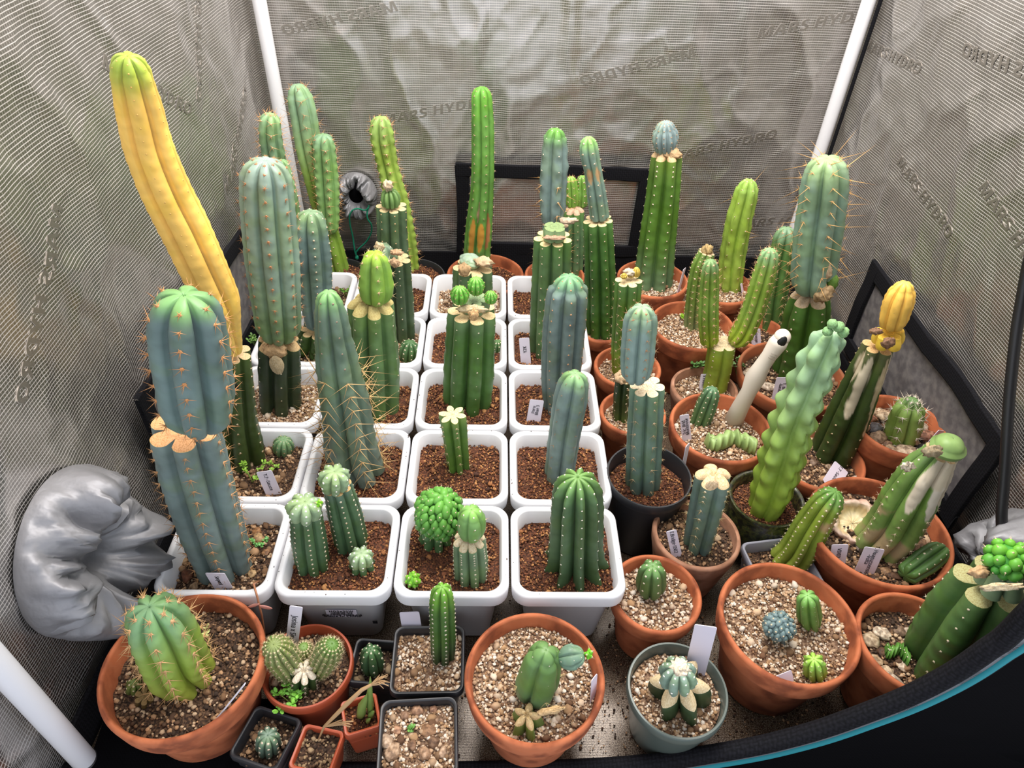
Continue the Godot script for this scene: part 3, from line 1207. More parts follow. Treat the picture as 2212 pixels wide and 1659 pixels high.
	fabric(g, Vector3(-0.452, 0.006, 0.165), Vector3(0.2, 0, 0), Vector3(0, 0.012, -0.1), 40, seq(0, 1, 24), 0.009, Vector3.UP, 8.0)
	struct("trim", g.mesh(), mats.black_canvas, "slumped fold of black canvas in the front left corner")
	# sleeves
	var sb := sleeve("duct_sleeve", "small silver drawstring sleeve with a dark open middle, low on the back wall", Vector3(-0.3016, 0.1731, -0.895), Vector3.BACK, 0.04, 0.044, 0.028, 0.3, Vector3.ZERO, 1)
	var dk := Geo.new()
	dk.tube(PackedVector3Array([Vector3(0.004, 0.002, 0.003), Vector3(0.004, 0.002, 0.017)]), PackedFloat32Array([0.0225]), 20)
	part("dark_lining", dk.mesh(), mats.black_canvas, sb)
	sleeve("duct_sleeve", "large crumpled silver duct sleeve on the left wall above the front left pot", Vector3(-0.468, 0.195, -0.012), Vector3(1, 0, 0.03).normalized(), 0.086, 0.09, 0.042, 0.2, Vector3(0.0, -0.004, 0.008), 2)
	sleeve("duct_sleeve", "crumpled silver duct sleeve at the right edge, behind the black cable", Vector3(0.622, 0.115, -0.03), Vector3.LEFT, 0.086, 0.088, 0.045, 0.2, Vector3(0, -0.008, 0), 3)
	var ds := thing("drawstring", "thin green drawstring loop hanging from the small back sleeve", "cord", Vector3(-0.2722, 0.1691, -0.848))
	g = Geo.new()
	var loop := PackedVector3Array()
	for q in [Vector3(-0.2722, 0.1691, -0.848), Vector3(-0.2773, 0.1467, -0.842), Vector3(-0.2715, 0.121, -0.848), Vector3(-0.2832, 0.0889, -0.856), Vector3(-0.3073, 0.0612, -0.86), Vector3(-0.3134, 0.05, -0.862), Vector3(-0.3125, 0.041, -0.862), Vector3(-0.3142, 0.0599, -0.858), Vector3(-0.3141, 0.0936, -0.856), Vector3(-0.3145, 0.1305, -0.848), Vector3(-0.3089, 0.1542, -0.842), Vector3(-0.2957, 0.1645, -0.841), Vector3(-0.2804, 0.1609, -0.842), Vector3(-0.2724, 0.1671, -0.842)]:
		loop.append(q)
	var lc := Curve3D.new()
	for k in loop.size():
		var tg: Vector3 = (loop[mini(k + 1, loop.size() - 1)] - loop[maxi(k - 1, 0)]) * 0.22
		lc.add_point(loop[k] - ds.position, -tg, tg)
	lc.bake_interval = 0.004
	g.tube(lc.get_baked_points(), PackedFloat32Array([0.0016]), 7)
	part("cord", g.mesh(), mats.green_cord, ds)
	g = Geo.new()
	g.ball(Vector3(-0.3125, 0.041, -0.862) - ds.position, Basis.from_scale(Vector3(0.004, 0.0055, 0.004)), 10, 8)
	part("knot", g.mesh(), mats.green_cord, ds)
	# cable
	var cb := thing("cable", "thick black power cable hanging down beside the right wall into the sleeve", "cable", Vector3(0.595, 0.1391, -0.0454))
	var cc := Curve3D.new()
	cc.bake_interval = 0.006
	var cpts := [Vector3(0.595, 0.1391, -0.0454), Vector3(0.574, 0.1733, -0.0604), Vector3(0.57, 0.2412, -0.1075), Vector3(0.566, 0.3304, -0.1674), Vector3(0.56, 0.4152, -0.209), Vector3(0.55, 0.4762, -0.222), Vector3(0.53, 0.571, -0.2334), Vector3(0.51, 0.921, -0.2534)]
	for k in cpts.size():
		var tg: Vector3 = (cpts[mini(k + 1, cpts.size() - 1)] - cpts[maxi(k - 1, 0)]) * 0.25
		cc.add_point(cpts[k] - cb.position, -tg, tg)
	g = Geo.new()
	g.tube(cc.get_baked_points(), PackedFloat32Array([0.006]), 12)
	part("sheath", g.mesh(), mats.cable, cb)
	# grow light above, out of the picture
	var gl := thing("grow_light", "flat white grow light panel hanging above all the plants", "lamp", Vector3(0.09, 1.245, -0.36))
	g = Geo.new()
	g.box(Vector3(0, 0.012, 0), Vector3(0.66, 0.02, 0.66))
	part("housing", g.mesh(), mats.white_pole, gl)
	g = Geo.new()
	g.box(Vector3(0, -0.001, 0), Vector3(0.62, 0.004, 0.62))
	var em := mat("lamp_glow", Color.WHITE, 0.5)
	em.emission_enabled = true
	em.emission = Color(1.0, 0.98, 0.96)
	em.emission_energy_multiplier = 1.5
	part("light_panel", g.mesh(), em, gl)
	for k in 2:
		g = Geo.new()
		g.tube(PackedVector3Array([Vector3(-0.25 + 0.5 * k, 0.02, 0), Vector3(-0.25 + 0.5 * k, 0.255, 0)]), PackedFloat32Array([0.002]), 6)
		part("hanger", g.mesh(), mats.cable, gl)


func vent(called: String, o: Vector3, u: Vector3, v: Vector3, nrm: Vector3, w: float, grey: bool, label: String) -> void:
	var g := Geo.new()
	fabric(g, o, u, v, 60, seq(0, 1, 40), 0.004, nrm, o.x * 9.0)
	var wn := struct(called, g.mesh(), mats.grey_screen if grey else mats.mesh_foil, label)
	var d := u.normalized()
	for s in [[o + v - d * w * 0.5, o + v + u + d * w * 0.5], [o - d * w * 0.5, o + u + d * w * 0.5], [o - v.normalized() * w * 0.4, o + v + v.normalized() * w * 0.4], [o + u - v.normalized() * w * 0.4, o + u + v + v.normalized() * w * 0.4]]:
		g = Geo.new()
		var a: Vector3 = s[0] + nrm * 0.007
		var b: Vector3 = s[1] + nrm * 0.007
		var rows := []
		var dd := (b - a).normalized()
		var cr := nrm.cross(dd)
		for e in [[-0.5, -0.004], [-0.5, 0.0012], [-0.42, 0.002], [0.42, 0.002], [0.5, 0.0012], [0.5, -0.004]]:
			var row := PackedVector3Array()
			for k in 31:
				var q := a.lerp(b, k / 30.0)
				row.append(q + cr * w * e[0] + nrm * (e[1] + 0.004 * fold.get_noise_3dv(q * 2.2)) + cr * 0.004 * fold.get_noise_3dv(q * 1.7 + Vector3(4, 4, 4)))
			rows.append(row)
		g.grid(rows, false)
		part("webbing_strap", g.mesh(), mats.webbing, wn)


# a wavy crest between two points
func crest(o: Node3D, a: Vector3, b: Vector3, high: float, thick: float, col: String, col2: String) -> void:
	var g := Geo.new()
	var rows := []
	var cols := []
	var n := 64
	var d := (b - a)
	var side := d.cross(Vector3.UP).normalized()
	for k in n + 1:
		var f := k / float(n)
		var c := a.lerp(b, f) - o.position + side * thick * 0.6 * sin(f * TAU * 1.3)
		var hh := high * (0.55 + 0.45 * sin(f * PI) + 0.35 * absf(f - 0.5) * 2.0) * (1.0 + 0.14 * sin(f * 23.0 + 2.0 * sin(f * 11.0))) * smoothstep(0.0, 0.06, minf(f, 1 - f) + 0.01)
		var th := thick * (0.75 + 0.3 * absf(sin(f * PI * 8.0 + 2.2 * sin(f * 7.0)))) * smoothstep(0.0, 0.08, minf(f, 1 - f) + 0.015)
		var row := PackedVector3Array()
		var cr := PackedColorArray()
		for j in 18:
			var t := TAU * j / 18
			var y := sin(t)
			row.append(c + side * cos(t) * th * (1.0 if y < 0 else 1.0 + 0.2 * sin(f * 50.0 + 1.0)) + Vector3.UP * (hh * 0.42 + y * hh * 0.62))
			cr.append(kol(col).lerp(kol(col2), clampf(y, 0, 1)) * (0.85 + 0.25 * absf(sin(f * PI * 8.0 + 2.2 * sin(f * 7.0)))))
		rows.append(row)
		cols.append(cr)
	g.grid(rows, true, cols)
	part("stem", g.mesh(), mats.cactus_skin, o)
	var s := Geo.new()
	s.tint = kol("#e0d4bc")
	for k in 20:
		var f := (k + 0.5) / 20.0
		var c := a.lerp(b, f) - o.position + side * thick * 0.6 * sin(f * TAU * 1.3)
		s.bead(c + Vector3.UP * high * 1.0 + side * rng.randf_range(-0.5, 0.5) * thick, Vector3.UP, 0.0008, 0.8)
	part("areoles", s.mesh(), mats.spine, o, "stuff")


func build_pots_and_plants() -> void:
	var o: Node3D
	# white square pots, four columns by five rows
	white_pot(-0.3375, -0.0675, "mix", 0.03, "white square pot at the front left corner of the block, holding the grey-blue grafted cactus")
	white_pot(-0.2025, -0.0675, "coir", 0.022, "white square pot with a barcode sticker on its front, holding three short pale-topped cacti")
	white_pot(-0.0675, -0.0675, "coir", 0.022, "white square pot in the front row with a knobbly green cactus and a ball-topped graft")
	white_pot(0.0675, -0.0675, "coir", 0.022, "white square pot in the front row with the wide fluted dark green cactus")
	white_pot(-0.3375, -0.2025, "mix", 0.028, "white square pot full of small weeds, under the tall yellow grafted cactus")
	white_pot(-0.2025, -0.2025, "coir", 0.024, "white square pot with the tapering cactus that has very long straw spines")
	white_pot(-0.0675, -0.2025, "coir", 0.022, "white square pot of bare brown coir with one short star-cut stump")
	white_pot(0.0675, -0.2025, "coir", 0.022, "white square pot with the leaning smooth blue-grey cactus, second row from the front")
	white_pot(-0.3375, -0.3375, "grit", 0.03, "white square pot of pale grit under the thick glaucous graft on a scarred stump")
	white_pot(-0.2025, -0.3375, "coir", 0.028, "white square pot with the bright lime head grafted on a broad stock")
	white_pot(-0.0675, -0.3375, "coir", 0.024, "white square pot with the broad green stock that carries three round pups")
	white_pot(0.0675, -0.3375, "coir", 0.024, "white square pot with a Peru Blue label and a many-ribbed blue cactus")
	white_pot(-0.3375, -0.4725, "wet", 0.03, "white square pot by the left vent screen, its blue cactus on a knobbly spiny base")
	white_pot(-0.2025, -0.4725, "grit", 0.026, "white square pot with a small round cactus beside a dark flower-scarred stock")
	white_pot(-0.0675, -0.4725, "coir", 0.024, "white square pot in the fourth row, mostly hidden behind the stock with three pups")
	white_pot(0.0675, -0.4725, "coir", 0.024, "white square pot with a Y2K label and a cut stock carrying a slice graft")
	white_pot(-0.3375, -0.6075, "wet", 0.03, "white square pot in the rearmost row at its left end, behind the blue cactus")
	white_pot(-0.2025, -0.6075, "coir", 0.028, "white square pot in the rearmost row with a short offset beside a tall dark stock")
	white_pot(-0.0675, -0.6075, "grit", 0.028, "white square pot in the rearmost row with white grit and pebbles")
	white_pot(0.0675, -0.6075, "coir", 0.028, "white square pot in the rearmost row at its right end, of brown coir")
	# clay and plastic pots
	round_pot("terracotta_pot", Vector3(-0.339, 0, 0.0763), 0.164, 0.125, "terracotta", "mix", 0.026, "large terracotta pot in the front left corner beside the white pole")
	round_pot("terracotta_pot", Vector3(0.0248, 0, 0.0857), 0.1472, 0.118, "terracotta", "grit", 0.02, "terracotta pot at the front middle with pale grit and an egg-shaped leaning cactus")
	round_pot("terracotta_pot", Vector3(0.3101, 0, 0.0252), 0.1553, 0.125, "terracotta", "grit", 0.022, "large terracotta pot of grit with three tiny cacti, near the zipper")
	round_pot("terracotta_pot", Vector3(0.4435, 0, 0.0509), 0.1275, 0.125, "terracotta", "mix", 0.03, "terracotta pot partly hidden by the black zipped flap, with the broad cut stock")
	round_pot("terracotta_pot", Vector3(0.1734, 0, -0.0255), 0.109, 0.1, "terracotta", "grit", 0.018, "terracotta pot with one small egg-shaped cactus, right of the front white pot")
	round_pot("plastic_pot", Vector3(0.1797, 0, 0.0863), 0.1083, 0.09, "cloudy", "grit", 0.016, "cloudy grey-green plastic round pot holding the six-pointed cut stock")
	round_pot("clay_pot", Vector3(0.2398, 0, -0.1117), 0.1123, 0.1, "clay", "mix", 0.014, "pale pinkish clay pot with a cut-topped spiny stump")
	round_pot("nursery_pot", Vector3(0.1869, 0, -0.1875), 0.1141, 0.125, "nursery", "coir", 0.026, "round black plastic pot holding the two-tier blue-green graft")
	round_pot("glazed_pot", Vector3(0.3473, 0, -0.1714), 0.1014, 0.1, "glazed", "coir", 0.016, "dark olive-green glazed pot holding the knobbly leaning cactus")
	round_pot("terracotta_pot", Vector3(0.4605, 0, -0.0988), 0.1738, 0.13, "terracotta", "mix", 0.026, "widest terracotta pot, with bark chips, two labels and a pale split stone")
	round_pot("terracotta_pot", Vector3(0.5507, 0, -0.2649), 0.1288, 0.15, "terracotta", "mix", 0.024, "tall terracotta pot topped with river pebbles, against the right wall screen")
	round_pot("terracotta_pot", Vector3(0.4382, 0, -0.2376), 0.1278, 0.11, "limed", "mix", 0.022, "lime-stained terracotta bowl behind the knobbly cactus, with gravel and driftwood")
	round_pot("terracotta_pot", Vector3(0.3085, 0, -0.2883), 0.1475, 0.12, "terracotta", "grit", 0.026, "terracotta pot with the white finger-shaped stake")
	round_pot("terracotta_pot", Vector3(0.4578, 0, -0.4213), 0.1716, 0.11, "limed", "mix", 0.022, "lime-stained terracotta bowl under the tall long-spined graft on the right")
	round_pot("terracotta_pot", Vector3(0.3158, 0, -0.5293), 0.1432, 0.125, "terracotta", "grit", 0.024, "terracotta pot of pale grit behind the two-armed cactus")
	round_pot("terracotta_pot", Vector3(0.4045, 0, -0.6845), 0.1275, 0.105, "terracotta", "grit", 0.022, "terracotta pot at the back with the lime-green spiny cactus leaning right")
	round_pot("terracotta_pot", Vector3(0.4407, 0, -0.5459), 0.097, 0.1, "terracotta", "mix", 0.022, "small terracotta pot tucked behind the curved arm of the two-armed cactus")
	round_pot("clay_pot", Vector3(0.3165, 0, -0.4061), 0.1075, 0.09, "clay", "grit", 0.016, "small pale clay pot under the two-armed cactus")
	round_pot("terracotta_pot", Vector3(0.2723, 0, -0.6804), 0.1328, 0.12, "terracotta", "grit", 0.022, "terracotta pot at the back under the tall stock with a round blue head")
	round_pot("terracotta_pot", Vector3(0.1934, 0, -0.4333), 0.1086, 0.11, "terracotta", "grit", 0.018, "terracotta pot under the narrow stock with tiny yellow pups")
	round_pot("terracotta_pot", Vector3(0.1869, 0, -0.3262), 0.1002, 0.11, "terracotta", "grit", 0.018, "terracotta pot with a short dark tan-topped stump, behind the round black pot")
	round_pot("terracotta_pot", Vector3(0.1642, 0, -0.5515), 0.0862, 0.1, "terracotta", "mix", 0.016, "terracotta pot just right of the white block, under the stock with a scarred waist")
	round_pot("terracotta_pot", Vector3(-0.0403, 0, -0.7453), 0.1512, 0.082, "terracotta", "coir", 0.022, "terracotta pot behind the white block with the tall narrow bright green cactus")
	round_pot("terracotta_pot", Vector3(0.0954, 0, -0.7419), 0.1185, 0.085, "terracotta", "coir", 0.018, "terracotta pot behind the white block, left of the black vent strap corner")
	round_pot("nursery_pot", Vector3(-0.3247, 0, -0.7274), 0.1184, 0.085, "nursery", "coir", 0.012, "round black plastic pot behind the white block under the three-armed spiny cactus")
	round_pot("nursery_pot", Vector3(-0.1826, 0, -0.7257), 0.1311, 0.085, "nursery", "coir", 0.012, "round black plastic pot behind the white block, left of the first rear terracotta pot")
	round_pot("plastic_pot", Vector3(-0.2244, 0, 0.0529), 0.1, 0.075, "brown", "mix", 0.016, "round brown plastic pot with the furry three-headed cactus")
	square_pot("plastic_pot", -0.0913, 0.0453, 0.0814, 0.075, 0.02, "black_plastic", "grit", 0.014, "square black plastic pot of yellowish grit with a slim dark green cactus")
	square_pot("plastic_pot", -0.1527, 0.0409, 0.0547, 0.06, -0.08, "black_plastic", "wet", 0.02, "square black plastic pot with a small egg-shaped dark cactus lying in it")
	square_pot("plastic_pot", -0.0942, 0.1349, 0.0809, 0.085, 0.06, "black_plastic", "grit", 0.012, "square black plastic pot of coarse pumice with nothing but one seedling")
	square_pot("plastic_pot", -0.255, 0.1246, 0.0561, 0.06, -0.3, "black_plastic", "mix", 0.02, "square black plastic pot with a tiny round cactus, at the front edge")
	square_pot("plastic_pot", -0.1601, 0.1005, 0.0397, 0.06, 0.3, "brown_plastic", "coir", 0.016, "small square red-brown plastic pot with pointed green succulent leaves")
	square_pot("plastic_pot", -0.201, 0.1346, 0.0462, 0.055, -0.2, "brown_plastic", "wet", 0.012, "small square red-brown plastic pot of bare soil with a dry stalk")
	square_pot("plastic_pot", 0.3468, -0.077, 0.083, 0.08, 0.15, "grey_plastic", "mix", 0.02, "square grey plastic pot with the yellow-scarred ribbed cactus leaning right")
	# cacti, white block
	o = thing("grafted_cactus", "grey-blue cactus with an oversized egg-shaped head grafted on a cut leaning stock, front left", "cactus", Vector3(-0.3428, 0.092, -0.0627))
	stem(o, "rootstock", [Vector4(-0.3428, 0.092, -0.0627, 0.033), Vector4(-0.34, 0.1832, -0.0627, 0.0359), Vector4(-0.3343, 0.2681, -0.0627, 0.0359), Vector4(-0.3292, 0.326, -0.0627, 0.0336)], {n = 6, d = 0.24, cut = 1, a = '#627d79', b = '#668078', L = 0.012, k = 6, sp = 0.016, sc = '#c47c3a', ac = '#c07a44', ar = 0.0017, w = 0.0005, cc = '#dca878', wr = 0.015})
	stem(o, "scion", [Vector4(-0.2947, 0.3532, -0.0327, 0.0278), Vector4(-0.2881, 0.3999, -0.0327, 0.0331), Vector4(-0.2797, 0.4577, -0.0327, 0.032), Vector4(-0.2711, 0.5063, -0.0327, 0.0277)], {n = 6, d = 0.24, bot = 1.0, dome = 0.75, a = '#587872', b = '#5fa046', bs = 0.88, L = 0.012, k = 6, sp = 0.015, sc = '#c8662c', ac = '#c8642c', ar = 0.0019, w = 0.0005, bump = 0.04, ph = 0.15})
	o = thing("grafted_cactus", "very tall leaning yellow cactus with a green tip, grafted on a dark stock", "cactus", Vector3(-0.3698, 0.094, -0.2373))
	stem(o, "rootstock", [Vector4(-0.3698, 0.094, -0.2373, 0.0322), Vector4(-0.3596, 0.1742, -0.2373, 0.0269), Vector4(-0.3394, 0.2823, -0.2373, 0.0209)], {n = 6, d = 0.26, cut = 1, a = '#3d4f22', b = '#4a6028', L = 0.004, k = 5, sp = 0.016, cc = '#c8b08a'})
	stem(o, "scion", [Vector4(-0.3336, 0.2882, -0.2273, 0.0095), Vector4(-0.3315, 0.3238, -0.2218, 0.0151), Vector4(-0.3298, 0.373, -0.2162, 0.0237), Vector4(-0.3329, 0.4183, -0.2107, 0.0247), Vector4(-0.3373, 0.4706, -0.2051, 0.0248), Vector4(-0.3416, 0.5133, -0.1996, 0.0237), Vector4(-0.3422, 0.557, -0.194, 0.0221), Vector4(-0.3373, 0.593, -0.1884, 0.0204), Vector4(-0.3326, 0.6224, -0.1829, 0.0172), Vector4(-0.3281, 0.6427, -0.1773, 0.0152)], {n = 6, d = 0.16, bot = 1.0, dome = 0.9, a = '#f0ba48', b = '#a4c040', bs = 0.88, base = '#f2c050', L = 0, sp = 0.011, bump = 0.035, ac = '#d89a28', ar = 0.0009, wr = 0.008})
	o = thing("cactus", "small round ribbed seedling cactus among weeds near the yellow graft", "cactus", Vector3(-0.316, 0.094, -0.2506))
	stem(o, "stem", [Vector4(-0.316, 0.094, -0.2506, 0.013), Vector4(-0.315, 0.1032, -0.2506, 0.0149), Vector4(-0.3119, 0.1198, -0.2506, 0.0128)], {n = 9, d = 0.12, a = '#5d8a50', dome = 0.7, L = 0.002, sp = 0.006, ar = 0.0008})
	o = thing("grafted_cactus", "thick glaucous green cactus with rows of rusty spines, grafted on a short dark cut stock", "cactus", Vector3(-0.3438, 0.092, -0.3494))
	stem(o, "rootstock", [Vector4(-0.3438, 0.092, -0.3494, 0.0322), Vector4(-0.3358, 0.1426, -0.3494, 0.0319), Vector4(-0.3241, 0.2098, -0.3494, 0.0299)], {n = 6, d = 0.3, cut = 2, a = '#2f4426', b = '#3a5230', L = 0.002, k = 3, sp = 0.022, cc = '#d8bc90'})
	stem(o, "scion", [Vector4(-0.3183, 0.2225, -0.3374, 0.0269), Vector4(-0.3138, 0.2603, -0.3374, 0.0305), Vector4(-0.3034, 0.3538, -0.3374, 0.0333), Vector4(-0.2943, 0.4301, -0.3374, 0.0314), Vector4(-0.2867, 0.4848, -0.3374, 0.0274)], {n = 8, d = 0.17, bot = 0.9, dome = 0.75, a = '#7c9e86', b = '#7ea08c', base = '#7a9a62', L = 0.0075, k = 7, sp = 0.0135, sc = '#b8542c', ac = '#b85a34', ar = 0.0015, w = 0.0004, wr = 0.01, ph = 0.2})
	scrap(o, "cut_side", Vector3(-0.3211, 0.2212, -0.3214), Vector3(0.0164, 0.0114, 0.0107), "#d4b48c", Vector3(0, 0, 0), 0.25)
	scrap(o, "cut_facet", Vector3(-0.3205, 0.2008, -0.3134), Vector3(0.0096, 0.0166, 0.0038), "#d4c4a4", Vector3(0, 0, 0), 0.1)
	o = thing("grafted_cactus", "blue-green cactus on a knobbly spiny base, behind the thick glaucous graft", "cactus", Vector3(-0.3243, 0.092, -0.4817))
	stem(o, "rootstock", [Vector4(-0.3243, 0.092, -0.4817, 0.0253), Vector4(-0.3194, 0.1043, -0.4817, 0.0282), Vector4(-0.312, 0.1329, -0.4817, 0.0225)], {n = 7, d = 0.22, cut = 1, a = '#35501f', L = 0.011, k = 7, sp = 0.012, bump = 0.25, sc = '#d8c890', w = 0.0004})
	stem(o, "scion", [Vector4(-0.3056, 0.1396, -0.4767, 0.0179), Vector4(-0.3, 0.1865, -0.4767, 0.0253), Vector4(-0.2915, 0.27, -0.4767, 0.0268), Vector4(-0.2847, 0.3485, -0.4767, 0.0216)], {n = 6, d = 0.2, bot = 0.9, a = '#628680', b = '#76a06a', bs = 0.8, L = 0.0035, k = 5, sp = 0.012, bump = 0.05, sc = '#d89868'})
	o = thing("grafted_cactus", "broad green stock with a bright lime-green spiny head grafted in the middle", "cactus", Vector3(-0.1995, 0.094, -0.3461))
	stem(o, "rootstock", [Vector4(-0.1995, 0.094, -0.3461, 0.0372), Vector4(-0.1952, 0.1658, -0.3461, 0.0382), Vector4(-0.1879, 0.2781, -0.3461, 0.0311)], {n = 7, d = 0.24, cut = 2, a = '#567a44', b = '#64884a', L = 0.002, k = 3, sp = 0.026, cc = '#c8bc80', ce = '#e0d8a0'})
	stem(o, "scion", [Vector4(-0.1804, 0.2863, -0.3421, 0.0179), Vector4(-0.178, 0.3119, -0.3421, 0.023), Vector4(-0.1747, 0.3639, -0.3421, 0.0175)], {n = 5, d = 0.18, bot = 0.6, a = '#7aa83a', b = '#94c030', L = 0.009, k = 5, sp = 0.016, sc = '#d8b870', ac = '#d0a060', ar = 0.0017, bump = 0.06})
	o = thing("columnar_cactus", "tapering blue-green cactus with very long straw-coloured spines on its lower half", "cactus", Vector3(-0.2025, 0.098, -0.2102))
	stem(o, "stem", [Vector4(-0.2025, 0.098, -0.2102, 0.0348), Vector4(-0.2083, 0.1347, -0.2102, 0.0351), Vector4(-0.2076, 0.219, -0.2102, 0.0302), Vector4(-0.208, 0.2868, -0.2102, 0.0254), Vector4(-0.2067, 0.3481, -0.2102, 0.0194), Vector4(-0.2052, 0.392, -0.2102, 0.0132)], {n = 6, d = 0.2, a = '#5f7e62', b = '#62a04c', bs = 0.9, base = '#62786a', be = 0.6, L = 0.046, k = 5, sp = 0.02, sc = '#d8a050', ac = '#8a7058', ar = 0.0013, w = 0.0006, st = 0.66, wr = 0.05, bump = 0.06, ph = 0.55})
	o = thing("grafted_cactus", "dark stock with a small flower-scarred blue-green head, behind the lime-headed graft", "cactus", Vector3(-0.1796, 0.096, -0.5163))
	stem(o, "rootstock", [Vector4(-0.1796, 0.096, -0.5163, 0.0243), Vector4(-0.1778, 0.1616, -0.5163, 0.0242), Vector4(-0.1756, 0.2486, -0.5163, 0.0223)], {n = 6, d = 0.22, cut = 1, a = '#3d5a34', L = 0.002, k = 3, sp = 0.02, cc = '#d0b890'})
	stem(o, "scion", [Vector4(-0.1932, 0.2353, -0.5103, 0.018), Vector4(-0.1936, 0.2551, -0.5103, 0.0221), Vector4(-0.1937, 0.2777, -0.5103, 0.0169)], {n = 5, d = 0.16, bot = 0.8, a = '#6a8a6c', L = 0, sp = 0.014})
	scrap(o, "flower_scar", Vector3(-0.1928, 0.2912, -0.4803), Vector3(0.0075, 0.0068, 0.0034), "#dcc8a4", Vector3(0, 0, 0), 0.35)
	scrap(o, "flower_scar", Vector3(-0.1732, 0.264, -0.4803), Vector3(0.0076, 0.0069, 0.0042), "#c8a888", Vector3(0, 0, 0), 0.35)
	scrap(o, "flower_scar", Vector3(-0.1701, 0.2729, -0.4963), Vector3(0.0091, 0.0049, 0.0049), "#c8a888", Vector3(0, 0, 0), 0.35)
	o = thing("cactus", "small dark green round cactus at the right front of its pot, fourth row", "cactus", Vector3(-0.1598, 0.096, -0.4567))
	stem(o, "stem", [Vector4(-0.1598, 0.096, -0.4567, 0.0136), Vector4(-0.1587, 0.1128, -0.4567, 0.0165), Vector4(-0.1558, 0.1336, -0.4567, 0.0133)], {n = 8, d = 0.2, a = '#3f6e34', dome = 0.8, L = 0.002, sp = 0.007, bump = 0.08})
	o = thing("grafted_cactus", "tall dark stock in the rearmost row with a small wrinkled green head", "cactus", Vector3(-0.1926, 0.094, -0.5761))
	stem(o, "rootstock", [Vector4(-0.1926, 0.094, -0.5761, 0.0277), Vector4(-0.1902, 0.1763, -0.5761, 0.0265), Vector4(-0.1849, 0.3071, -0.5761, 0.0239)], {n = 7, d = 0.2, cut = 1, a = '#4c6c44', b = '#557a48', L = 0.003, k = 3, sp = 0.018, cc = '#d8c49a', ac = '#c8a060'})
	stem(o, "scion", [Vector4(-0.1845, 0.3097, -0.5681, 0.0136), Vector4(-0.1844, 0.3275, -0.5681, 0.0156), Vector4(-0.1852, 0.3434, -0.5681, 0.0077)], {n = 9, d = 0.3, bot = 0.4, a = '#6a9048', L = 0, sp = 0.008, ar = 0})
	scrap(o, "flower_scar", Vector3(-0.1854, 0.3485, -0.5621), Vector3(0.0077, 0.0077, 0.0056), "#dcc8ae", Vector3(0, 0, 0), 0.35)
	o = thing("cactus", "short ribbed green offset standing beside the tall dark stock in the rearmost row", "cactus", Vector3(-0.175, 0.094, -0.5948))
	stem(o, "stem", [Vector4(-0.175, 0.094, -0.5948, 0.0099), Vector4(-0.1731, 0.1218, -0.5948, 0.0101), Vector4(-0.1731, 0.1459, -0.5948, 0.008)], {n = 6, d = 0.22, a = '#447a38', L = 0.002, sp = 0.008, ar = 0.0006})
	o = thing("columnar_cactus", "narrow blue-green cactus with orange spines, half hidden behind the thick glaucous graft", "cactus", Vector3(-0.3702, 0.092, -0.5814))
	stem(o, "stem", [Vector4(-0.3702, 0.092, -0.5814, 0.0204), Vector4(-0.3563, 0.2399, -0.5814, 0.0195), Vector4(-0.3542, 0.3361, -0.5814, 0.0185), Vector4(-0.3537, 0.4085, -0.5814, 0.017), Vector4(-0.3472, 0.4459, -0.5814, 0.0146)], {n = 6, d = 0.2, a = '#5f8a5c', b = '#78a868', L = 0.017, k = 4, sp = 0.016, bump = 0.1, sc = '#d08a40', w = 0.0005})
	stem(o, "offset", [Vector4(-0.3359, 0.2897, -0.5514, 0.0143), Vector4(-0.3349, 0.336, -0.5514, 0.0146), Vector4(-0.3359, 0.3902, -0.5514, 0.0114)], {n = 6, d = 0.2, bot = 0.5, a = '#6a9a58', L = 0.01, k = 4, sp = 0.014, bump = 0.08, sc = '#d08a40'})
	o = thing("columnar_cactus", "three-armed spiny cactus rising from a slim yellow-green trunk at the back left", "cactus", Vector3(-0.3293, 0.07, -0.7667))
	stem(o, "trunk", [Vector4(-0.3293, 0.07, -0.7667, 0.0201), Vector4(-0.3334, 0.1145, -0.7667, 0.0197), Vector4(-0.3388, 0.1643, -0.7667, 0.0175)], {n = 5, d = 0.2, cut = 1, a = '#7aa032', L = 0.004, k = 3, sp = 0.014})
	stem(o, "stem", [Vector4(-0.3458, 0.1427, -0.7787, 0.0134), Vector4(-0.3479, 0.2241, -0.7787, 0.0205), Vector4(-0.3528, 0.312, -0.7787, 0.0237), Vector4(-0.3538, 0.3848, -0.7787, 0.0228), Vector4(-0.3562, 0.4213, -0.7787, 0.0193)], {n = 5, d = 0.2, bot = 0.6, a = '#8aac38', b = '#7aa878', bs = 0.2, L = 0.02, k = 4, sp = 0.02, sc = '#c88440', w = 0.0005})
	stem(o, "stem", [Vector4(-0.3335, 0.158, -0.7517, 0.0148), Vector4(-0.3292, 0.2011, -0.7517, 0.0196), Vector4(-0.3237, 0.2646, -0.7517, 0.0215), Vector4(-0.3181, 0.3485, -0.7517, 0.0182)], {n = 6, d = 0.2, bot = 0.9, a = '#7fae60', b = '#74a874', L = 0.016, k = 4, sp = 0.015, bump = 0.12, sc = '#d08a40', w = 0.0005})
	o = thing("columnar_cactus", "lime-green wavy spiny cactus standing behind the tall dark stock with wrinkled head", "cactus", Vector3(-0.1904, 0.07, -0.7734))
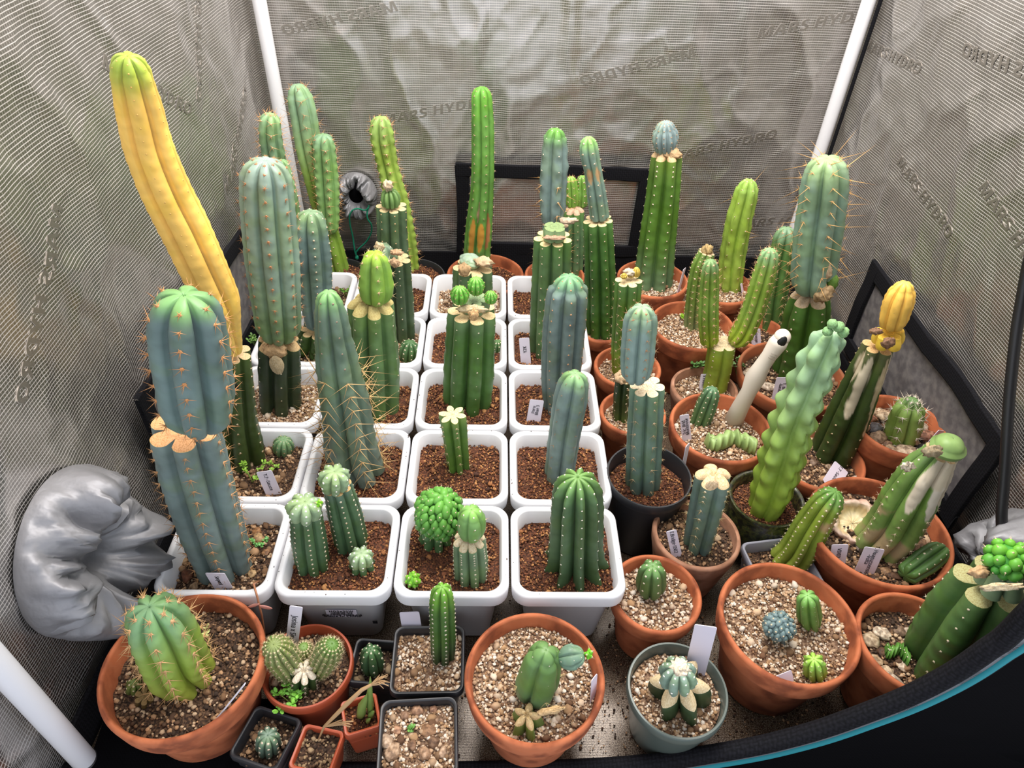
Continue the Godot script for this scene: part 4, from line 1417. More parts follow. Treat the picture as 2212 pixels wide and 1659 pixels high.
	stem(o, "stem", [Vector4(-0.1904, 0.07, -0.7734, 0.0184), Vector4(-0.1951, 0.134, -0.7734, 0.0206), Vector4(-0.2052, 0.2115, -0.7734, 0.0224), Vector4(-0.2162, 0.2834, -0.7734, 0.0191), Vector4(-0.2216, 0.334, -0.7734, 0.021), Vector4(-0.2212, 0.3728, -0.7734, 0.0174)], {n = 6, d = 0.24, a = '#8fae3e', b = '#94b858', L = 0.013, k = 4, sp = 0.014, bump = 0.13, sc = '#d08a40', w = 0.0005, wr = 0.05})
	o = thing("grafted_cactus", "left of three pale-topped stumps in the barcode pot, a tiny bright bud on its shoulder", "cactus", Vector3(-0.2364, 0.1, -0.0595), "pale-topped grafted stumps")
	stem(o, "rootstock", [Vector4(-0.2364, 0.1, -0.0595, 0.02), Vector4(-0.2336, 0.146, -0.0595, 0.0199), Vector4(-0.2286, 0.2035, -0.0595, 0.0169)], {n = 7, d = 0.18, cut = 1, a = '#3f6a3a', b = '#557a5c', L = 0.0025, k = 3, sp = 0.0085, bump = 0.05, cc = '#c8a878'})
	stem(o, "scion", [Vector4(-0.2307, 0.1942, -0.0575, 0.0157), Vector4(-0.2283, 0.2092, -0.0575, 0.0194), Vector4(-0.2263, 0.2213, -0.0575, 0.0165)], {n = 7, d = 0.16, bot = 0.5, dome = 0.4, a = '#8aa67a', b = '#93b07e', L = 0, sp = 0.007, ac = '#f0eada', bump = 0.09, ring = 0.0025})
	knobs(o, "pup", Vector3(-0.2083, 0.2279, -0.0495), Vector3(0.0032, 0.004, 0.0032), 9, 0.0015, "#7ec02c", "#90d038", Vector3(0, 0, 0), 1.4)
	o = thing("grafted_cactus", "tallest of three pale-topped stumps in the barcode pot, leaning left", "cactus", Vector3(-0.1949, 0.1, -0.0911), "pale-topped grafted stumps")
	stem(o, "rootstock", [Vector4(-0.1949, 0.1, -0.0911, 0.0206), Vector4(-0.1962, 0.1578, -0.0911, 0.0197), Vector4(-0.1984, 0.2077, -0.0911, 0.0163)], {n = 7, d = 0.18, cut = 1, a = '#3f6a3a', b = '#557a5c', L = 0.0025, k = 3, sp = 0.0085, bump = 0.05, cc = '#c8a878'})
	stem(o, "scion", [Vector4(-0.2022, 0.2037, -0.0891, 0.0139), Vector4(-0.1999, 0.2211, -0.0891, 0.0172), Vector4(-0.198, 0.2352, -0.0891, 0.0146)], {n = 7, d = 0.16, bot = 0.5, dome = 0.4, a = '#8aa67a', b = '#93b07e', L = 0, sp = 0.007, ac = '#f0eada', bump = 0.09, ring = 0.0025})
	o = thing("grafted_cactus", "lowest of three pale-topped stumps in the barcode pot, a short round one", "cactus", Vector3(-0.1772, 0.1, -0.056), "pale-topped grafted stumps")
	stem(o, "rootstock", [Vector4(-0.1772, 0.1, -0.056, 0.0145), Vector4(-0.1765, 0.1013, -0.056, 0.0156), Vector4(-0.1763, 0.1135, -0.056, 0.0138)], {n = 7, d = 0.18, cut = 1, a = '#3f6a3a', b = '#557a5c', L = 0.0025, k = 3, sp = 0.0085, bump = 0.05, cc = '#c8a878'})
	stem(o, "scion", [Vector4(-0.177, 0.1086, -0.054, 0.0115), Vector4(-0.1756, 0.122, -0.054, 0.0142), Vector4(-0.1744, 0.1328, -0.054, 0.0121)], {n = 7, d = 0.16, bot = 0.5, dome = 0.4, a = '#8aa67a', b = '#93b07e', L = 0, sp = 0.007, ac = '#f0eada', bump = 0.09, ring = 0.0025})
	o = thing("monstrose_cactus", "knobbly green cactus with a bumpy bulging crown, in the front row of white pots", "cactus", Vector3(-0.091, 0.1, -0.0934))
	stem(o, "stem", [Vector4(-0.091, 0.1, -0.0934, 0.019), Vector4(-0.0901, 0.1206, -0.0934, 0.0187), Vector4(-0.0879, 0.1477, -0.0934, 0.0233)], {n = 7, d = 0.24, a = '#3c6a30', bump = 0.12, L = 0.002, sp = 0.01, wr = 0.06})
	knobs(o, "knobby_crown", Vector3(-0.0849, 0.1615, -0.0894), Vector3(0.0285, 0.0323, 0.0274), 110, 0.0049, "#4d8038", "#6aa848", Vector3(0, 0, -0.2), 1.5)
	o = thing("grafted_cactus", "ball-shaped green head grafted on a short grey-green stock, front row", "cactus", Vector3(-0.0457, 0.1, -0.0464))
	stem(o, "rootstock", [Vector4(-0.0457, 0.1, -0.0464, 0.0199), Vector4(-0.0461, 0.1262, -0.0464, 0.0201), Vector4(-0.0473, 0.1681, -0.0464, 0.0184)], {n = 8, d = 0.18, cut = 2, a = '#5c8050', b = '#66905a', L = 0.003, k = 4, sp = 0.007, cc = '#d8ccb0', sc = '#e0d0a8'})
	stem(o, "scion", [Vector4(-0.045, 0.176, -0.0444, 0.0125), Vector4(-0.0448, 0.1985, -0.0444, 0.0163), Vector4(-0.0446, 0.2266, -0.0444, 0.0135)], {n = 5, d = 0.1, bot = 0.9, a = '#6a9a4c', b = '#74ac4c', L = 0.006, k = 1, sp = 0.014, ac = '#e8dcc0'})
	o = thing("cactus", "tiny bright green knobbly pup at the left front of the knobbly cactus pot", "cactus", Vector3(-0.1135, 0.1, -0.033))
	stem(o, "stem", [Vector4(-0.1135, 0.1, -0.033, 0.006), Vector4(-0.1136, 0.1067, -0.033, 0.0065), Vector4(-0.1129, 0.118, -0.033, 0.0043)], {n = 5, d = 0.2, a = '#6aa832', L = 0.001, sp = 0.005})
	knobs(o, "knobby_crown", Vector3(-0.1128, 0.115, -0.03), Vector3(0.0086, 0.0092, 0.0081), 18, 0.0024, "#6aa832", "#86c038", Vector3(0, 0, 0), 1.4)
	o = thing("cactus_stump", "short six-ribbed green stump with a cream star-shaped cut top, alone on coir", "cactus", Vector3(-0.069, 0.1, -0.2178))
	stem(o, "stem", [Vector4(-0.069, 0.1, -0.2178, 0.0159), Vector4(-0.0711, 0.1469, -0.2178, 0.0167), Vector4(-0.0746, 0.2014, -0.2178, 0.0184)], {n = 6, d = 0.34, cut = 1, a = '#55802e', b = '#7a9c48', L = 0.008, k = 5, sp = 0.013, sc = '#c8a868', ac = '#c8a878', cc = '#ecd8ac', bl = 0.8, w = 0.0003})
	o = thing("grafted_cactus", "broad six-ribbed green stock carrying three round bright green pups on top", "cactus", Vector3(-0.0611, 0.098, -0.356))
	stem(o, "rootstock", [Vector4(-0.0611, 0.098, -0.356, 0.0367), Vector4(-0.0577, 0.1602, -0.356, 0.0374), Vector4(-0.0528, 0.2663, -0.356, 0.0336)], {n = 7, d = 0.24, cut = 1, a = '#45702e', b = '#557e42', L = 0.0015, k = 3, sp = 0.022, cc = '#d8c498', ar = 0.0011})
	stem(o, "scion", [Vector4(-0.0491, 0.2635, -0.36, 0.0191), Vector4(-0.0491, 0.2766, -0.36, 0.0202), Vector4(-0.049, 0.2842, -0.36, 0.0176)], {n = 6, d = 0.2, bot = 0.3, cut = 1, a = '#6c8c64', L = 0, sp = 0.02, ar = 0, cc = '#8ca880'})
	stem(o, "pup", [Vector4(-0.0687, 0.2899, -0.338, 0.0092), Vector4(-0.0684, 0.3039, -0.338, 0.0128), Vector4(-0.0688, 0.3169, -0.338, 0.0109)], {n = 9, d = 0.2, bot = 0.9, dome = 0.8, a = '#549a30', b = '#66b03a', L = 0.0015, sp = 0.005, ar = 0.0006, ring = 0.002})
	stem(o, "pup", [Vector4(-0.0475, 0.2957, -0.352, 0.0087), Vector4(-0.0474, 0.3096, -0.352, 0.0117), Vector4(-0.0474, 0.3226, -0.352, 0.0097)], {n = 9, d = 0.2, bot = 0.9, dome = 0.8, a = '#5aa034', b = '#66b03a', L = 0.0015, sp = 0.005, ar = 0.0006, ring = 0.002})
	stem(o, "pup", [Vector4(-0.0269, 0.286, -0.346, 0.0068), Vector4(-0.0276, 0.2964, -0.346, 0.009), Vector4(-0.0277, 0.3053, -0.346, 0.0074)], {n = 9, d = 0.2, bot = 0.9, dome = 0.8, a = '#5ca434', b = '#6cb83c', L = 0.0015, sp = 0.005, ar = 0.0006, ring = 0.002})
	scrap(o, "dry_rind", Vector3(-0.0508, 0.2835, -0.336), Vector3(0.0191, 0.0056, 0.0043), "#d8c8a4", Vector3(0, 0, 0), 0.35)
	scrap(o, "cut_facet", Vector3(-0.0498, 0.2844, -0.322), Vector3(0.0067, 0.0079, 0.0037), "#d0ae80", Vector3(0, 0, 0), 0.35)
	o = thing("cactus", "small green cactus just showing at the right of the stock with three pups", "cactus", Vector3(-0.0164, 0.098, -0.4804))
	stem(o, "stem", [Vector4(-0.0164, 0.098, -0.4804, 0.0092), Vector4(-0.0158, 0.1085, -0.4804, 0.0099), Vector4(-0.016, 0.12, -0.4804, 0.0084)], {n = 8, d = 0.2, a = '#4a7a3a', dome = 0.8, L = 0.001, sp = 0.006})
	o = thing("grafted_cactus", "short broad stock with a ragged tan cut and a sliver of blue-green graft, rearmost row", "cactus", Vector3(-0.0599, 0.094, -0.6007))
	stem(o, "rootstock", [Vector4(-0.0599, 0.094, -0.6007, 0.0365), Vector4(-0.0596, 0.1348, -0.6007, 0.0357), Vector4(-0.0593, 0.1838, -0.6007, 0.034)], {n = 7, d = 0.22, cut = 1, a = '#446a34', b = '#4f7840', L = 0.0015, k = 3, sp = 0.02, cc = '#dcc8a0'})
	stem(o, "scion", [Vector4(-0.065, 0.184, -0.6047, 0.0158), Vector4(-0.0633, 0.1959, -0.6047, 0.0205), Vector4(-0.0616, 0.2049, -0.6047, 0.0172)], {n = 5, d = 0.08, bot = 0.3, dome = 0.5, a = '#8aa88c', L = 0, sp = 0.02, ar = 0})
	scrap(o, "dry_rind", Vector3(-0.0729, 0.1985, -0.5707), Vector3(0.01, 0.0115, 0.0054), "#d0b088", Vector3(0, 0, 0), 0.35)
	scrap(o, "dry_rind", Vector3(-0.0402, 0.2025, -0.5887), Vector3(0.0155, 0.0078, 0.0093), "#d8c0a0", Vector3(0, 0, 0), 0.35)
	o = thing("columnar_cactus", "wide fluted dark green cactus with spreading ribs, front right of the white block", "cactus", Vector3(0.0799, 0.1, -0.0611))
	stem(o, "stem", [Vector4(0.0799, 0.1, -0.0611, 0.0338), Vector4(0.077, 0.1391, -0.0611, 0.0323), Vector4(0.0725, 0.2076, -0.0611, 0.03), Vector4(0.0687, 0.2618, -0.0611, 0.0247)], {n = 9, d = 0.3, a = '#44683a', b = '#64904a', base = '#35562a', flare = 0.22, dome = 0.8, L = 0, sp = 0.013, ac = '#e0d4b8', ar = 0.0011, ph = 0.1, bl = 0.85})
	o = thing("columnar_cactus", "smooth leaning blue-grey cactus with a fresh green tip, second row from the front", "cactus", Vector3(0.0696, 0.1, -0.2056))
	stem(o, "stem", [Vector4(0.0696, 0.1, -0.2056, 0.0209), Vector4(0.0705, 0.1706, -0.2056, 0.0211), Vector4(0.0732, 0.2402, -0.2056, 0.0218), Vector4(0.0756, 0.2846, -0.2056, 0.0172)], {n = 5, d = 0.18, a = '#6c8c84', b = '#70a85a', bs = 0.88, L = 0.006, k = 2, sp = 0.017, sc = '#b87038', ac = '#8a7868', ar = 0.0008, wr = 0.025, ph = 0.5})
	o = thing("columnar_cactus", "tall many-ribbed blue-grey cactus beside the Peru Blue label", "cactus", Vector3(0.0756, 0.098, -0.3443))
	stem(o, "stem", [Vector4(0.0756, 0.098, -0.3443, 0.0218), Vector4(0.0756, 0.1726, -0.3443, 0.0289), Vector4(0.0745, 0.2555, -0.3443, 0.0299), Vector4(0.0747, 0.3013, -0.3443, 0.0284), Vector4(0.0745, 0.333, -0.3443, 0.0211)], {n = 7, d = 0.2, a = '#627e78', b = '#5fa060', bs = 0.9, L = 0.0025, k = 4, sp = 0.014, sc = '#c86a3c', ac = '#c8744c', ar = 0.0013, wr = 0.03, bump = 0.02, tw = -1.0})
	o = thing("grafted_cactus", "tall cut green stock with a block-shaped slice seated on it, by the Y2K label", "cactus", Vector3(0.0701, 0.098, -0.4854))
	stem(o, "rootstock", [Vector4(0.0701, 0.098, -0.4854, 0.0332), Vector4(0.0662, 0.2057, -0.4854, 0.0312), Vector4(0.0622, 0.3086, -0.4854, 0.028)], {n = 7, d = 0.24, cut = 1, a = '#4a7438', b = '#55803f', L = 0.0015, k = 3, sp = 0.018, cc = '#dccc9c', ac = '#d8b890'})
	stem(o, "scion", [Vector4(0.0631, 0.3105, -0.4794, 0.0163), Vector4(0.063, 0.3211, -0.4794, 0.0169), Vector4(0.0631, 0.3301, -0.4794, 0.0157)], {n = 4, d = 0.1, cut = 1, bot = 0.1, a = '#7a9a66', L = 0, sp = 0.02, ar = 0, cc = '#86a070', ph = 0.78, ring = 0.002})
	scrap(o, "dry_rind", Vector3(0.0627, 0.3218, -0.4634), Vector3(0.0166, 0.0027, 0.0053), "#b0907a", Vector3(0, 0, 0), 0.2)
	o = thing("grafted_cactus", "blue cactus with a shedding waxy skin and long orange spines, left of the scarred-waist graft", "cactus", Vector3(0.0875, 0.094, -0.6527))
	stem(o, "rootstock", [Vector4(0.0875, 0.094, -0.6527, 0.0249), Vector4(0.0839, 0.1719, -0.6527, 0.0239), Vector4(0.0808, 0.2395, -0.6527, 0.0222)], {n = 6, d = 0.24, cut = 1, a = '#6a8a84', L = 0.028, k = 4, sp = 0.02, sc = '#d08a38', w = 0.0005, cc = '#e0c8b0'})
	stem(o, "scion", [Vector4(0.0739, 0.245, -0.6487, 0.0182), Vector4(0.0723, 0.2811, -0.6487, 0.0225), Vector4(0.0702, 0.3459, -0.6487, 0.0224), Vector4(0.069, 0.3841, -0.6487, 0.0197), Vector4(0.0696, 0.4078, -0.6487, 0.0158)], {n = 5, d = 0.2, bot = 0.4, a = '#72948c', b = '#5fa03c', bs = 0.82, L = 0.012, k = 3, LL = 0.036, LP = 0.9, sp = 0.022, sc = '#d08a38', w = 0.0005, st = 0.6, bump = 0.08, wr = 0.05})
	scrap(o, "dry_rind", Vector3(0.0993, 0.2553, -0.6387), Vector3(0.0172, 0.0055, 0.0062), "#e4d0bc", Vector3(0, 0, 0), 0.35)
	# cacti behind and right of the white block
	o = thing("columnar_cactus", "tallest narrow bright green cactus at the back with an orange scar low on its front", "cactus", Vector3(-0.0558, 0.057, -0.765))
	stem(o, "stem", [Vector4(-0.0558, 0.057, -0.765, 0.0268), Vector4(-0.0575, 0.101, -0.765, 0.0263), Vector4(-0.0538, 0.1619, -0.765, 0.0255), Vector4(-0.0469, 0.256, -0.765, 0.021), Vector4(-0.0463, 0.3579, -0.765, 0.0199), Vector4(-0.0487, 0.4292, -0.765, 0.0169)], {n = 6, d = 0.2, a = '#5a9036', b = '#62a834', base = '#68904a', be = 0.3, L = 0.005, k = 5, sp = 0.013, sc = '#d8a878', ac = '#c8987a', ar = 0.0009, per = 14, scars = [[0.15, 0.38, -30, 17, '#c08a3c'], [0.2, 0.36, 8, 20, '#c8923c'], [0.2, 0.4, 52, 10, '#a87048'], [0.35, 0.46, -12, 7, '#c0a080']]})
	o = thing("grafted_cactus", "slim green stock with a tan star-cut top and two small arms, behind the Y2K stock", "cactus", Vector3(0.1342, 0.064, -0.7685))
	stem(o, "rootstock", [Vector4(0.1342, 0.064, -0.7685, 0.0204), Vector4(0.1308, 0.1238, -0.7685, 0.0198), Vector4(0.1246, 0.2066, -0.7685, 0.0191)], {n = 6, d = 0.26, cut = 2, a = '#55824a', b = '#6a9a4a', L = 0.004, k = 3, sp = 0.016, cc = '#d8bca4'})
	stem(o, "arm", [Vector4(0.1212, 0.211, -0.7745, 0.0113), Vector4(0.1189, 0.2371, -0.7745, 0.012), Vector4(0.1135, 0.2714, -0.7745, 0.0101)], {n = 6, d = 0.2, bot = 0.6, a = '#7aac3c', b = '#8cc040', L = 0.008, k = 3, sp = 0.012, sc = '#d08a40'})
	stem(o, "arm", [Vector4(0.1393, 0.2084, -0.7805, 0.0105), Vector4(0.1386, 0.2346, -0.7805, 0.012), Vector4(0.1343, 0.2709, -0.7805, 0.0093)], {n = 6, d = 0.2, bot = 0.6, a = '#6fa040', b = '#7aae44', L = 0.006, k = 3, sp = 0.012, sc = '#d08a40'})
	o = thing("grafted_cactus", "dark green cut stock carrying a slim blue-green stem with a tan scarred waist", "cactus", Vector3(0.1666, 0.081, -0.5577))
	stem(o, "rootstock", [Vector4(0.1666, 0.081, -0.5577, 0.0278), Vector4(0.1551, 0.1773, -0.5577, 0.0264), Vector4(0.1377, 0.3004, -0.5577, 0.0231)], {n = 7, d = 0.24, cut = 1, a = '#3f6a28', b = '#4f7e36', L = 0.002, k = 3, sp = 0.017, cc = '#dcc8a0', ac = '#d0b088'})
	stem(o, "scion", [Vector4(0.1401, 0.3031, -0.5557, 0.0151), Vector4(0.1321, 0.3372, -0.5557, 0.0148), Vector4(0.12, 0.3851, -0.5557, 0.013), Vector4(0.1127, 0.4097, -0.5557, 0.0142), Vector4(0.1083, 0.4329, -0.5557, 0.012)], {n = 6, d = 0.18, bot = 0.3, a = '#6a907a', b = '#7aae5c', L = 0.006, k = 3, sp = 0.013, sc = '#c08050', wr = 0.04, scars = [[0.5, 0.68, -30, 26, '#b8966c'], [0.5, 0.68, 32, 26, '#b8966c'], [0.5, 0.66, 180, 60, '#b8966c']]})
	o = thing("grafted_cactus", "tall yellow-green stock at the back topped by a small round blue-grey head", "cactus", Vector3(0.2791, 0.095, -0.6975))
	stem(o, "rootstock", [Vector4(0.2791, 0.095, -0.6975, 0.037), Vector4(0.2727, 0.1878, -0.6975, 0.0328), Vector4(0.2675, 0.2784, -0.6975, 0.0289), Vector4(0.2621, 0.3466, -0.6975, 0.0255)], {n = 6, d = 0.3, cut = 2, a = '#4f7a24', b = '#688c34', base = '#5a8450', L = 0.001, k = 2, sp = 0.013, cc = '#d8bc94', ac = '#dcc09a', ar = 0.0016})
	stem(o, "scion", [Vector4(0.259, 0.3489, -0.6955, 0.0139), Vector4(0.2542, 0.3772, -0.6955, 0.0213), Vector4(0.2492, 0.406, -0.6955, 0.0164)], {n = 11, d = 0.13, bot = 0.9, a = '#7a9898', b = '#829e9a', L = 0.003, k = 4, sp = 0.0085, sc = '#c8885c', ac = '#c88a60', ar = 0.0009, bump = 0.06})
	scrap(o, "dry_rind", Vector3(0.268, 0.3558, -0.6875), Vector3(0.0153, 0.0092, 0.0092), "#d8b890", Vector3(0, 0, 0), 0.35)
	o = thing("grafted_cactus", "narrow green stock with a cluster of tiny yellow pups on its cut top", "cactus", Vector3(0.1862, 0.089, -0.4369))
	stem(o, "rootstock", [Vector4(0.1862, 0.089, -0.4369, 0.0151), Vector4(0.1799, 0.1538, -0.4369, 0.0174), Vector4(0.1778, 0.2071, -0.4369, 0.0197), Vector4(0.1736, 0.2684, -0.4369, 0.0197)], {n = 6, d = 0.24, cut = 1, a = '#5a842c', b = '#5a8a40', base = '#86a028', L = 0.008, k = 4, sp = 0.015, sc = '#d09a60', cc = '#e0d0a8'})
	stem(o, "pup", [Vector4(0.1849, 0.275, -0.4369, 0.0044), Vector4(0.1831, 0.2828, -0.4369, 0.0057), Vector4(0.1813, 0.2906, -0.4369, 0.0043)], {n = 8, d = 0.12, bot = 0.8, a = '#c8a838', L = 0, sp = 0.003, ring = 0.0015, ar = 0.0004})
	stem(o, "pup", [Vector4(0.1653, 0.2765, -0.4289, 0.004), Vector4(0.164, 0.2812, -0.4289, 0.005), Vector4(0.1628, 0.2851, -0.4289, 0.0037)], {n = 8, d = 0.12, bot = 0.8, a = '#c8a838', L = 0, sp = 0.003, ring = 0.0015, ar = 0.0004})
	stem(o, "pup", [Vector4(0.1763, 0.2732, -0.4369, 0.0044), Vector4(0.1756, 0.2787, -0.4369, 0.0054), Vector4(0.1743, 0.2826, -0.4369, 0.004)], {n = 8, d = 0.12, bot = 0.8, a = '#b89a50', L = 0, sp = 0.003, ring = 0.0015, ar = 0.0004})
	scrap(o, "dry_rind", Vector3(0.173, 0.2826, -0.4369), Vector3(0.0087, 0.0047, 0.006), "#d8cbb8", Vector3(0, 0, 0), 0.35)
	o = thing("cactus_stump", "short dark green stump with a knotted tan top behind the two-tier graft", "cactus", Vector3(0.1728, 0.089, -0.3324))
	stem(o, "stem", [Vector4(0.1728, 0.089, -0.3324, 0.0134), Vector4(0.1687, 0.1307, -0.3324, 0.0137), Vector4(0.1664, 0.1686, -0.3324, 0.0127)], {n = 5, d = 0.3, cut = 1, a = '#2c4a20', base = '#4a6a28', L = 0.002, k = 2, sp = 0.016})
	scrap(o, "dry_knot", Vector3(0.1629, 0.1728, -0.3304), Vector3(0.0107, 0.0087, 0.01), "#d0b494", Vector3(0, 0, 0), 0.35)
	o = thing("grafted_cactus", "two-tier blue-green graft, a ribbed oval head offset above a stock with a flower-like cut", "cactus", Vector3(0.1832, 0.096, -0.1931))
	stem(o, "rootstock", [Vector4(0.1832, 0.096, -0.1931, 0.0234), Vector4(0.1734, 0.1766, -0.1931, 0.0227), Vector4(0.1616, 0.2758, -0.1931, 0.0205)], {n = 6, d = 0.22, cut = 1, a = '#5c826c', b = '#6a9470', L = 0.009, k = 5, sp = 0.018, sc = '#c89a5c', cc = '#ecdcc0', ac = '#d0b088'})
	stem(o, "scion", [Vector4(0.1441, 0.289, -0.1851, 0.0152), Vector4(0.1416, 0.3213, -0.1851, 0.0191), Vector4(0.1375, 0.3737, -0.1851, 0.0188), Vector4(0.136, 0.3971, -0.1851, 0.0149)], {n = 6, d = 0.2, bot = 0.9, dome = 0.8, a = '#74988c', b = '#84b07c', bs = 0.85, L = 0.007, k = 4, sp = 0.011, sc = '#a8683c', ac = '#a86c44'})
	o = thing("columnar_cactus", "short spiny yellow-green cactus with a tan stub top, rising left of the two-armed cactus", "cactus", Vector3(0.3274, 0.098, -0.5553))
	stem(o, "stem", [Vector4(0.3274, 0.098, -0.5553, 0.0179), Vector4(0.3183, 0.1639, -0.5553, 0.0165), Vector4(0.3143, 0.2184, -0.5553, 0.016), Vector4(0.3186, 0.2489, -0.5553, 0.0134)], {n = 7, d = 0.24, cut = 1, a = '#6c8e34', b = '#76984a', base = '#8a9a60', L = 0.007, k = 4, sp = 0.011, sc = '#d8a868', cc = '#d0b898'})
	scrap(o, "dry_knot", Vector3(0.3192, 0.2531, -0.5553), Vector3(0.0089, 0.0089, 0.0082), "#b8a070", Vector3(0, 0, 0), 0.35)
	o = thing("columnar_cactus", "lime-green cactus with long thin spines leaning right, before the back wall", "cactus", Vector3(0.4326, 0.08, -0.7066))
	stem(o, "stem", [Vector4(0.4326, 0.08, -0.7066, 0.0224), Vector4(0.4223, 0.1469, -0.7066, 0.0234), Vector4(0.416, 0.2235, -0.7066, 0.0234), Vector4(0.4153, 0.2774, -0.7066, 0.0203), Vector4(0.4149, 0.3049, -0.7066, 0.0168)], {n = 6, d = 0.2, a = '#94b83a', b = '#8fb848', L = 0.008, k = 2, LL = 0.04, LP = 0.3, sp = 0.024, sc = '#d0943c', w = 0.0004, wr = 0.05, ac = '#e8e0c0'})
	o = thing("branched_cactus", "Y-shaped cactus with a straight left arm and a longer curved right arm", "cactus", Vector3(0.3382, 0.071, -0.4256))
	stem(o, "trunk", [Vector4(0.3382, 0.071, -0.4256, 0.022), Vector4(0.3374, 0.1094, -0.4256, 0.0216), Vector4(0.3326, 0.1638, -0.4256, 0.0216)], {n = 4, d = 0.16, cut = 1, a = '#8aa42a', b = '#86a432', L = 0.003, k = 3, sp = 0.013, cc = '#d8c8a8', ph = 0.8})
	stem(o, "arm", [Vector4(0.3135, 0.1596, -0.4236, 0.0137), Vector4(0.3005, 0.2107, -0.4236, 0.0154), Vector4(0.2895, 0.2684, -0.4236, 0.0141), Vector4(0.2819, 0.3132, -0.4236, 0.0111)], {n = 7, d = 0.2, bot = 0.9, a = '#7a9e38', b = '#78a862', base = '#96ac20', L = 0.008, k = 5, sp = 0.011, sc = '#d89a5c', ac = '#d0a070'})
	stem(o, "arm", [Vector4(0.3467, 0.1639, -0.4236, 0.0165), Vector4(0.3577, 0.1839, -0.4236, 0.0178), Vector4(0.3635, 0.229, -0.4236, 0.0173), Vector4(0.3639, 0.2858, -0.4236, 0.0167), Vector4(0.3625, 0.3329, -0.4236, 0.0129)], {n = 7, d = 0.2, bot = 0.9, a = '#7c9e34', b = '#74a860', base = '#96ac20', L = 0.009, k = 5, sp = 0.012, sc = '#d89a5c', ac = '#d0a070'})
	o = thing("columnar_cactus", "tall spiny green cactus behind the curved arm, left of the big long-spined graft", "cactus", Vector3(0.4815, 0.075, -0.5956))
	stem(o, "stem", [Vector4(0.4815, 0.075, -0.5956, 0.0245), Vector4(0.4706, 0.1399, -0.5956, 0.0229), Vector4(0.4611, 0.2148, -0.5956, 0.0204), Vector4(0.4552, 0.274, -0.5956, 0.0174)], {n = 6, d = 0.24, a = '#55823c', b = '#6e9c6c', L = 0.016, k = 5, sp = 0.016, sc = '#d0984c', ac = '#d8b890'})
	o = thing("grafted_cactus", "big blue-green graft with long orange spines on a wide flat dark green stock, right side", "cactus", Vector3(0.4758, 0.085, -0.441))
	stem(o, "rootstock", [Vector4(0.4758, 0.085, -0.441, 0.0374), Vector4(0.4693, 0.1377, -0.441, 0.0371), Vector4(0.4589, 0.2013, -0.441, 0.035), Vector4(0.453, 0.2389, -0.441, 0.0293)], {n = 5, d = 0.34, cut = 2, a = '#3f6820', b = '#48742a', L = 0.005, k = 5, sp = 0.017, sc = '#d8b888', cc = '#c8b49c', ac = '#d8c0a0', ar = 0.0014})
	stem(o, "scion", [Vector4(0.4476, 0.2525, -0.433, 0.0248), Vector4(0.4414, 0.2815, -0.433, 0.0311), Vector4(0.4258, 0.3566, -0.433, 0.0321), Vector4(0.4137, 0.4183, -0.433, 0.0302), Vector4(0.4036, 0.4628, -0.433, 0.0251)], {n = 6, d = 0.2, bot = 0.8, dome = 0.7, a = '#6f9678', b = '#90b080', L = 0.011, k = 4, LL = 0.045, LP = 0.9, sp = 0.0165, sc = '#d8943c', ac = '#a87848', w = 0.00045, ph = 0.0})
	scrap(o, "dry_knot", Vector3(0.45, 0.2723, -0.406), Vector3(0.014, 0.014, 0.01), "#b09874", Vector3(0, 0, 0), 0.35)
	scrap(o, "dry_knot", Vector3(0.4444, 0.3033, -0.411), Vector3(0.0079, 0.0131, 0.0079), "#c0ac90", Vector3(0, 0, 0), 0.35)
	scrap(o, "green_offset", Vector3(0.4621, 0.284, -0.415), Vector3(0.008, 0.0153, 0.0087), "#5a8030", Vector3(0, 0, 0), 0.15)
	o = thing("cactus", "small dark green cactus leaning right behind the white finger stake", "cactus", Vector3(0.2911, 0.091, -0.3243))
	stem(o, "stem", [Vector4(0.2911, 0.091, -0.3243, 0.0154), Vector4(0.2931, 0.1218, -0.3243, 0.0158), Vector4(0.2965, 0.1603, -0.3243, 0.0114)], {n = 7, d = 0.2, a = '#4c7a42', b = '#4f7c50', L = 0.002, k = 3, sp = 0.008})
	o = thing("crested_cactus", "low wavy crested pale green cactus in the pot with the finger stake", "cactus", Vector3(0.3189, 0.094, -0.2587))
	crest(o, Vector3(0.286, 0.094, -0.2776), Vector3(0.3601, 0.094, -0.2685), 0.021, 0.012, "#7f9a5c", "#93ac6c")
	o = thing("monstrose_cactus", "smooth spineless cactus covered in swollen knobs, leaning right out of the glazed pot", "cactus", Vector3(0.3467, 0.081, -0.1657))
	stem(o, "stem", [Vector4(0.3467, 0.081, -0.1657, 0.0226), Vector4(0.3474, 0.1203, -0.1657, 0.0257), Vector4(0.3434, 0.1827, -0.1657, 0.0245), Vector4(0.3385, 0.2553, -0.1657, 0.0216), Vector4(0.3395, 0.3067, -0.1657, 0.0196), Vector4(0.3404, 0.3509, -0.1657, 0.0174), Vector4(0.3425, 0.3823, -0.1657, 0.012)], {n = 5, d = 0.2, a = '#86a834', b = '#7fae78', bs = 0.3, base = '#8cac2c', bump = 0.4, bp = 1.2, bw = 0.36, b_from = -0.2, b_full = 0.6, stag = true, sp = 0.03, L = 0, ar = 0, wr = 0.03, dome = 0.9, cr = 0.03, per = 12, ring = 0.003})
	scrap(o, "knob", Vector3(0.3323, 0.3993, -0.1557), Vector3(0.0053, 0.0053, 0.0053), "#84b47c", Vector3.ZERO, 0.1)
	scrap(o, "knob", Vector3(0.3477, 0.3887, -0.1557), Vector3(0.0059, 0.0059, 0.0059), "#84b47c", Vector3.ZERO, 0.1)
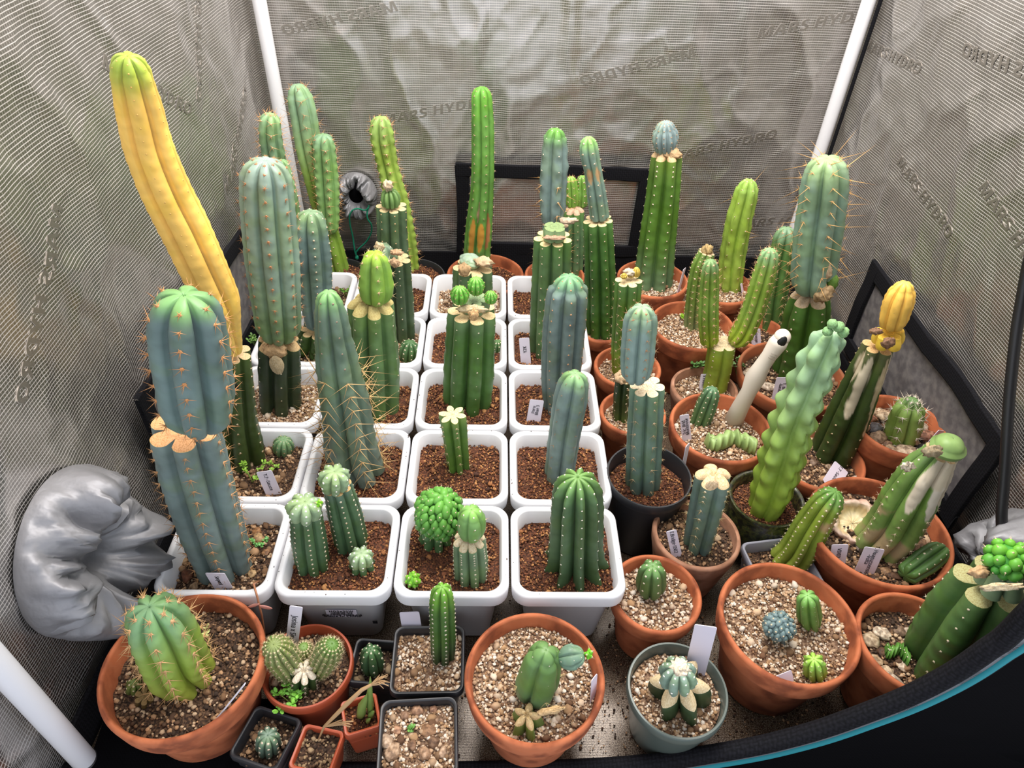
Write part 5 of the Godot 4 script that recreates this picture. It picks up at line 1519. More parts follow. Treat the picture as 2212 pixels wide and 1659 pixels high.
	scrap(o, "knob", Vector3(0.3404, 0.3958, -0.1557), Vector3(0.0059, 0.0059, 0.0059), "#84b47c", Vector3.ZERO, 0.1)
	scrap(o, "knob", Vector3(0.3305, 0.3895, -0.1557), Vector3(0.0054, 0.0054, 0.0054), "#84b47c", Vector3.ZERO, 0.1)
	o = thing("grafted_cactus", "yellow cactus head on a dark leaning stock covered with corky scars", "cactus", Vector3(0.4744, 0.085, -0.2672))
	stem(o, "rootstock", [Vector4(0.4744, 0.085, -0.2672, 0.0312), Vector4(0.4748, 0.1517, -0.2672, 0.0305), Vector4(0.4718, 0.2329, -0.2672, 0.0246), Vector4(0.4698, 0.2851, -0.2672, 0.0196)], {n = 5, d = 0.26, cut = 1, a = '#34481e', b = '#5a6038', L = 0.003, k = 3, sp = 0.013, cc = '#c8a878', ac = '#c8b080', per = 16, bl = 1.4, scars = [[0.45, 0.97, -38, 20, '#c4b8a0'], [0.5, 0.98, 20, 11, '#b0a080'], [0.3, 0.55, 28, 12, '#c8ae8a'], [0.62, 0.97, 66, 14, '#bcb09c'], [0.72, 1.0, -80, 20, '#b4a890']]})
	stem(o, "scion_base", [Vector4(0.4728, 0.293, -0.2572, 0.0175), Vector4(0.471, 0.3025, -0.2572, 0.0191), Vector4(0.468, 0.3148, -0.2572, 0.0172)], {n = 5, d = 0.3, bot = 0.3, cut = 1, a = '#e0b42c', L = 0, ar = 0, sp = 0.02, cc = '#e4bc40'})
	stem(o, "scion", [Vector4(0.4673, 0.3206, -0.2552, 0.0126), Vector4(0.4642, 0.336, -0.2552, 0.0164), Vector4(0.4604, 0.3631, -0.2552, 0.0171), Vector4(0.4579, 0.3891, -0.2552, 0.0119)], {n = 7, d = 0.14, bot = 0.8, a = '#eab23c', b = '#ecc044', L = 0, sp = 0.008, ac = '#8a6a3c', ar = 0.0005, bump = 0.05, wr = 0.05})
	scrap(o, "dry_knot", Vector3(0.4522, 0.3217, -0.2272), Vector3(0.0084, 0.0067, 0.0039), "#8a6a54", Vector3(0, 0, 0), 0.35)
	scrap(o, "dry_knot", Vector3(0.4336, 0.335, -0.2312), Vector3(0.0072, 0.0044, 0.0039), "#8a6a54", Vector3(0, 0, 0), 0.35)
	o = thing("cactus", "small spiny green cactus narrowing at its tip, standing among river pebbles", "cactus", Vector3(0.5567, 0.123, -0.2592))
	stem(o, "stem", [Vector4(0.5567, 0.123, -0.2592, 0.0218), Vector4(0.5537, 0.1473, -0.2592, 0.024), Vector4(0.5471, 0.1801, -0.2592, 0.021), Vector4(0.5457, 0.2024, -0.2592, 0.0125)], {n = 6, d = 0.18, a = '#8cae4c', b = '#6a9450', L = 0.013, k = 8, sp = 0.013, sc = '#e0ccb0', ac = '#ece4d4', ar = 0.0018, w = 0.00055})
	o = thing("cactus_stump", "blue-green spiny stump with an angular cream cut top in the pale clay pot", "cactus", Vector3(0.2422, 0.083, -0.1039))
	stem(o, "stem", [Vector4(0.2422, 0.083, -0.1039, 0.0184), Vector4(0.2405, 0.1206, -0.1039, 0.0197), Vector4(0.2372, 0.1743, -0.1039, 0.0211), Vector4(0.2347, 0.2143, -0.1039, 0.021)], {n = 5, d = 0.24, cut = 2, a = '#54786a', b = '#5f806e', L = 0.009, k = 5, sp = 0.013, sc = '#d0aa58', cc = '#e8d0a8', ph = 0.63})
	scrap(o, "cut_facet", Vector3(0.2159, 0.2496, -0.0619), Vector3(0.007, 0.008, 0.002), "#e0c8a4", Vector3(0, 0, 0), 0.1)
	o = thing("columnar_cactus", "ribbed green cactus leaning right with yellow-brown scarring near its tip, in the grey square pot", "cactus", Vector3(0.3647, 0.057, -0.0985))
	stem(o, "stem", [Vector4(0.3647, 0.057, -0.0985, 0.0242), Vector4(0.3721, 0.0816, -0.0985, 0.0232), Vector4(0.3741, 0.1296, -0.0985, 0.0213), Vector4(0.3774, 0.1701, -0.0985, 0.0184), Vector4(0.3827, 0.1983, -0.0985, 0.0147)], {n = 8, d = 0.2, a = '#86a02c', b = '#5f9040', base = '#8a9c2e', bump = 0.07, sp = 0.008, L = 0.004, k = 3, sc = '#c8b070', patch = '#c0a478', p0 = 0.6, p1 = 0.9})
	o = thing("grafted_cactus", "large leaning green cactus with bare cream scars and smooth green cap, in the widest pot", "cactus", Vector3(0.4643, 0.101, -0.0933))
	stem(o, "rootstock", [Vector4(0.4643, 0.101, -0.0933, 0.0305), Vector4(0.4727, 0.1376, -0.0933, 0.0319), Vector4(0.4716, 0.1906, -0.0933, 0.0307), Vector4(0.4717, 0.2395, -0.0933, 0.0263), Vector4(0.4754, 0.2716, -0.0933, 0.018)], {n = 7, d = 0.2, cut = 1, a = '#6a903c', b = '#6a8c48', base = '#84984e', L = 0.006, k = 5, sp = 0.011, sc = '#d8b888', patch = '#a89470', p0 = 0.05, p1 = 0.5, cc = '#c0aa88', st = 0.62, per = 16, scars = [[0.56, 1.05, -34, 20, '#d6cab4'], [0.5, 1.05, 16, 20, '#ddd4c4'], [0.56, 1.02, 58, 16, '#d6cab4'], [0.78, 1.1, -4, 50, '#cfc2aa']]})
	stem(o, "scion", [Vector4(0.4674, 0.2827, -0.0813, 0.0161), Vector4(0.4668, 0.2957, -0.0813, 0.0189), Vector4(0.4668, 0.307, -0.0813, 0.0157)], {n = 4, d = 0.02, cr = 0.0, bot = 0.4, dome = 0.85, a = '#70904a', L = 0, sp = 0.02, ar = 0})
	scrap(o, "dry_knot", Vector3(0.4309, 0.3111, -0.0573), Vector3(0.0096, 0.0072, 0.0048), "#a89a80", Vector3(0, 0, 0), 0.35)
	scrap(o, "dry_tuft", Vector3(0.4019, 0.3027, -0.0433), Vector3(0.0062, 0.0047, 0.0019), "#e8dcc8", Vector3(0, 0, -0.6), 0.9)
	o = thing("cactus", "dark green ribbed cutting lying at the right edge of the widest pot", "cactus", Vector3(0.4804, 0.104, -0.0431))
	stem(o, "stem", [Vector4(0.4721, 0.116, -0.0389, 0.013), Vector4(0.5042, 0.12, -0.0573, 0.0155), Vector4(0.5302, 0.13, -0.0706, 0.0135)], {n = 6, d = 0.24, bot = 0.3, a = "#3f7028", b = "#4f7e3a", L = 0.0015, k = 3, sp = 0.009})
	o = thing("monstrose_cactus", "blue-grey knobbly cactus in the grit pot near the zipper", "cactus", Vector3(0.3022, 0.1, 0.0304))
	stem(o, "stem", [Vector4(0.3022, 0.1, 0.0304, 0.0115), Vector4(0.3006, 0.1057, 0.0304, 0.013), Vector4(0.2968, 0.1234, 0.0304, 0.0113)], {n = 8, d = 0.2, a = '#5f7470', L = 0, sp = 0.008, bump = 0.2})
	knobs(o, "knobby_crown", Vector3(0.2942, 0.1283, 0.0344), Vector3(0.0163, 0.0127, 0.0152), 60, 0.0033, "#5d7270", "#75898a", Vector3(0, 0, 0), 1.4)
	o = thing("cactus", "bright green four-ribbed cutting at the right of the grit pot near the zipper", "cactus", Vector3(0.345, 0.1, 0.0164))
	stem(o, "stem", [Vector4(0.345, 0.1, 0.0164, 0.0106), Vector4(0.337, 0.1192, 0.0164, 0.0136), Vector4(0.3223, 0.1602, 0.0164, 0.0111)], {n = 6, d = 0.2, a = '#6a9a3c', b = '#6fa848', L = 0, sp = 0.006, ar = 0.0006, dome = 0.7})
	o = thing("cactus", "small lime-green wrinkled pup at the front of the grit pot near the zipper", "cactus", Vector3(0.3295, 0.1, 0.0781))
	stem(o, "stem", [Vector4(0.3295, 0.1, 0.0781, 0.009), Vector4(0.3246, 0.1124, 0.0781, 0.0114), Vector4(0.3156, 0.1381, 0.0781, 0.0101)], {n = 7, d = 0.26, a = '#7fae3c', b = '#8abc3c', L = 0, sp = 0.007, bump = 0.12, dome = 0.7, ac = '#a0c050'})
	o = thing("grafted_cactus", "broad flat dark green cut stock with a bright knobbly head, at the lower right edge", "cactus", Vector3(0.4784, 0.092, 0.0588))
	stem(o, "rootstock", [Vector4(0.4784, 0.092, 0.0588, 0.0386), Vector4(0.4746, 0.1266, 0.0588, 0.0413), Vector4(0.469, 0.1915, 0.0588, 0.0413), Vector4(0.462, 0.248, 0.0588, 0.0336)], {n = 5, d = 0.36, cut = 1, a = '#4a7034', b = '#567a3c', L = 0.003, k = 4, sp = 0.02, sc = '#e8d8b0', cc = '#a8a878', ac = '#d8c49c', ar = 0.0014})
	stem(o, "scion_base", [Vector4(0.4573, 0.2633, 0.0688, 0.0218), Vector4(0.4527, 0.2798, 0.0688, 0.018), Vector4(0.4479, 0.293, 0.0688, 0.0127)], {n = 5, d = 0.2, cut = 1, a = '#7a9468', L = 0, ar = 0, sp = 0.02})
	knobs(o, "scion", Vector3(0.4397, 0.3086, 0.0728), Vector3(0.0178, 0.0154, 0.0166), 34, 0.0054, "#48903a", "#74b83c", Vector3(0, 0, 0), 1.1)
	scrap(o, "dry_rind", Vector3(0.4166, 0.2972, 0.0788), Vector3(0.0092, 0.0054, 0.005), "#c8a880", Vector3(0, 0, 0), 0.35)
	scrap(o, "dry_rind", Vector3(0.397, 0.3351, 0.1188), Vector3(0.0171, 0.0038, 0.0027), "#d4c4a4", Vector3(0, 0, 0.1), 0.35)
	o = thing("crested_cactus", "small dark green crested cutting lying on bark chunks in the lower right pot", "cactus", Vector3(0.4292, 0.095, 0.0485))
	crest(o, Vector3(0.4199, 0.095, 0.043), Vector3(0.443, 0.095, 0.0555), 0.012, 0.008, "#3f6a2c", "#5a8a3a")
	o = thing("cactus", "small egg-shaped dark green cactus standing alone in pale grit", "cactus", Vector3(0.1713, 0.079, -0.0376))
	stem(o, "stem", [Vector4(0.1713, 0.079, -0.0376, 0.0141), Vector4(0.1695, 0.0972, -0.0376, 0.0183), Vector4(0.1657, 0.135, -0.0376, 0.0151)], {n = 6, d = 0.17, bot = 0.5, a = '#4f7038', b = '#5f8a48', L = 0, sp = 0.011, dome = 0.8})
	o = thing("grafted_cactus", "six-pointed dark cut stock with a flat blue-green woolly head, in the cloudy plastic pot", "cactus", Vector3(0.1838, 0.071, 0.0889))
	stem(o, "rootstock", [Vector4(0.1838, 0.071, 0.0889, 0.0292), Vector4(0.1849, 0.0709, 0.0889, 0.0328), Vector4(0.1786, 0.1048, 0.0889, 0.0318)], {n = 6, d = 0.5, cut = 2, a = '#2f4424', b = '#3a5230', L = 0.004, k = 4, sp = 0.02, cc = '#d8c8a4', ce = '#e8dcb8', bl = 0.7})
	stem(o, "scion", [Vector4(0.1698, 0.1294, 0.1009, 0.0156), Vector4(0.1666, 0.147, 0.1009, 0.0191), Vector4(0.1644, 0.164, 0.1009, 0.0151)], {n = 8, d = 0.2, bot = 0.6, dome = 0.5, a = '#6f9078', b = '#7a9a80', L = 0, sp = 0.01, bump = 0.06, ac = '#f0ece0', ring = 0.003})
	scrap(o, "woolly_centre", Vector3(0.1559, 0.2009, 0.1189), Vector3(0.0082, 0.003, 0.0074), "#ece0cc", Vector3(0, 0, 0), 0.5)
	o = thing("grafted_cactus", "egg-shaped green cactus leaning on grit with a smaller blue-green ball on its shoulder", "cactus", Vector3(0.024, 0.095, 0.095))
	stem(o, "stem", [Vector4(0.024, 0.095, 0.095, 0.0185), Vector4(0.0267, 0.1166, 0.095, 0.023), Vector4(0.0298, 0.1629, 0.095, 0.0197), Vector4(0.0321, 0.1865, 0.095, 0.013)], {n = 4, d = 0.12, bot = 0.4, a = '#58803c', b = '#65904a', base = '#6a8c64', L = 0.018, k = 4, sp = 0.026, sc = '#d8b860', w = 0.0004, st = 0.4, ar = 0.0008, wr = 0.04})
	stem(o, "offset", [Vector4(0.0446, 0.1686, 0.095, 0.0087), Vector4(0.0567, 0.1723, 0.095, 0.0127), Vector4(0.0698, 0.1778, 0.095, 0.0109)], {n = 6, d = 0.1, bot = 0.9, a = '#5f8868', b = '#6a946a', L = 0, sp = 0.014, ar = 0.0008})
	knobs(o, "bud", Vector3(0.0743, 0.1787, 0.095), Vector3(0.0036, 0.005, 0.0036), 9, 0.0016, "#6ab82c", "#7cc834", Vector3(0, 0, 0), 1.4)
	o = thing("cactus_stump", "withered tan-topped five-armed stub at the front of the pot with the egg-shaped cactus", "cactus", Vector3(0.0162, 0.095, 0.128))
	stem(o, "stem", [Vector4(0.0162, 0.095, 0.128, 0.0146), Vector4(0.0162, 0.0949, 0.128, 0.0151), Vector4(0.0153, 0.1161, 0.128, 0.0139)], {n = 5, d = 0.55, cut = 2, a = '#5a7a30', b = '#6e8038', flare = 0.25, L = 0, sp = 0.03, ar = 0, cc = '#c0aa80', ph = 1.6, bl = 0.7})
	scrap(o, "dry_husk", Vector3(0.0366, 0.1517, 0.138), Vector3(0.0133, 0.0035, 0.0031), "#c8ab80", Vector3(0, 0, 0.4), 0.4)
	o = thing("cactus", "slim upright dark green cactus with a lime tip, before the front row of white pots", "cactus", Vector3(-0.076, 0.058, 0.034))
	stem(o, "stem", [Vector4(-0.076, 0.058, 0.034, 0.0138), Vector4(-0.0746, 0.097, 0.034, 0.0144), Vector4(-0.0733, 0.1629, 0.034, 0.0136), Vector4(-0.072, 0.199, 0.034, 0.0108)], {n = 6, d = 0.24, a = '#3f662a', b = '#6aa82e', bs = 0.7, base = '#38542c', L = 0.002, k = 3, sp = 0.007, sc = '#e0d8b8'})
	o = thing("cactus", "small egg-shaped dark green cactus slumped in a square black pot", "cactus", Vector3(-0.1561, 0.037, 0.04))
	stem(o, "stem", [Vector4(-0.1561, 0.037, 0.04, 0.0113), Vector4(-0.1565, 0.0539, 0.04, 0.0143), Vector4(-0.1555, 0.0851, 0.04, 0.0108)], {n = 6, d = 0.14, bot = 0.7, a = '#345c2e', b = '#3a6a34', L = 0.003, k = 3, sp = 0.009, sc = '#d0c8a0'})
	o = thing("cactus", "tiny grey-green button cactus in the black pot at the front edge", "cactus", Vector3(-0.2554, 0.037, 0.1275))
	stem(o, "stem", [Vector4(-0.2554, 0.037, 0.1275, 0.0113), Vector4(-0.2545, 0.0442, 0.1275, 0.0132), Vector4(-0.2501, 0.0716, 0.1275, 0.0114)], {n = 8, d = 0.16, bot = 0.4, dome = 0.6, a = '#55735a', b = '#5f8064', L = 0.002, k = 3, sp = 0.009, ac = '#d0b898', ar = 0.0014})
	o = thing("cactus", "thick leaning green cactus with stout orange spines in the front left terracotta pot", "cactus", Vector3(-0.3366, 0.096, 0.0793))
	stem(o, "stem", [Vector4(-0.3366, 0.096, 0.0793, 0.0274), Vector4(-0.3438, 0.1206, 0.0793, 0.0315), Vector4(-0.3407, 0.1804, 0.0793, 0.0308), Vector4(-0.3391, 0.2341, 0.0793, 0.0249)], {n = 7, d = 0.24, a = '#86a43a', b = '#62985a', bs = 0.5, base = '#9cae3c', L = 0.016, k = 7, sp = 0.017, sc = '#d0924a', ac = '#d09a5c', ar = 0.0021, w = 0.0006, bump = 0.05, dome = 0.8})
	o = thing("cactus", "small dull green knobbly pup left of the thick leaning cactus", "cactus", Vector3(-0.3911, 0.096, 0.0917))
	stem(o, "stem", [Vector4(-0.3911, 0.096, 0.0917, 0.0077), Vector4(-0.3904, 0.0997, 0.0917, 0.0082), Vector4(-0.3864, 0.1137, 0.0917, 0.0062)], {n = 6, d = 0.2, a = '#6a7c3c', L = 0, sp = 0.006, bump = 0.12, ac = '#c8b080'})
	o = thing("cactus_stump", "dried star-cut stub at the foot of the thick leaning cactus", "cactus", Vector3(-0.3765, 0.096, 0.1039))
	stem(o, "stem", [Vector4(-0.3765, 0.096, 0.1039, 0.009), Vector4(-0.3766, 0.0959, 0.1039, 0.0095), Vector4(-0.3731, 0.1071, 0.1039, 0.0094)], {n = 6, d = 0.4, cut = 1, a = '#5a4a24', L = 0, sp = 0.02, ar = 0, cc = '#8a7248', ce = '#d8c898'})
	o = thing("furry_cactus", "furry many-ribbed cactus with three heads round a white star-shaped cut", "cactus", Vector3(-0.2274, 0.056, 0.0665))
	stem(o, "rootstock", [Vector4(-0.2274, 0.056, 0.0665, 0.0149), Vector4(-0.2276, 0.0611, 0.0665, 0.0164), Vector4(-0.2238, 0.0842, 0.0665, 0.0151)], {n = 7, d = 0.34, cut = 2, a = '#2c4c1e', L = 0.008, k = 6, sp = 0.012, cc = '#e8e0d0', sc = '#c8b090'})
	stem(o, "stem", [Vector4(-0.2383, 0.0366, 0.0545, 0.0121), Vector4(-0.2429, 0.0782, 0.0572, 0.0168), Vector4(-0.2475, 0.1153, 0.0598, 0.0172), Vector4(-0.2479, 0.1355, 0.0625, 0.014)], {n = 14, a = '#7c8a4a', b = '#7e8e4c', d = 0.1, bot = 0.6, L = 0.006, k = 8, sp = 0.0045, ac = '#e8dca0', ar = 0.001, sc = '#d0b078', w = 0.00022, wr = 0.0})
	stem(o, "stem", [Vector4(-0.2185, 0.0563, 0.0545, 0.012), Vector4(-0.2052, 0.0836, 0.0545, 0.0147), Vector4(-0.1943, 0.1117, 0.0545, 0.0149), Vector4(-0.1897, 0.1233, 0.0545, 0.0128)], {n = 14, a = '#7c8a4a', b = '#5f8a34', d = 0.1, bot = 0.6, L = 0.006, k = 8, sp = 0.0045, ac = '#e8dca0', ar = 0.001, sc = '#d0b078', w = 0.00022, wr = 0.0})
	stem(o, "stem", [Vector4(-0.2334, 0.0458, 0.0405, 0.0106), Vector4(-0.2307, 0.0723, 0.0405, 0.012), Vector4(-0.2285, 0.0916, 0.0405, 0.0102)], {n = 14, a = '#7c8a4a', b = '#6a8c3c', d = 0.1, bot = 0.6, L = 0.006, k = 8, sp = 0.0045, ac = '#e8dca0', ar = 0.001, sc = '#d0b078', w = 0.00022, wr = 0.0})
	# plant labels
	label_card(Vector3(-0.3345, 0.095, -0.0291), Vector3(-0.3335, 0.1358, -0.0231), 0.0217, ["Serpent"], 0.0055, "lavender-white label reading Serpent, at the foot of the grey-blue graft", 1, 0)
	label_card(Vector3(-0.3099, 0.097, -0.1705), Vector3(-0.317, 0.1356, -0.1765), 0.0208, ["T.? -Sauce"], 0.0052, "lavender-white label among weeds under the yellow graft", 1, 0)
	label_card(Vector3(0.0303, 0.101, -0.4473), Vector3(0.0256, 0.1473, -0.4533), 0.0165, ["Y2K"], 0.0075, "label reading Y2K beside the cut stock", -1, 0)
	label_card(Vector3(0.0377, 0.101, -0.3114), Vector3(0.0414, 0.1383, -0.3174), 0.0206, ["Peru", "Blue 3"], 0.0055, "label reading Peru Blue 3, in a white pot", -1, 0)
	label_card(Vector3(0.3158, 0.098, -0.6496), Vector3(0.3205, 0.1562, -0.6556), 0.0137, [], 0.004, "narrow label seen nearly edge-on, right of the round-headed stock", 1, 1)
	label_card(Vector3(0.4534, 0.083, -0.6886), Vector3(0.4468, 0.102, -0.6946), 0.0089, [], 0.004, "tiny white label half hidden behind the Y-shaped cactus", 1, 1)
	label_card(Vector3(0.4375, 0.078, -0.5309), Vector3(0.4293, 0.1097, -0.5369), 0.0162, ["athleen"], 0.0055, "white label tucked in the pot behind the curved arm", -1, 0)
	label_card(Vector3(0.3215, 0.074, -0.4181), Vector3(0.3206, 0.1025, -0.4241), 0.0181, ["Psycho0", "x Eileen"], 0.0055, "white label reading Psycho0 x Eileen, before the Y-shaped trunk", 1, 0)
	label_card(Vector3(0.2624, 0.094, -0.2819), Vector3(0.2506, 0.1404, -0.2879), 0.0136, ["Tric. Brid.", "Monstrose"], 0.0045, "label at the left rim of the finger stake pot, with small writing", -1, 0)
	label_card(Vector3(0.2447, 0.099, -0.2244), Vector3(0.2447, 0.1392, -0.2304), 0.0129, [], 0.004, "blank lavender label at the right rim of the round black pot", 1, 0.9)
	label_card(Vector3(0.425, 0.088, -0.3716), Vector3(0.4231, 0.1374, -0.3776), 0.0233, ["T. Bridge", "-lumberi"], 0.0055, "label reading T. Bridge in the bowl under the long-spined graft", 1, 0)
	label_card(Vector3(0.4517, 0.088, -0.2079), Vector3(0.4698, 0.1007, -0.2279), 0.0259, ["T.? -Sauce"], 0.0055, "label lying on gravel in the bowl behind the knobbly cactus", 1, 0.3)
	label_card(Vector3(0.2121, 0.086, -0.0868), Vector3(0.1985, 0.129, -0.0928), 0.0129, ["T.Bridge-SS02"], 0.0046, "label reading T.Bridge-SS02 in the pale clay pot", 1, 0)
	label_card(Vector3(0.4032, 0.104, -0.0649), Vector3(0.3995, 0.1334, -0.0709), 0.0194, ["VIVID"], 0.006, "off-white label at the left edge of the widest pot", 1, -0.1)
	label_card(Vector3(0.4311, 0.104, -0.0506), Vector3(0.4315, 0.1462, -0.0566), 0.0225, ["T. Huanucoensis", "-Volta"], 0.0048, "lavender label reading T. Huanucoensis, in the widest pot", 1, -0.2)
	label_card(Vector3(0.5862, 0.126, -0.2416), Vector3(0.599, 0.155, -0.2476), 0.0169, [], 0.004, "blank grey label behind the pebbles, beside the smooth green cap", 1, 0.4)
	label_card(Vector3(0.2918, 0.103, 0.0877), Vector3(0.2879, 0.1144, 0.0817), 0.0217, [], 0.004, "blank lavender label sunk in grit at the front of the pot near the zipper", 1, 0.2)
	label_card(Vector3(0.2062, 0.074, 0.0616), Vector3(0.2015, 0.1641, 0.0556), 0.0227, [], 0.004, "large blank grey label standing in the cloudy plastic pot", 1, -0.2)
	label_card(Vector3(0.0863, 0.098, 0.1007), Vector3(0.0847, 0.1322, 0.0947), 0.0107, [], 0.004, "blank label leaning on the right rim of the egg-shaped cactus pot", 1, 0.9)
	label_card(Vector3(-0.1135, 0.061, 0.0047), Vector3(-0.1158, 0.0932, -0.0013), 0.0229, [], 0.004, "blank mauve label at the back of the square pot with the slim cactus", 1, 0)
	label_card(Vector3(-0.2501, 0.059, 0.0307), Vector3(-0.2303, 0.1462, 0.0247), 0.0138, ["Josina x Sioo"], 0.0085, "white label with bold black writing behind the furry cactus", 1, 0)
	label_card(Vector3(-0.2985, 0.099, 0.1263), Vector3(-0.2538, 0.1689, 0.1203), 0.0033, [], 0.004, "mauve label seen edge-on at the right of the front left pot", 1, 1.4)
	# weeds
	weed("cluster of small weeds at the front of the pot with the yellow graft", Vector3(-0.3441, 0.097, -0.1926), 0.022, 0.03, 7, 0.0026, "#7fa83c")
	weed("thin weeds beside the small round seedling cactus", Vector3(-0.3165, 0.097, -0.2197), 0.02, 0.024, 5, 0.0026, "#8fb848")
	weed("weeds in the corner by the left vent screen", Vector3(-0.412, 0.095, -0.4825), 0.012, 0.026, 5, 0.0032, "#6a9048")
	weed("weeds at the right of the rearmost left white pot", Vector3(-0.2916, 0.095, -0.638), 0.014, 0.02, 4, 0.0028, "#6a9a3c")
	weed("tiny weeds behind the grey-blue graft", Vector3(-0.309, 0.095, -0.0895), 0.014, 0.014, 4, 0.0024, "#5f9a50")
	weed("small leafy weed left of the Y-shaped trunk", Vector3(0.3152, 0.074, -0.4577), 0.012, 0.03, 6, 0.0034, "#5f8a4a")
	weed("thin weed right of the Y-shaped trunk", Vector3(0.3853, 0.074, -0.4569), 0.014, 0.04, 5, 0.003, "#6a8a54")
	weed("bright green weed spilling over the front of the brown plastic pot", Vector3(-0.2392, 0.059, 0.0867), 0.02, 0.012, 8, 0.0038, "#7cbc48")
	weed("small weed sprig behind the furry cactus", Vector3(-0.2668, 0.059, 0.0223), 0.006, 0.016, 3, 0.004, "#6cb040")
	weed("pale dry weed stalks beside the thick leaning cactus", Vector3(-0.3259, 0.099, 0.0471), 0.012, 0.04, 6, 0.0024, "#b8b878")
	weed("single seedling in the pot of coarse pumice", Vector3(-0.1039, 0.073, 0.1252), 0.005, 0.008, 3, 0.0024, "#6a9a4a")
	weed("bright two-leaved seedling left of the short spiny cactus", Vector3(0.3145, 0.101, -0.5755), 0.006, 0.012, 2, 0.0045, "#9ad040")


func build_extras() -> void:
	var g: Geo
	var o: Node3D
	o = thing("finger_stake", "white sculpted finger with a dark nail stuck upright in a terracotta pot", "ornament", Vector3(0.3425, 0.094, -0.3263))
	g = Geo.new()
	g.tint = kol("#dcd2c4")
	g.tube(PackedVector3Array([Vector3(0, 0, 0), Vector3(-0.0012, 0.038, 0.01), Vector3(0.0036, 0.0681, 0.01), Vector3(0.0063, 0.0945, 0.01), Vector3(0.0097, 0.1142, 0.01), Vector3(0.0154, 0.1342, 0.01), Vector3(0.0212, 0.1553, 0.01), Vector3(0.0244, 0.1665, 0.01)]), PackedFloat32Array([0.014, 0.0122, 0.011, 0.0144, 0.011, 0.0105, 0.0129, 0.0103]), 18)
	g.ball(Vector3(0.0244, 0.1665, 0.01), Basis.from_scale(Vector3.ONE * 0.0112), 16, 10)
	part("finger", g.mesh(), mats.spine, o)
	g = Geo.new()
	g.tint = kol("#4a4a4e")
	g.ball(Vector3(0.0214, 0.1637, 0.0185), Basis(Vector3(0.0058, -0.0017, 0.0015), Vector3(0.0029, 0.0101, 0), Vector3(-0.0007, 0.0002, 0.0031)), 14, 8)
	part("nail", g.mesh(), mats.cable, o, "", "dark grey fingernail")
	g = Geo.new()
	g.tint = kol("#8a7f74")
	g.tube(PackedVector3Array([Vector3(0.0113, 0.1463, 0.0211), Vector3(0.0152, 0.146, 0.0227), Vector3(0.0188, 0.1442, 0.0231)]), PackedFloat32Array([0.0004]), 5)
	g.tube(PackedVector3Array([Vector3(0.0104, 0.143, 0.0211), Vector3(0.014, 0.1419, 0.0227), Vector3(0.0178, 0.1408, 0.0231)]), PackedFloat32Array([0.0004]), 5)
	g.tube(PackedVector3Array([Vector3(0.0094, 0.1396, 0.0211), Vector3(0.0128, 0.1378, 0.0227), Vector3(0.0168, 0.1374, 0.0231)]), PackedFloat32Array([0.0004]), 5)
	part("knuckle_creases", g.mesh(), mats.spine, o)
	o = thing("stone", "round pinkish stone with a hollow cream centre, in the widest pot", "stone", Vector3(0.4429, 0.104, -0.1243))
	geode(o, 0.031)
	# river pebbles
	o = get_node("terracotta_pot_006")
	rock(o, "pebble", Vector3(-0.0357, 0.1291, -0.0275), Vector3(0.0096, 0.0057, 0.0074), "#6a625c", 0.2458)
	rock(o, "pebble", Vector3(-0.0143, 0.1286, -0.0462), Vector3(0.0083, 0.0049, 0.0064), "#c8b49c", 0.4836)
	rock(o, "pebble", Vector3(-0.0013, 0.13, -0.0379), Vector3(0.0127, 0.0075, 0.0098), "#d0bca0", 0.5904)
	rock(o, "pebble", Vector3(-0.0234, 0.13, -0.0106), Vector3(0.0125, 0.0074, 0.0096), "#5f6066", 0.8849)
	rock(o, "pebble", Vector3(-0.0384, 0.1288, -0.0103), Vector3(0.0088, 0.0052, 0.0068), "#8a6a50", 0.4798)
	rock(o, "pebble", Vector3(-0.0276, 0.1304, 0.0081), Vector3(0.0137, 0.0081, 0.0106), "#b49a80", 0.8446)
	rock(o, "pebble", Vector3(-0.017, 0.1289, 0.0304), Vector3(0.0092, 0.0055, 0.0071), "#d4bca0", -0.942)
	rock(o, "pebble", Vector3(-0.0005, 0.131, 0.0363), Vector3(0.0156, 0.0092, 0.012), "#d8c4ac", -0.0688)
	rock(o, "pebble", Vector3(0.026, 0.1298, 0.0297), Vector3(0.0121, 0.0071, 0.0093), "#3c3c42", 0.8867)
	rock(o, "pebble", Vector3(0.0439, 0.1302, 0.0022), Vector3(0.0131, 0.0077, 0.0101), "#b0806a", 0.2979)
	rock(o, "pebble", Vector3(0.0428, 0.13, -0.0121), Vector3(0.0125, 0.0074, 0.0097), "#d8ccb8", 0.8018)
	rock(o, "pebble", Vector3(0.0436, 0.1286, -0.0165), Vector3(0.0081, 0.0048, 0.0063), "#c8b090", -0.7736)
	rock(o, "pebble", Vector3(-0.0218, 0.1288, -0.0317), Vector3(0.0089, 0.0053, 0.0069), "#8a5a40", -0.0619)
	rock(o, "pebble", Vector3(0.0156, 0.1286, -0.0457), Vector3(0.0083, 0.0049, 0.0064), "#a08468", -0.5069)
	rock(o, "pebble", Vector3(0.0399, 0.1294, -0.0236), Vector3(0.0105, 0.0062, 0.0081), "#c4b09a", 0.0875)
	rock(o, "pebble", Vector3(-0.0187, 0.1285, 0.0188), Vector3(0.0079, 0.0047, 0.0061), "#a88870", 0.1479)
	rock(o, "pebble", Vector3(0.0395, 0.1286, -0.0279), Vector3(0.0083, 0.0049, 0.0064), "#cdb79a", -0.9738)
	rock(o, "pebble", Vector3(0.0449, 0.1288, -0.0163), Vector3(0.0089, 0.0053, 0.0069), "#b8a48c", -0.5665)
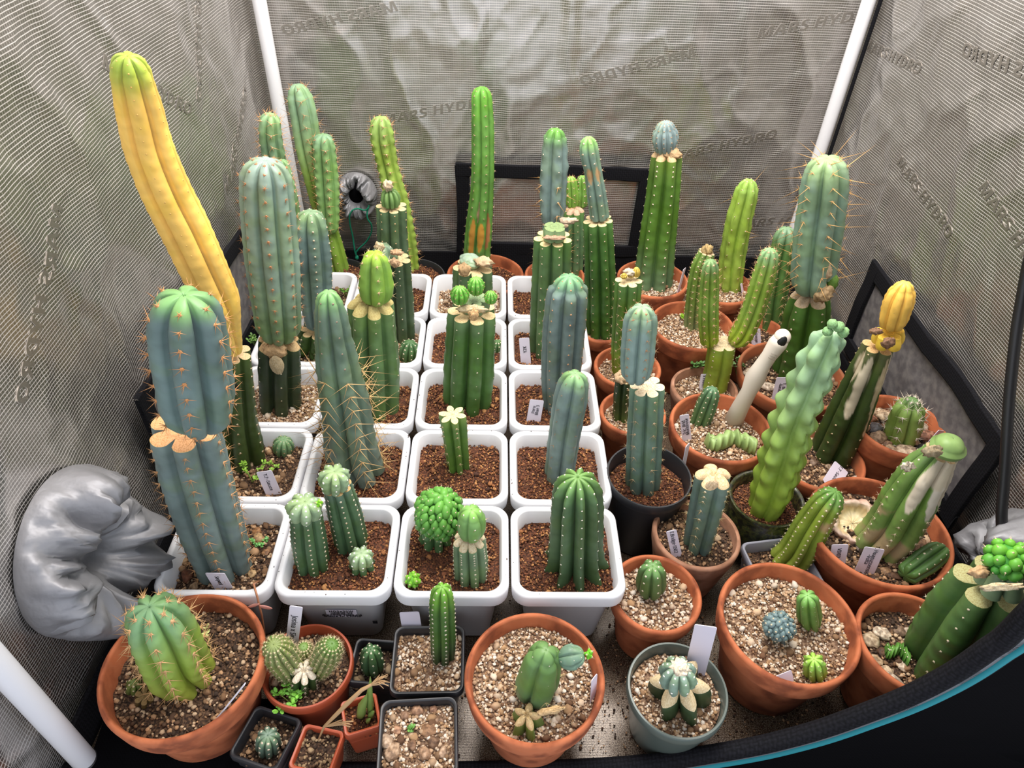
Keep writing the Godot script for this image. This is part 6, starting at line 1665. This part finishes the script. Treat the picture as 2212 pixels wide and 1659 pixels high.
	rock(o, "pebble", Vector3(-0.0444, 0.1285, 0.0083), Vector3(0.0079, 0.0047, 0.0061), "#b08a6c", -0.441)
	rock(o, "pebble", Vector3(0.0229, 0.1283, 0.0145), Vector3(0.0072, 0.0043, 0.0056), "#c8a888", 0.8327)
	rock(o, "pebble", Vector3(-0.0012, 0.1279, -0.0504), Vector3(0.006, 0.0036, 0.0047), "#e0d0b8", 0.5315)
	rock(o, "pebble", Vector3(0.0231, 0.1282, -0.044), Vector3(0.0068, 0.004, 0.0053), "#d8c8b0", -0.6808)
	rock(o, "pebble", Vector3(-0.0078, 0.1286, -0.0156), Vector3(0.0081, 0.0048, 0.0063), "#7a5a44", 0.5943)
	o = get_node("terracotta_pot_005")
	rock(o, "bark_chip", Vector3(-0.0629, 0.1061, -0.005), Vector3(0.0147, 0.0025, 0.0054), "#5f4632", 0.4, 0.35)
	rock(o, "bark_chip", Vector3(-0.0531, 0.1057, 0.0091), Vector3(0.0116, 0.0028, 0.0061), "#6e543e", -0.5, 0.35)
	rock(o, "bark_chip", Vector3(0.024, 0.1052, 0.0491), Vector3(0.0085, 0.0027, 0.0059), "#7a5e46", 0.2, 0.35)
	rock(o, "bark_chip", Vector3(0.0568, 0.1059, 0.008), Vector3(0.0134, 0.0025, 0.0053), "#8a6e54", 0.6, 0.35)
	rock(o, "bark_chip", Vector3(0.0054, 0.1054, 0.0525), Vector3(0.0095, 0.0024, 0.0051), "#6a4e3a", -0.3, 0.35)
	rock(o, "bark_chip", Vector3(-0.0022, 0.105, 0.046), Vector3(0.0068, 0.0027, 0.0059), "#a48464", 0, 0.35)
	rock(o, "bark_chip", Vector3(-0.0315, 0.1051, 0.0593), Vector3(0.0078, 0.0023, 0.0051), "#8a6c50", 0.3, 0.35)
	rock(o, "bark_chip", Vector3(0.0544, 0.1053, -0.0135), Vector3(0.0089, 0.0025, 0.0054), "#3e2c20", 0.7, 0.35)
	rock(o, "bark_chip", Vector3(0.0856, 0.1051, -0.0286), Vector3(0.0078, 0.0025, 0.0055), "#4a3426", -0.4, 0.35)
	rock(o, "bark_chip", Vector3(0.0255, 0.105, 0.0325), Vector3(0.0069, 0.0031, 0.0067), "#a89070", 0.4, 0.35)
	rock(o, "bark_chip", Vector3(0.0103, 0.1048, 0.0326), Vector3(0.0057, 0.0027, 0.0059), "#b49a7c", 0.1, 0.35)
	rock(o, "bark_chip", Vector3(-0.0392, 0.105, 0.0194), Vector3(0.0069, 0.0024, 0.0053), "#3e2e22", 0.2, 0.35)
	rock(o, "bark_chip", Vector3(0.0282, 0.105, 0.0588), Vector3(0.0073, 0.0027, 0.0058), "#c0a486", 0.5, 0.35)
	rock(o, "bark_chip", Vector3(-0.0188, 0.1048, 0.056), Vector3(0.0056, 0.0023, 0.0051), "#584232", -0.2, 0.35)
	rock(o, "bark_chip", Vector3(-0.0205, 0.1049, 0.0088), Vector3(0.0064, 0.0035, 0.0076), "#8a8078", 0, 0.35)
	rock(o, "bark_chip", Vector3(0.0436, 0.1047, 0.0437), Vector3(0.0051, 0.002, 0.0044), "#70543c", 0.9, 0.35)
	o = get_node("terracotta_pot_003")
	rock(o, "bark_chunk", Vector3(-0.0346, 0.0965, -0.0174), Vector3(0.0089, 0.0051, 0.0096), "#d8c8ac", 0.3, 0.35)
	rock(o, "bark_chunk", Vector3(-0.0177, 0.0968, -0.026), Vector3(0.0106, 0.0044, 0.0083), "#e4d8c4", -0.2, 0.35)
	rock(o, "bark_chunk", Vector3(-0.0321, 0.0968, 0.0337), Vector3(0.011, 0.0067, 0.0124), "#d4c8b8", 0.4, 0.35)
	rock(o, "bark_chunk", Vector3(-0.0393, 0.0966, 0.0075), Vector3(0.0092, 0.0039, 0.0073), "#c8b090", 0.1, 0.35)
	rock(o, "bark_chunk", Vector3(-0.0307, 0.0963, 0.0181), Vector3(0.0076, 0.0036, 0.0066), "#d8c4a8", 0.6, 0.35)
	rock(o, "bark_chunk", Vector3(0.0057, 0.0966, -0.0119), Vector3(0.0094, 0.0033, 0.0061), "#c4a888", -0.4, 0.35)
	rock(o, "bark_chunk", Vector3(0.0051, 0.0963, -0.029), Vector3(0.008, 0.0033, 0.0062), "#8a7460", 0.2, 0.35)
	rock(o, "bark_chunk", Vector3(-0.0103, 0.0961, 0.0127), Vector3(0.0066, 0.0032, 0.006), "#e0d4c0", 0.8, 0.35)
	rock(o, "bark_chunk", Vector3(-0.027, 0.096, -0.0035), Vector3(0.0062, 0.0033, 0.0061), "#6a4e38", 0, 0.35)
	rock(o, "bark_chunk", Vector3(0.0132, 0.0961, -0.029), Vector3(0.0064, 0.0026, 0.0048), "#e0d4c4", 0.3, 0.35)
	o = get_node("plastic_pot_004")
	rock(o, "pumice_lump", Vector3(-0.0326, 0.0744, -0.0013), Vector3(0.0071, 0.0053, 0.0087), "#d0b8a0", 0.2, 0.3)
	rock(o, "pumice_lump", Vector3(-0.0267, 0.0745, 0.0087), Vector3(0.008, 0.0056, 0.0092), "#c8ac90", -0.3, 0.3)
	rock(o, "pumice_lump", Vector3(0.0089, 0.0747, -0.0106), Vector3(0.0087, 0.005, 0.0081), "#a88464", 0.1, 0.3)
	rock(o, "pumice_lump", Vector3(0.0146, 0.0743, 0.001), Vector3(0.0067, 0.0042, 0.0068), "#8a6c54", 0.5, 0.3)
	rock(o, "pumice_lump", Vector3(-0.0025, 0.0741, -0.0321), Vector3(0.0059, 0.0039, 0.0064), "#b89478", 0, 0.3)
	rock(o, "pumice_lump", Vector3(-0.0153, 0.0739, -0.0272), Vector3(0.0049, 0.0035, 0.0057), "#b09078", 0.3, 0.3)
	rock(o, "pumice_lump", Vector3(0.0203, 0.0739, -0.02), Vector3(0.0049, 0.0031, 0.0051), "#a0846c", 0.2, 0.3)
	rock(o, "pumice_lump", Vector3(-0.0225, 0.0738, -0.0129), Vector3(0.0043, 0.0031, 0.005), "#c49a7c", 0.6, 0.3)
	rock(o, "pumice_lump", Vector3(0.0146, 0.0738, -0.0321), Vector3(0.0044, 0.0028, 0.0045), "#b08a70", 0.1, 0.3)
	rock(o, "pumice_lump", Vector3(0.006, 0.0742, 0.0123), Vector3(0.0061, 0.0045, 0.0073), "#c0a084", 0.7, 0.3)
	rock(o, "pumice_lump", Vector3(-0.0065, 0.0739, 0.0033), Vector3(0.0047, 0.0034, 0.0055), "#9a7a60", 0.2, 0.3)
	rock(o, "pumice_lump", Vector3(0.0247, 0.0741, 0.0123), Vector3(0.0056, 0.0038, 0.0061), "#c8ac92", 0.1, 0.3)
	o = get_node("terracotta_pot_009")
	rock(o, "driftwood", Vector3(-0.0485, 0.0913, -0.022), Vector3(0.0229, 0.0055, 0.0119), "#d8cab4", 0.15, 0.3)
	rock(o, "driftwood", Vector3(-0.0367, 0.0911, 0.0123), Vector3(0.0216, 0.0045, 0.0097), "#e0d4c4", -0.35, 0.3)
	rock(o, "driftwood", Vector3(0.018, 0.0892, 0.0411), Vector3(0.0081, 0.004, 0.0086), "#7a6a5c", 0.2, 0.3)
	rock(o, "driftwood", Vector3(0.0329, 0.0891, 0.0298), Vector3(0.0074, 0.0035, 0.0077), "#b8a48c", 0.4, 0.3)
	rock(o, "driftwood", Vector3(-0.0056, 0.0888, 0.0383), Vector3(0.0059, 0.0031, 0.0067), "#8a7662", 0, 0.3)
	rock(o, "driftwood", Vector3(0.0558, 0.0891, 0.007), Vector3(0.0075, 0.0036, 0.0078), "#a48c74", 0.6, 0.3)
	rock(o, "driftwood", Vector3(0.0773, 0.089, -0.0108), Vector3(0.0068, 0.0036, 0.0079), "#c0ac94", 0.1, 0.3)
	o = get_node("terracotta_pot_007")
	rock(o, "driftwood", Vector3(0.0076, 0.0895, -0.0456), Vector3(0.0103, 0.0053, 0.0116), "#d0b494", 0.3, 0.35)
	rock(o, "driftwood", Vector3(-0.0139, 0.0889, -0.0174), Vector3(0.006, 0.0028, 0.0061), "#7a6658", 0.1, 0.35)
	rock(o, "driftwood", Vector3(0.0001, 0.0889, -0.0085), Vector3(0.006, 0.0028, 0.0061), "#8a7464", 0.5, 0.35)
	rock(o, "driftwood", Vector3(-0.0014, 0.0888, -0.0455), Vector3(0.0055, 0.0029, 0.0062), "#a48a74", 0.2, 0.35)
	rock(o, "driftwood", Vector3(0.0432, 0.091, 0.0259), Vector3(0.0208, 0.0031, 0.0068), "#dcd2c4", 0.3, 0.35)
	rock(o, "driftwood", Vector3(0.0149, 0.0888, -0.0224), Vector3(0.0054, 0.0028, 0.0061), "#94806c", 0.2, 0.35)
	rock(o, "driftwood", Vector3(0.0207, 0.0888, 0.0001), Vector3(0.0053, 0.0028, 0.006), "#b09a84", 0.7, 0.35)
	o = get_node("square_pot")
	rock(o, "pumice_lump", Vector3(-0.0448, 0.0964, 0.0218), Vector3(0.0071, 0.0053, 0.0086), "#7a4a30", 0.2, 0.35)
	rock(o, "pumice_lump", Vector3(0.0141, 0.0962, 0.0084), Vector3(0.0061, 0.0045, 0.0072), "#c8ac84", 0.3, 0.35)
	rock(o, "pumice_lump", Vector3(0.0258, 0.0963, -0.0324), Vector3(0.0069, 0.0046, 0.0075), "#b89c70", 0.1, 0.35)
	rock(o, "pumice_lump", Vector3(-0.0567, 0.0961, 0.0024), Vector3(0.0056, 0.004, 0.0065), "#a88a64", 0.6, 0.35)
	rock(o, "pumice_lump", Vector3(-0.032, 0.0959, 0.0362), Vector3(0.0049, 0.0035, 0.0056), "#b8a080", 0.2, 0.35)
	rock(o, "pumice_lump", Vector3(-0.0622, 0.0961, 0.0264), Vector3(0.0055, 0.0035, 0.0057), "#c4a888", 0.3, 0.35)
	rock(o, "pumice_lump", Vector3(0.0304, 0.096, 0.018), Vector3(0.005, 0.0035, 0.0057), "#c8ac80", 0.5, 0.35)
	rock(o, "pumice_lump", Vector3(0.0395, 0.096, -0.0118), Vector3(0.0051, 0.0032, 0.0052), "#a07a58", 0.1, 0.35)
	rock(o, "pumice_lump", Vector3(-0.0606, 0.0964, -0.0177), Vector3(0.0074, 0.0036, 0.0059), "#94643c", 0.7, 0.35)
	rock(o, "pumice_lump", Vector3(0.0203, 0.0962, -0.0429), Vector3(0.0064, 0.0037, 0.0061), "#9a7248", 0.2, 0.35)
	# succulents and dry stalks
	o = thing("succulent", "two pointed green succulent leaves with reddish tips in the small red-brown pot", "succulent", Vector3(-0.1612, 0.044, 0.0949))
	g = Geo.new()
	g.tint = kol("#7f9a50")
	g.tube(PackedVector3Array([Vector3(0.0087, 0, -0.0025), Vector3(0.0107, 0.018, -0.0017), Vector3(0.0126, 0.0451, -0.0005), Vector3(0.0165, 0.0721, 0.0007), Vector3(0.0184, 0.0902, 0.0015)]), PackedFloat32Array([0.003, 0.0038, 0.0036, 0.0019, 0.0004]), 10)
	part("leaf", g.mesh(), mats.cactus_skin, o)
	g = Geo.new()
	g.tint = kol("#7f9a50")
	g.tube(PackedVector3Array([Vector3(-0.0018, 0, 0.0015), Vector3(0.001, 0.0121, 0.0023), Vector3(0.0042, 0.0303, 0.0035), Vector3(0.0094, 0.0485, 0.0047), Vector3(0.0122, 0.0606, 0.0055)]), PackedFloat32Array([0.004, 0.0051, 0.0048, 0.0025, 0.0004]), 10)
	part("leaf", g.mesh(), mats.cactus_skin, o)
	g = Geo.new()
	g.tint = kol("#7f9a50")
	g.tube(PackedVector3Array([Vector3(0.0093, 0, 0.0015), Vector3(0.0106, 0.0045, 0.0023), Vector3(0.0117, 0.0112, 0.0035), Vector3(0.0147, 0.0179, 0.0047), Vector3(0.016, 0.0224, 0.0055)]), PackedFloat32Array([0.0028, 0.0035, 0.0034, 0.0018, 0.0004]), 10)
	part("leaf", g.mesh(), mats.cactus_skin, o)
	g = Geo.new()
	g.tint = kol("#7f9a50")
	g.tube(PackedVector3Array([Vector3(0.0071, 0, 0.0075), Vector3(0.0082, 0.0036, 0.0083), Vector3(0.0088, 0.0091, 0.0095), Vector3(0.0114, 0.0146, 0.0107), Vector3(0.0125, 0.0182, 0.0115)]), PackedFloat32Array([0.002, 0.0025, 0.0024, 0.0013, 0.0004]), 10)
	part("leaf", g.mesh(), mats.cactus_skin, o)
	g = Geo.new()
	g.tint = kol("#a06a48")
	g.tube(PackedVector3Array([Vector3(0.0159, 0.001, 0.0134), Vector3(0.0239, 0.004, 0.0134), Vector3(0.0309, 0.01, 0.0104)]), PackedFloat32Array([0.004, 0.005, 0.0005]), 10)
	part("leaf", g.mesh(), mats.cactus_skin, o, "", "reddish leaf")
	o = thing("dry_stalk", "straw-coloured dry stalk with frayed ends lying across the two red-brown pots", "stalk", Vector3(-0.2037, 0.043, 0.1204))
	g = Geo.new()
	g.tint = kol("#b8946a")
	g.tube(PackedVector3Array([Vector3(0, 0, 0), Vector3(0.0115, 0.0364, 0.002), Vector3(0.0251, 0.06, 0.002), Vector3(0.0419, 0.0863, 0), Vector3(0.0574, 0.1073, -0.003), Vector3(0.0713, 0.1163, -0.006)]), PackedFloat32Array([0.0008, 0.0014, 0.002, 0.0024, 0.002, 0.0012]), 8)
	g.tube(PackedVector3Array([Vector3(0.0657, 0.1127, -0.0048), Vector3(0.0747, 0.1207, -0.0068), Vector3(0.0782, 0.121, -0.0076)]), PackedFloat32Array([0.0008, 0.0006, 0.0003]), 5)
	g.tube(PackedVector3Array([Vector3(0.0657, 0.1127, -0.0048), Vector3(0.0769, 0.1213, -0.0086), Vector3(0.0826, 0.1223, -0.0112)]), PackedFloat32Array([0.0008, 0.0006, 0.0003]), 5)
	g.tube(PackedVector3Array([Vector3(0.0657, 0.1127, -0.0048), Vector3(0.0734, 0.123, -0.0074), Vector3(0.0755, 0.1257, -0.0089)]), PackedFloat32Array([0.0008, 0.0006, 0.0003]), 5)
	g.tube(PackedVector3Array([Vector3(0.0657, 0.1127, -0.0048), Vector3(0.0747, 0.1243, -0.0062), Vector3(0.0781, 0.1282, -0.0064)]), PackedFloat32Array([0.0008, 0.0006, 0.0003]), 5)
	g.tube(PackedVector3Array([Vector3(0.0657, 0.1127, -0.0048), Vector3(0.0783, 0.1201, -0.0052), Vector3(0.0853, 0.1199, -0.0043)]), PackedFloat32Array([0.0008, 0.0006, 0.0003]), 5)
	g.tube(PackedVector3Array([Vector3(0.0657, 0.1127, -0.0048), Vector3(0.0742, 0.1214, -0.0038), Vector3(0.0771, 0.1225, -0.0016)]), PackedFloat32Array([0.0008, 0.0006, 0.0003]), 5)
	g.tube(PackedVector3Array([Vector3(0.0657, 0.1127, -0.0048), Vector3(0.0764, 0.1222, -0.005), Vector3(0.0816, 0.1242, -0.0039)]), PackedFloat32Array([0.0008, 0.0006, 0.0003]), 5)
	g.tube(PackedVector3Array([Vector3(0.0657, 0.1127, -0.0048), Vector3(0.0737, 0.1224, -0.0055), Vector3(0.0761, 0.1244, -0.0049)]), PackedFloat32Array([0.0008, 0.0006, 0.0003]), 5)
	g.tube(PackedVector3Array([Vector3(0.0657, 0.1127, -0.0048), Vector3(0.0751, 0.1166, -0.0038), Vector3(0.0789, 0.1128, -0.0016)]), PackedFloat32Array([0.0008, 0.0006, 0.0003]), 5)
	g.tube(PackedVector3Array([Vector3(0.0657, 0.1127, -0.0048), Vector3(0.0761, 0.1221, -0.0037), Vector3(0.081, 0.1238, -0.0015)]), PackedFloat32Array([0.0008, 0.0006, 0.0003]), 5)
	g.tube(PackedVector3Array([Vector3(0.0657, 0.1127, -0.0048), Vector3(0.0776, 0.1237, -0.0066), Vector3(0.0839, 0.127, -0.0073)]), PackedFloat32Array([0.0008, 0.0006, 0.0003]), 5)
	g.tube(PackedVector3Array([Vector3(0.0657, 0.1127, -0.0048), Vector3(0.0781, 0.1199, -0.0034), Vector3(0.0849, 0.1194, -0.0008)]), PackedFloat32Array([0.0008, 0.0006, 0.0003]), 5)
	g.tube(PackedVector3Array([Vector3(0.0115, 0.0364, 0.002), Vector3(0.0344, 0.0535, 0.0045), Vector3(0.0436, 0.0511, 0.0031)]), PackedFloat32Array([0.0008, 0.0006, 0.0003]), 5)
	g.tube(PackedVector3Array([Vector3(0.0115, 0.0364, 0.002), Vector3(0.0304, 0.0588, 0.0057), Vector3(0.0357, 0.0615, 0.0055)]), PackedFloat32Array([0.0008, 0.0006, 0.0003]), 5)
	g.tube(PackedVector3Array([Vector3(0.0115, 0.0364, 0.002), Vector3(0.0328, 0.0548, 0.006), Vector3(0.0406, 0.0536, 0.0061)]), PackedFloat32Array([0.0008, 0.0006, 0.0003]), 5)
	g.tube(PackedVector3Array([Vector3(0.0115, 0.0364, 0.002), Vector3(0.0314, 0.0551, 0.0063), Vector3(0.0377, 0.0542, 0.0067)]), PackedFloat32Array([0.0008, 0.0006, 0.0003]), 5)
	g.tube(PackedVector3Array([Vector3(0.0115, 0.0364, 0.002), Vector3(0.0326, 0.0584, 0.0067), Vector3(0.0401, 0.0608, 0.0075)]), PackedFloat32Array([0.0008, 0.0006, 0.0003]), 5)
	g.tube(PackedVector3Array([Vector3(0.0115, 0.0364, 0.002), Vector3(0.0347, 0.0581, 0.008), Vector3(0.0442, 0.0602, 0.0099)]), PackedFloat32Array([0.0008, 0.0006, 0.0003]), 5)
	g.tube(PackedVector3Array([Vector3(0.0115, 0.0364, 0.002), Vector3(0.0331, 0.0539, 0.0074), Vector3(0.0411, 0.0519, 0.0089)]), PackedFloat32Array([0.0008, 0.0006, 0.0003]), 5)
	g.tube(PackedVector3Array([Vector3(0.0115, 0.0364, 0.002), Vector3(0.0349, 0.0584, 0.0063), Vector3(0.0447, 0.0608, 0.0066)]), PackedFloat32Array([0.0008, 0.0006, 0.0003]), 5)
	g.tube(PackedVector3Array([Vector3(0.0115, 0.0364, 0.002), Vector3(0.0334, 0.0542, 0.0073), Vector3(0.0416, 0.0525, 0.0087)]), PackedFloat32Array([0.0008, 0.0006, 0.0003]), 5)
	part("stalk", g.mesh(), mats.spine, o)
	o = thing("dry_vine", "thin brown dry vine hanging over the rim of the front left white pot", "vine", Vector3(-0.2965, 0.095, -0.04))
	g = Geo.new()
	g.tint = kol("#b07858")
	g.tube(PackedVector3Array([Vector3(0, 0, 0), Vector3(0.0158, 0.0562, 0.041), Vector3(0.0199, 0.0451, 0.05), Vector3(0.0185, 0.011, 0.052), Vector3(0.0138, -0.0288, 0.052), Vector3(0.0033, -0.0785, 0.054), Vector3(-0.0112, -0.1422, 0.056)]), PackedFloat32Array([0.0008, 0.0012, 0.0012, 0.0011, 0.001, 0.0008, 0.0005]), 7)
	part("stem", g.mesh(), mats.spine, o)
	g = Geo.new()
	g.tint = kol("#c08478")
	g.ball(Vector3(0.0136, 0.0318, 0.052), Basis(Vector3(-0.0072, -0.003, 0), Vector3(0.001, 0.003, 0), Vector3(0, 0, 0.0012)), 8, 6)
	part("dead_leaf", g.mesh(), mats.spine, o)
	g = Geo.new()
	g.tint = kol("#c08478")
	g.ball(Vector3(0.026, 0.0282, 0.052), Basis(Vector3(0.0072, -0.003, 0), Vector3(0.001, 0.003, 0), Vector3(0, 0, 0.0012)), 8, 6)
	part("dead_leaf", g.mesh(), mats.spine, o)
	# the printed sticker on the front of a white pot
	o = get_node("square_pot_001")
	sticker(o)
	ink_word("grafted_cactus_001/rootstock", "Sauce", Vector3(-0.3384, 0.2542, -0.2153), 0.3, 0.0085)

func geode(o: Node3D, r: float) -> void:
	var g := Geo.new()
	var rows := []
	var cols := []
	for pr in [[0.75, -0.1, "#8a7060"], [0.98, 0.12, "#b08c7a"], [1.0, 0.4, "#c09a86"], [0.95, 0.6, "#cca894"], [0.86, 0.68, "#d8b8a4"], [0.76, 0.64, "#e0c8b0"], [0.66, 0.44, "#d8bc90"], [0.56, 0.26, "#e4d0a0"], [0.4, 0.2, "#eadcb4"], [0.2, 0.22, "#e2cc9c"], [0.01, 0.2, "#e8d8b0"]]:
		var row := PackedVector3Array()
		var cr := PackedColorArray()
		for k in 44:
			var th := -TAU * k / 44
			var q := Vector3(cos(th), pr[1] * 2.0, sin(th))
			var f := 1.0 + 0.22 * lump.get_noise_3dv(q * 0.03) + 0.1 * lump.get_noise_3dv(q * 0.11)
			row.append(Vector3(cos(th) * pr[0] * f, pr[1] * (1.0 + 0.2 * lump.get_noise_3dv(q * 0.09 + Vector3(1, 0, 0))), sin(th) * pr[0] * f) * r)
			cr.append(kol(pr[2]) * (1.0 + 0.5 * lump.get_noise_3dv(q * 0.13 + Vector3(0, pr[0] * 0.4, 0))))
		rows.append(row)
		cols.append(cr)
	g.grid(rows, true, cols)
	part("shell", g.mesh(), mats.spine, o)
	o.rotation_degrees = Vector3(26, 0, 8)


func ink_word(path: String, words: String, at: Vector3, turn: float, size: float) -> void:
	var p := get_node(path) as Node3D
	var t := TextMesh.new()
	t.text = words
	t.font = hand
	t.font_size = 64
	t.pixel_size = size / 64.0
	t.depth = 0.0012
	var h := part("lettering", t, mats.ink, p)
	h.transform = Transform3D(Basis(Vector3.UP, turn) * Basis(Vector3.BACK, -PI / 2 + 0.1), at - (p.get_parent() as Node3D).position)


func sticker(o: Node3D) -> void:
	var lean := Basis(Vector3.RIGHT, 0.105)
	var at := Vector3(0.004, 0.068, 0.0535)
	var g := Geo.new()
	g.box(Vector3.ZERO, Vector3(0.036, 0.0185, 0.0004))
	var p := part("barcode_sticker", g.mesh(), mats.card, o, "", "white barcode sticker")
	p.transform = Transform3D(lean, at)
	g = Geo.new()
	var r := RandomNumberGenerator.new()
	r.seed = 12
	var x := -0.0128
	while x < 0.0128:
		var w := [0.0003, 0.0003, 0.0006, 0.0009][r.randi() % 4] as float
		g.box(Vector3(x + w / 2, 0.0003, 0.0003), Vector3(w, 0.0065, 0.0002))
		x += w + ([0.0003, 0.0006, 0.0003][r.randi() % 3] as float)
	part("barcode", g.mesh(), mats.ink, p)
	for l in [["HG5x5SW", 0.0062, 0.0036], ["Made in China", -0.0068, 0.0034], ["8 10100 70444 4", -0.0042, 0.0022]]:
		var t := TextMesh.new()
		t.text = l[0]
		t.font = bold
		t.font_size = 64
		t.pixel_size = l[2] / 64.0
		t.depth = 0.0002
		var h := part("lettering", t, mats.ink, p)
		h.position = Vector3(0, l[1], 0.0003)
	g = Geo.new()
	g.box(Vector3.ZERO, Vector3(0.0055, 0.0065, 0.0003))
	var q := part("dark_tab", g.mesh(), mats.ink, o)
	q.transform = Transform3D(lean, Vector3(0.041, 0.045, 0.0512))
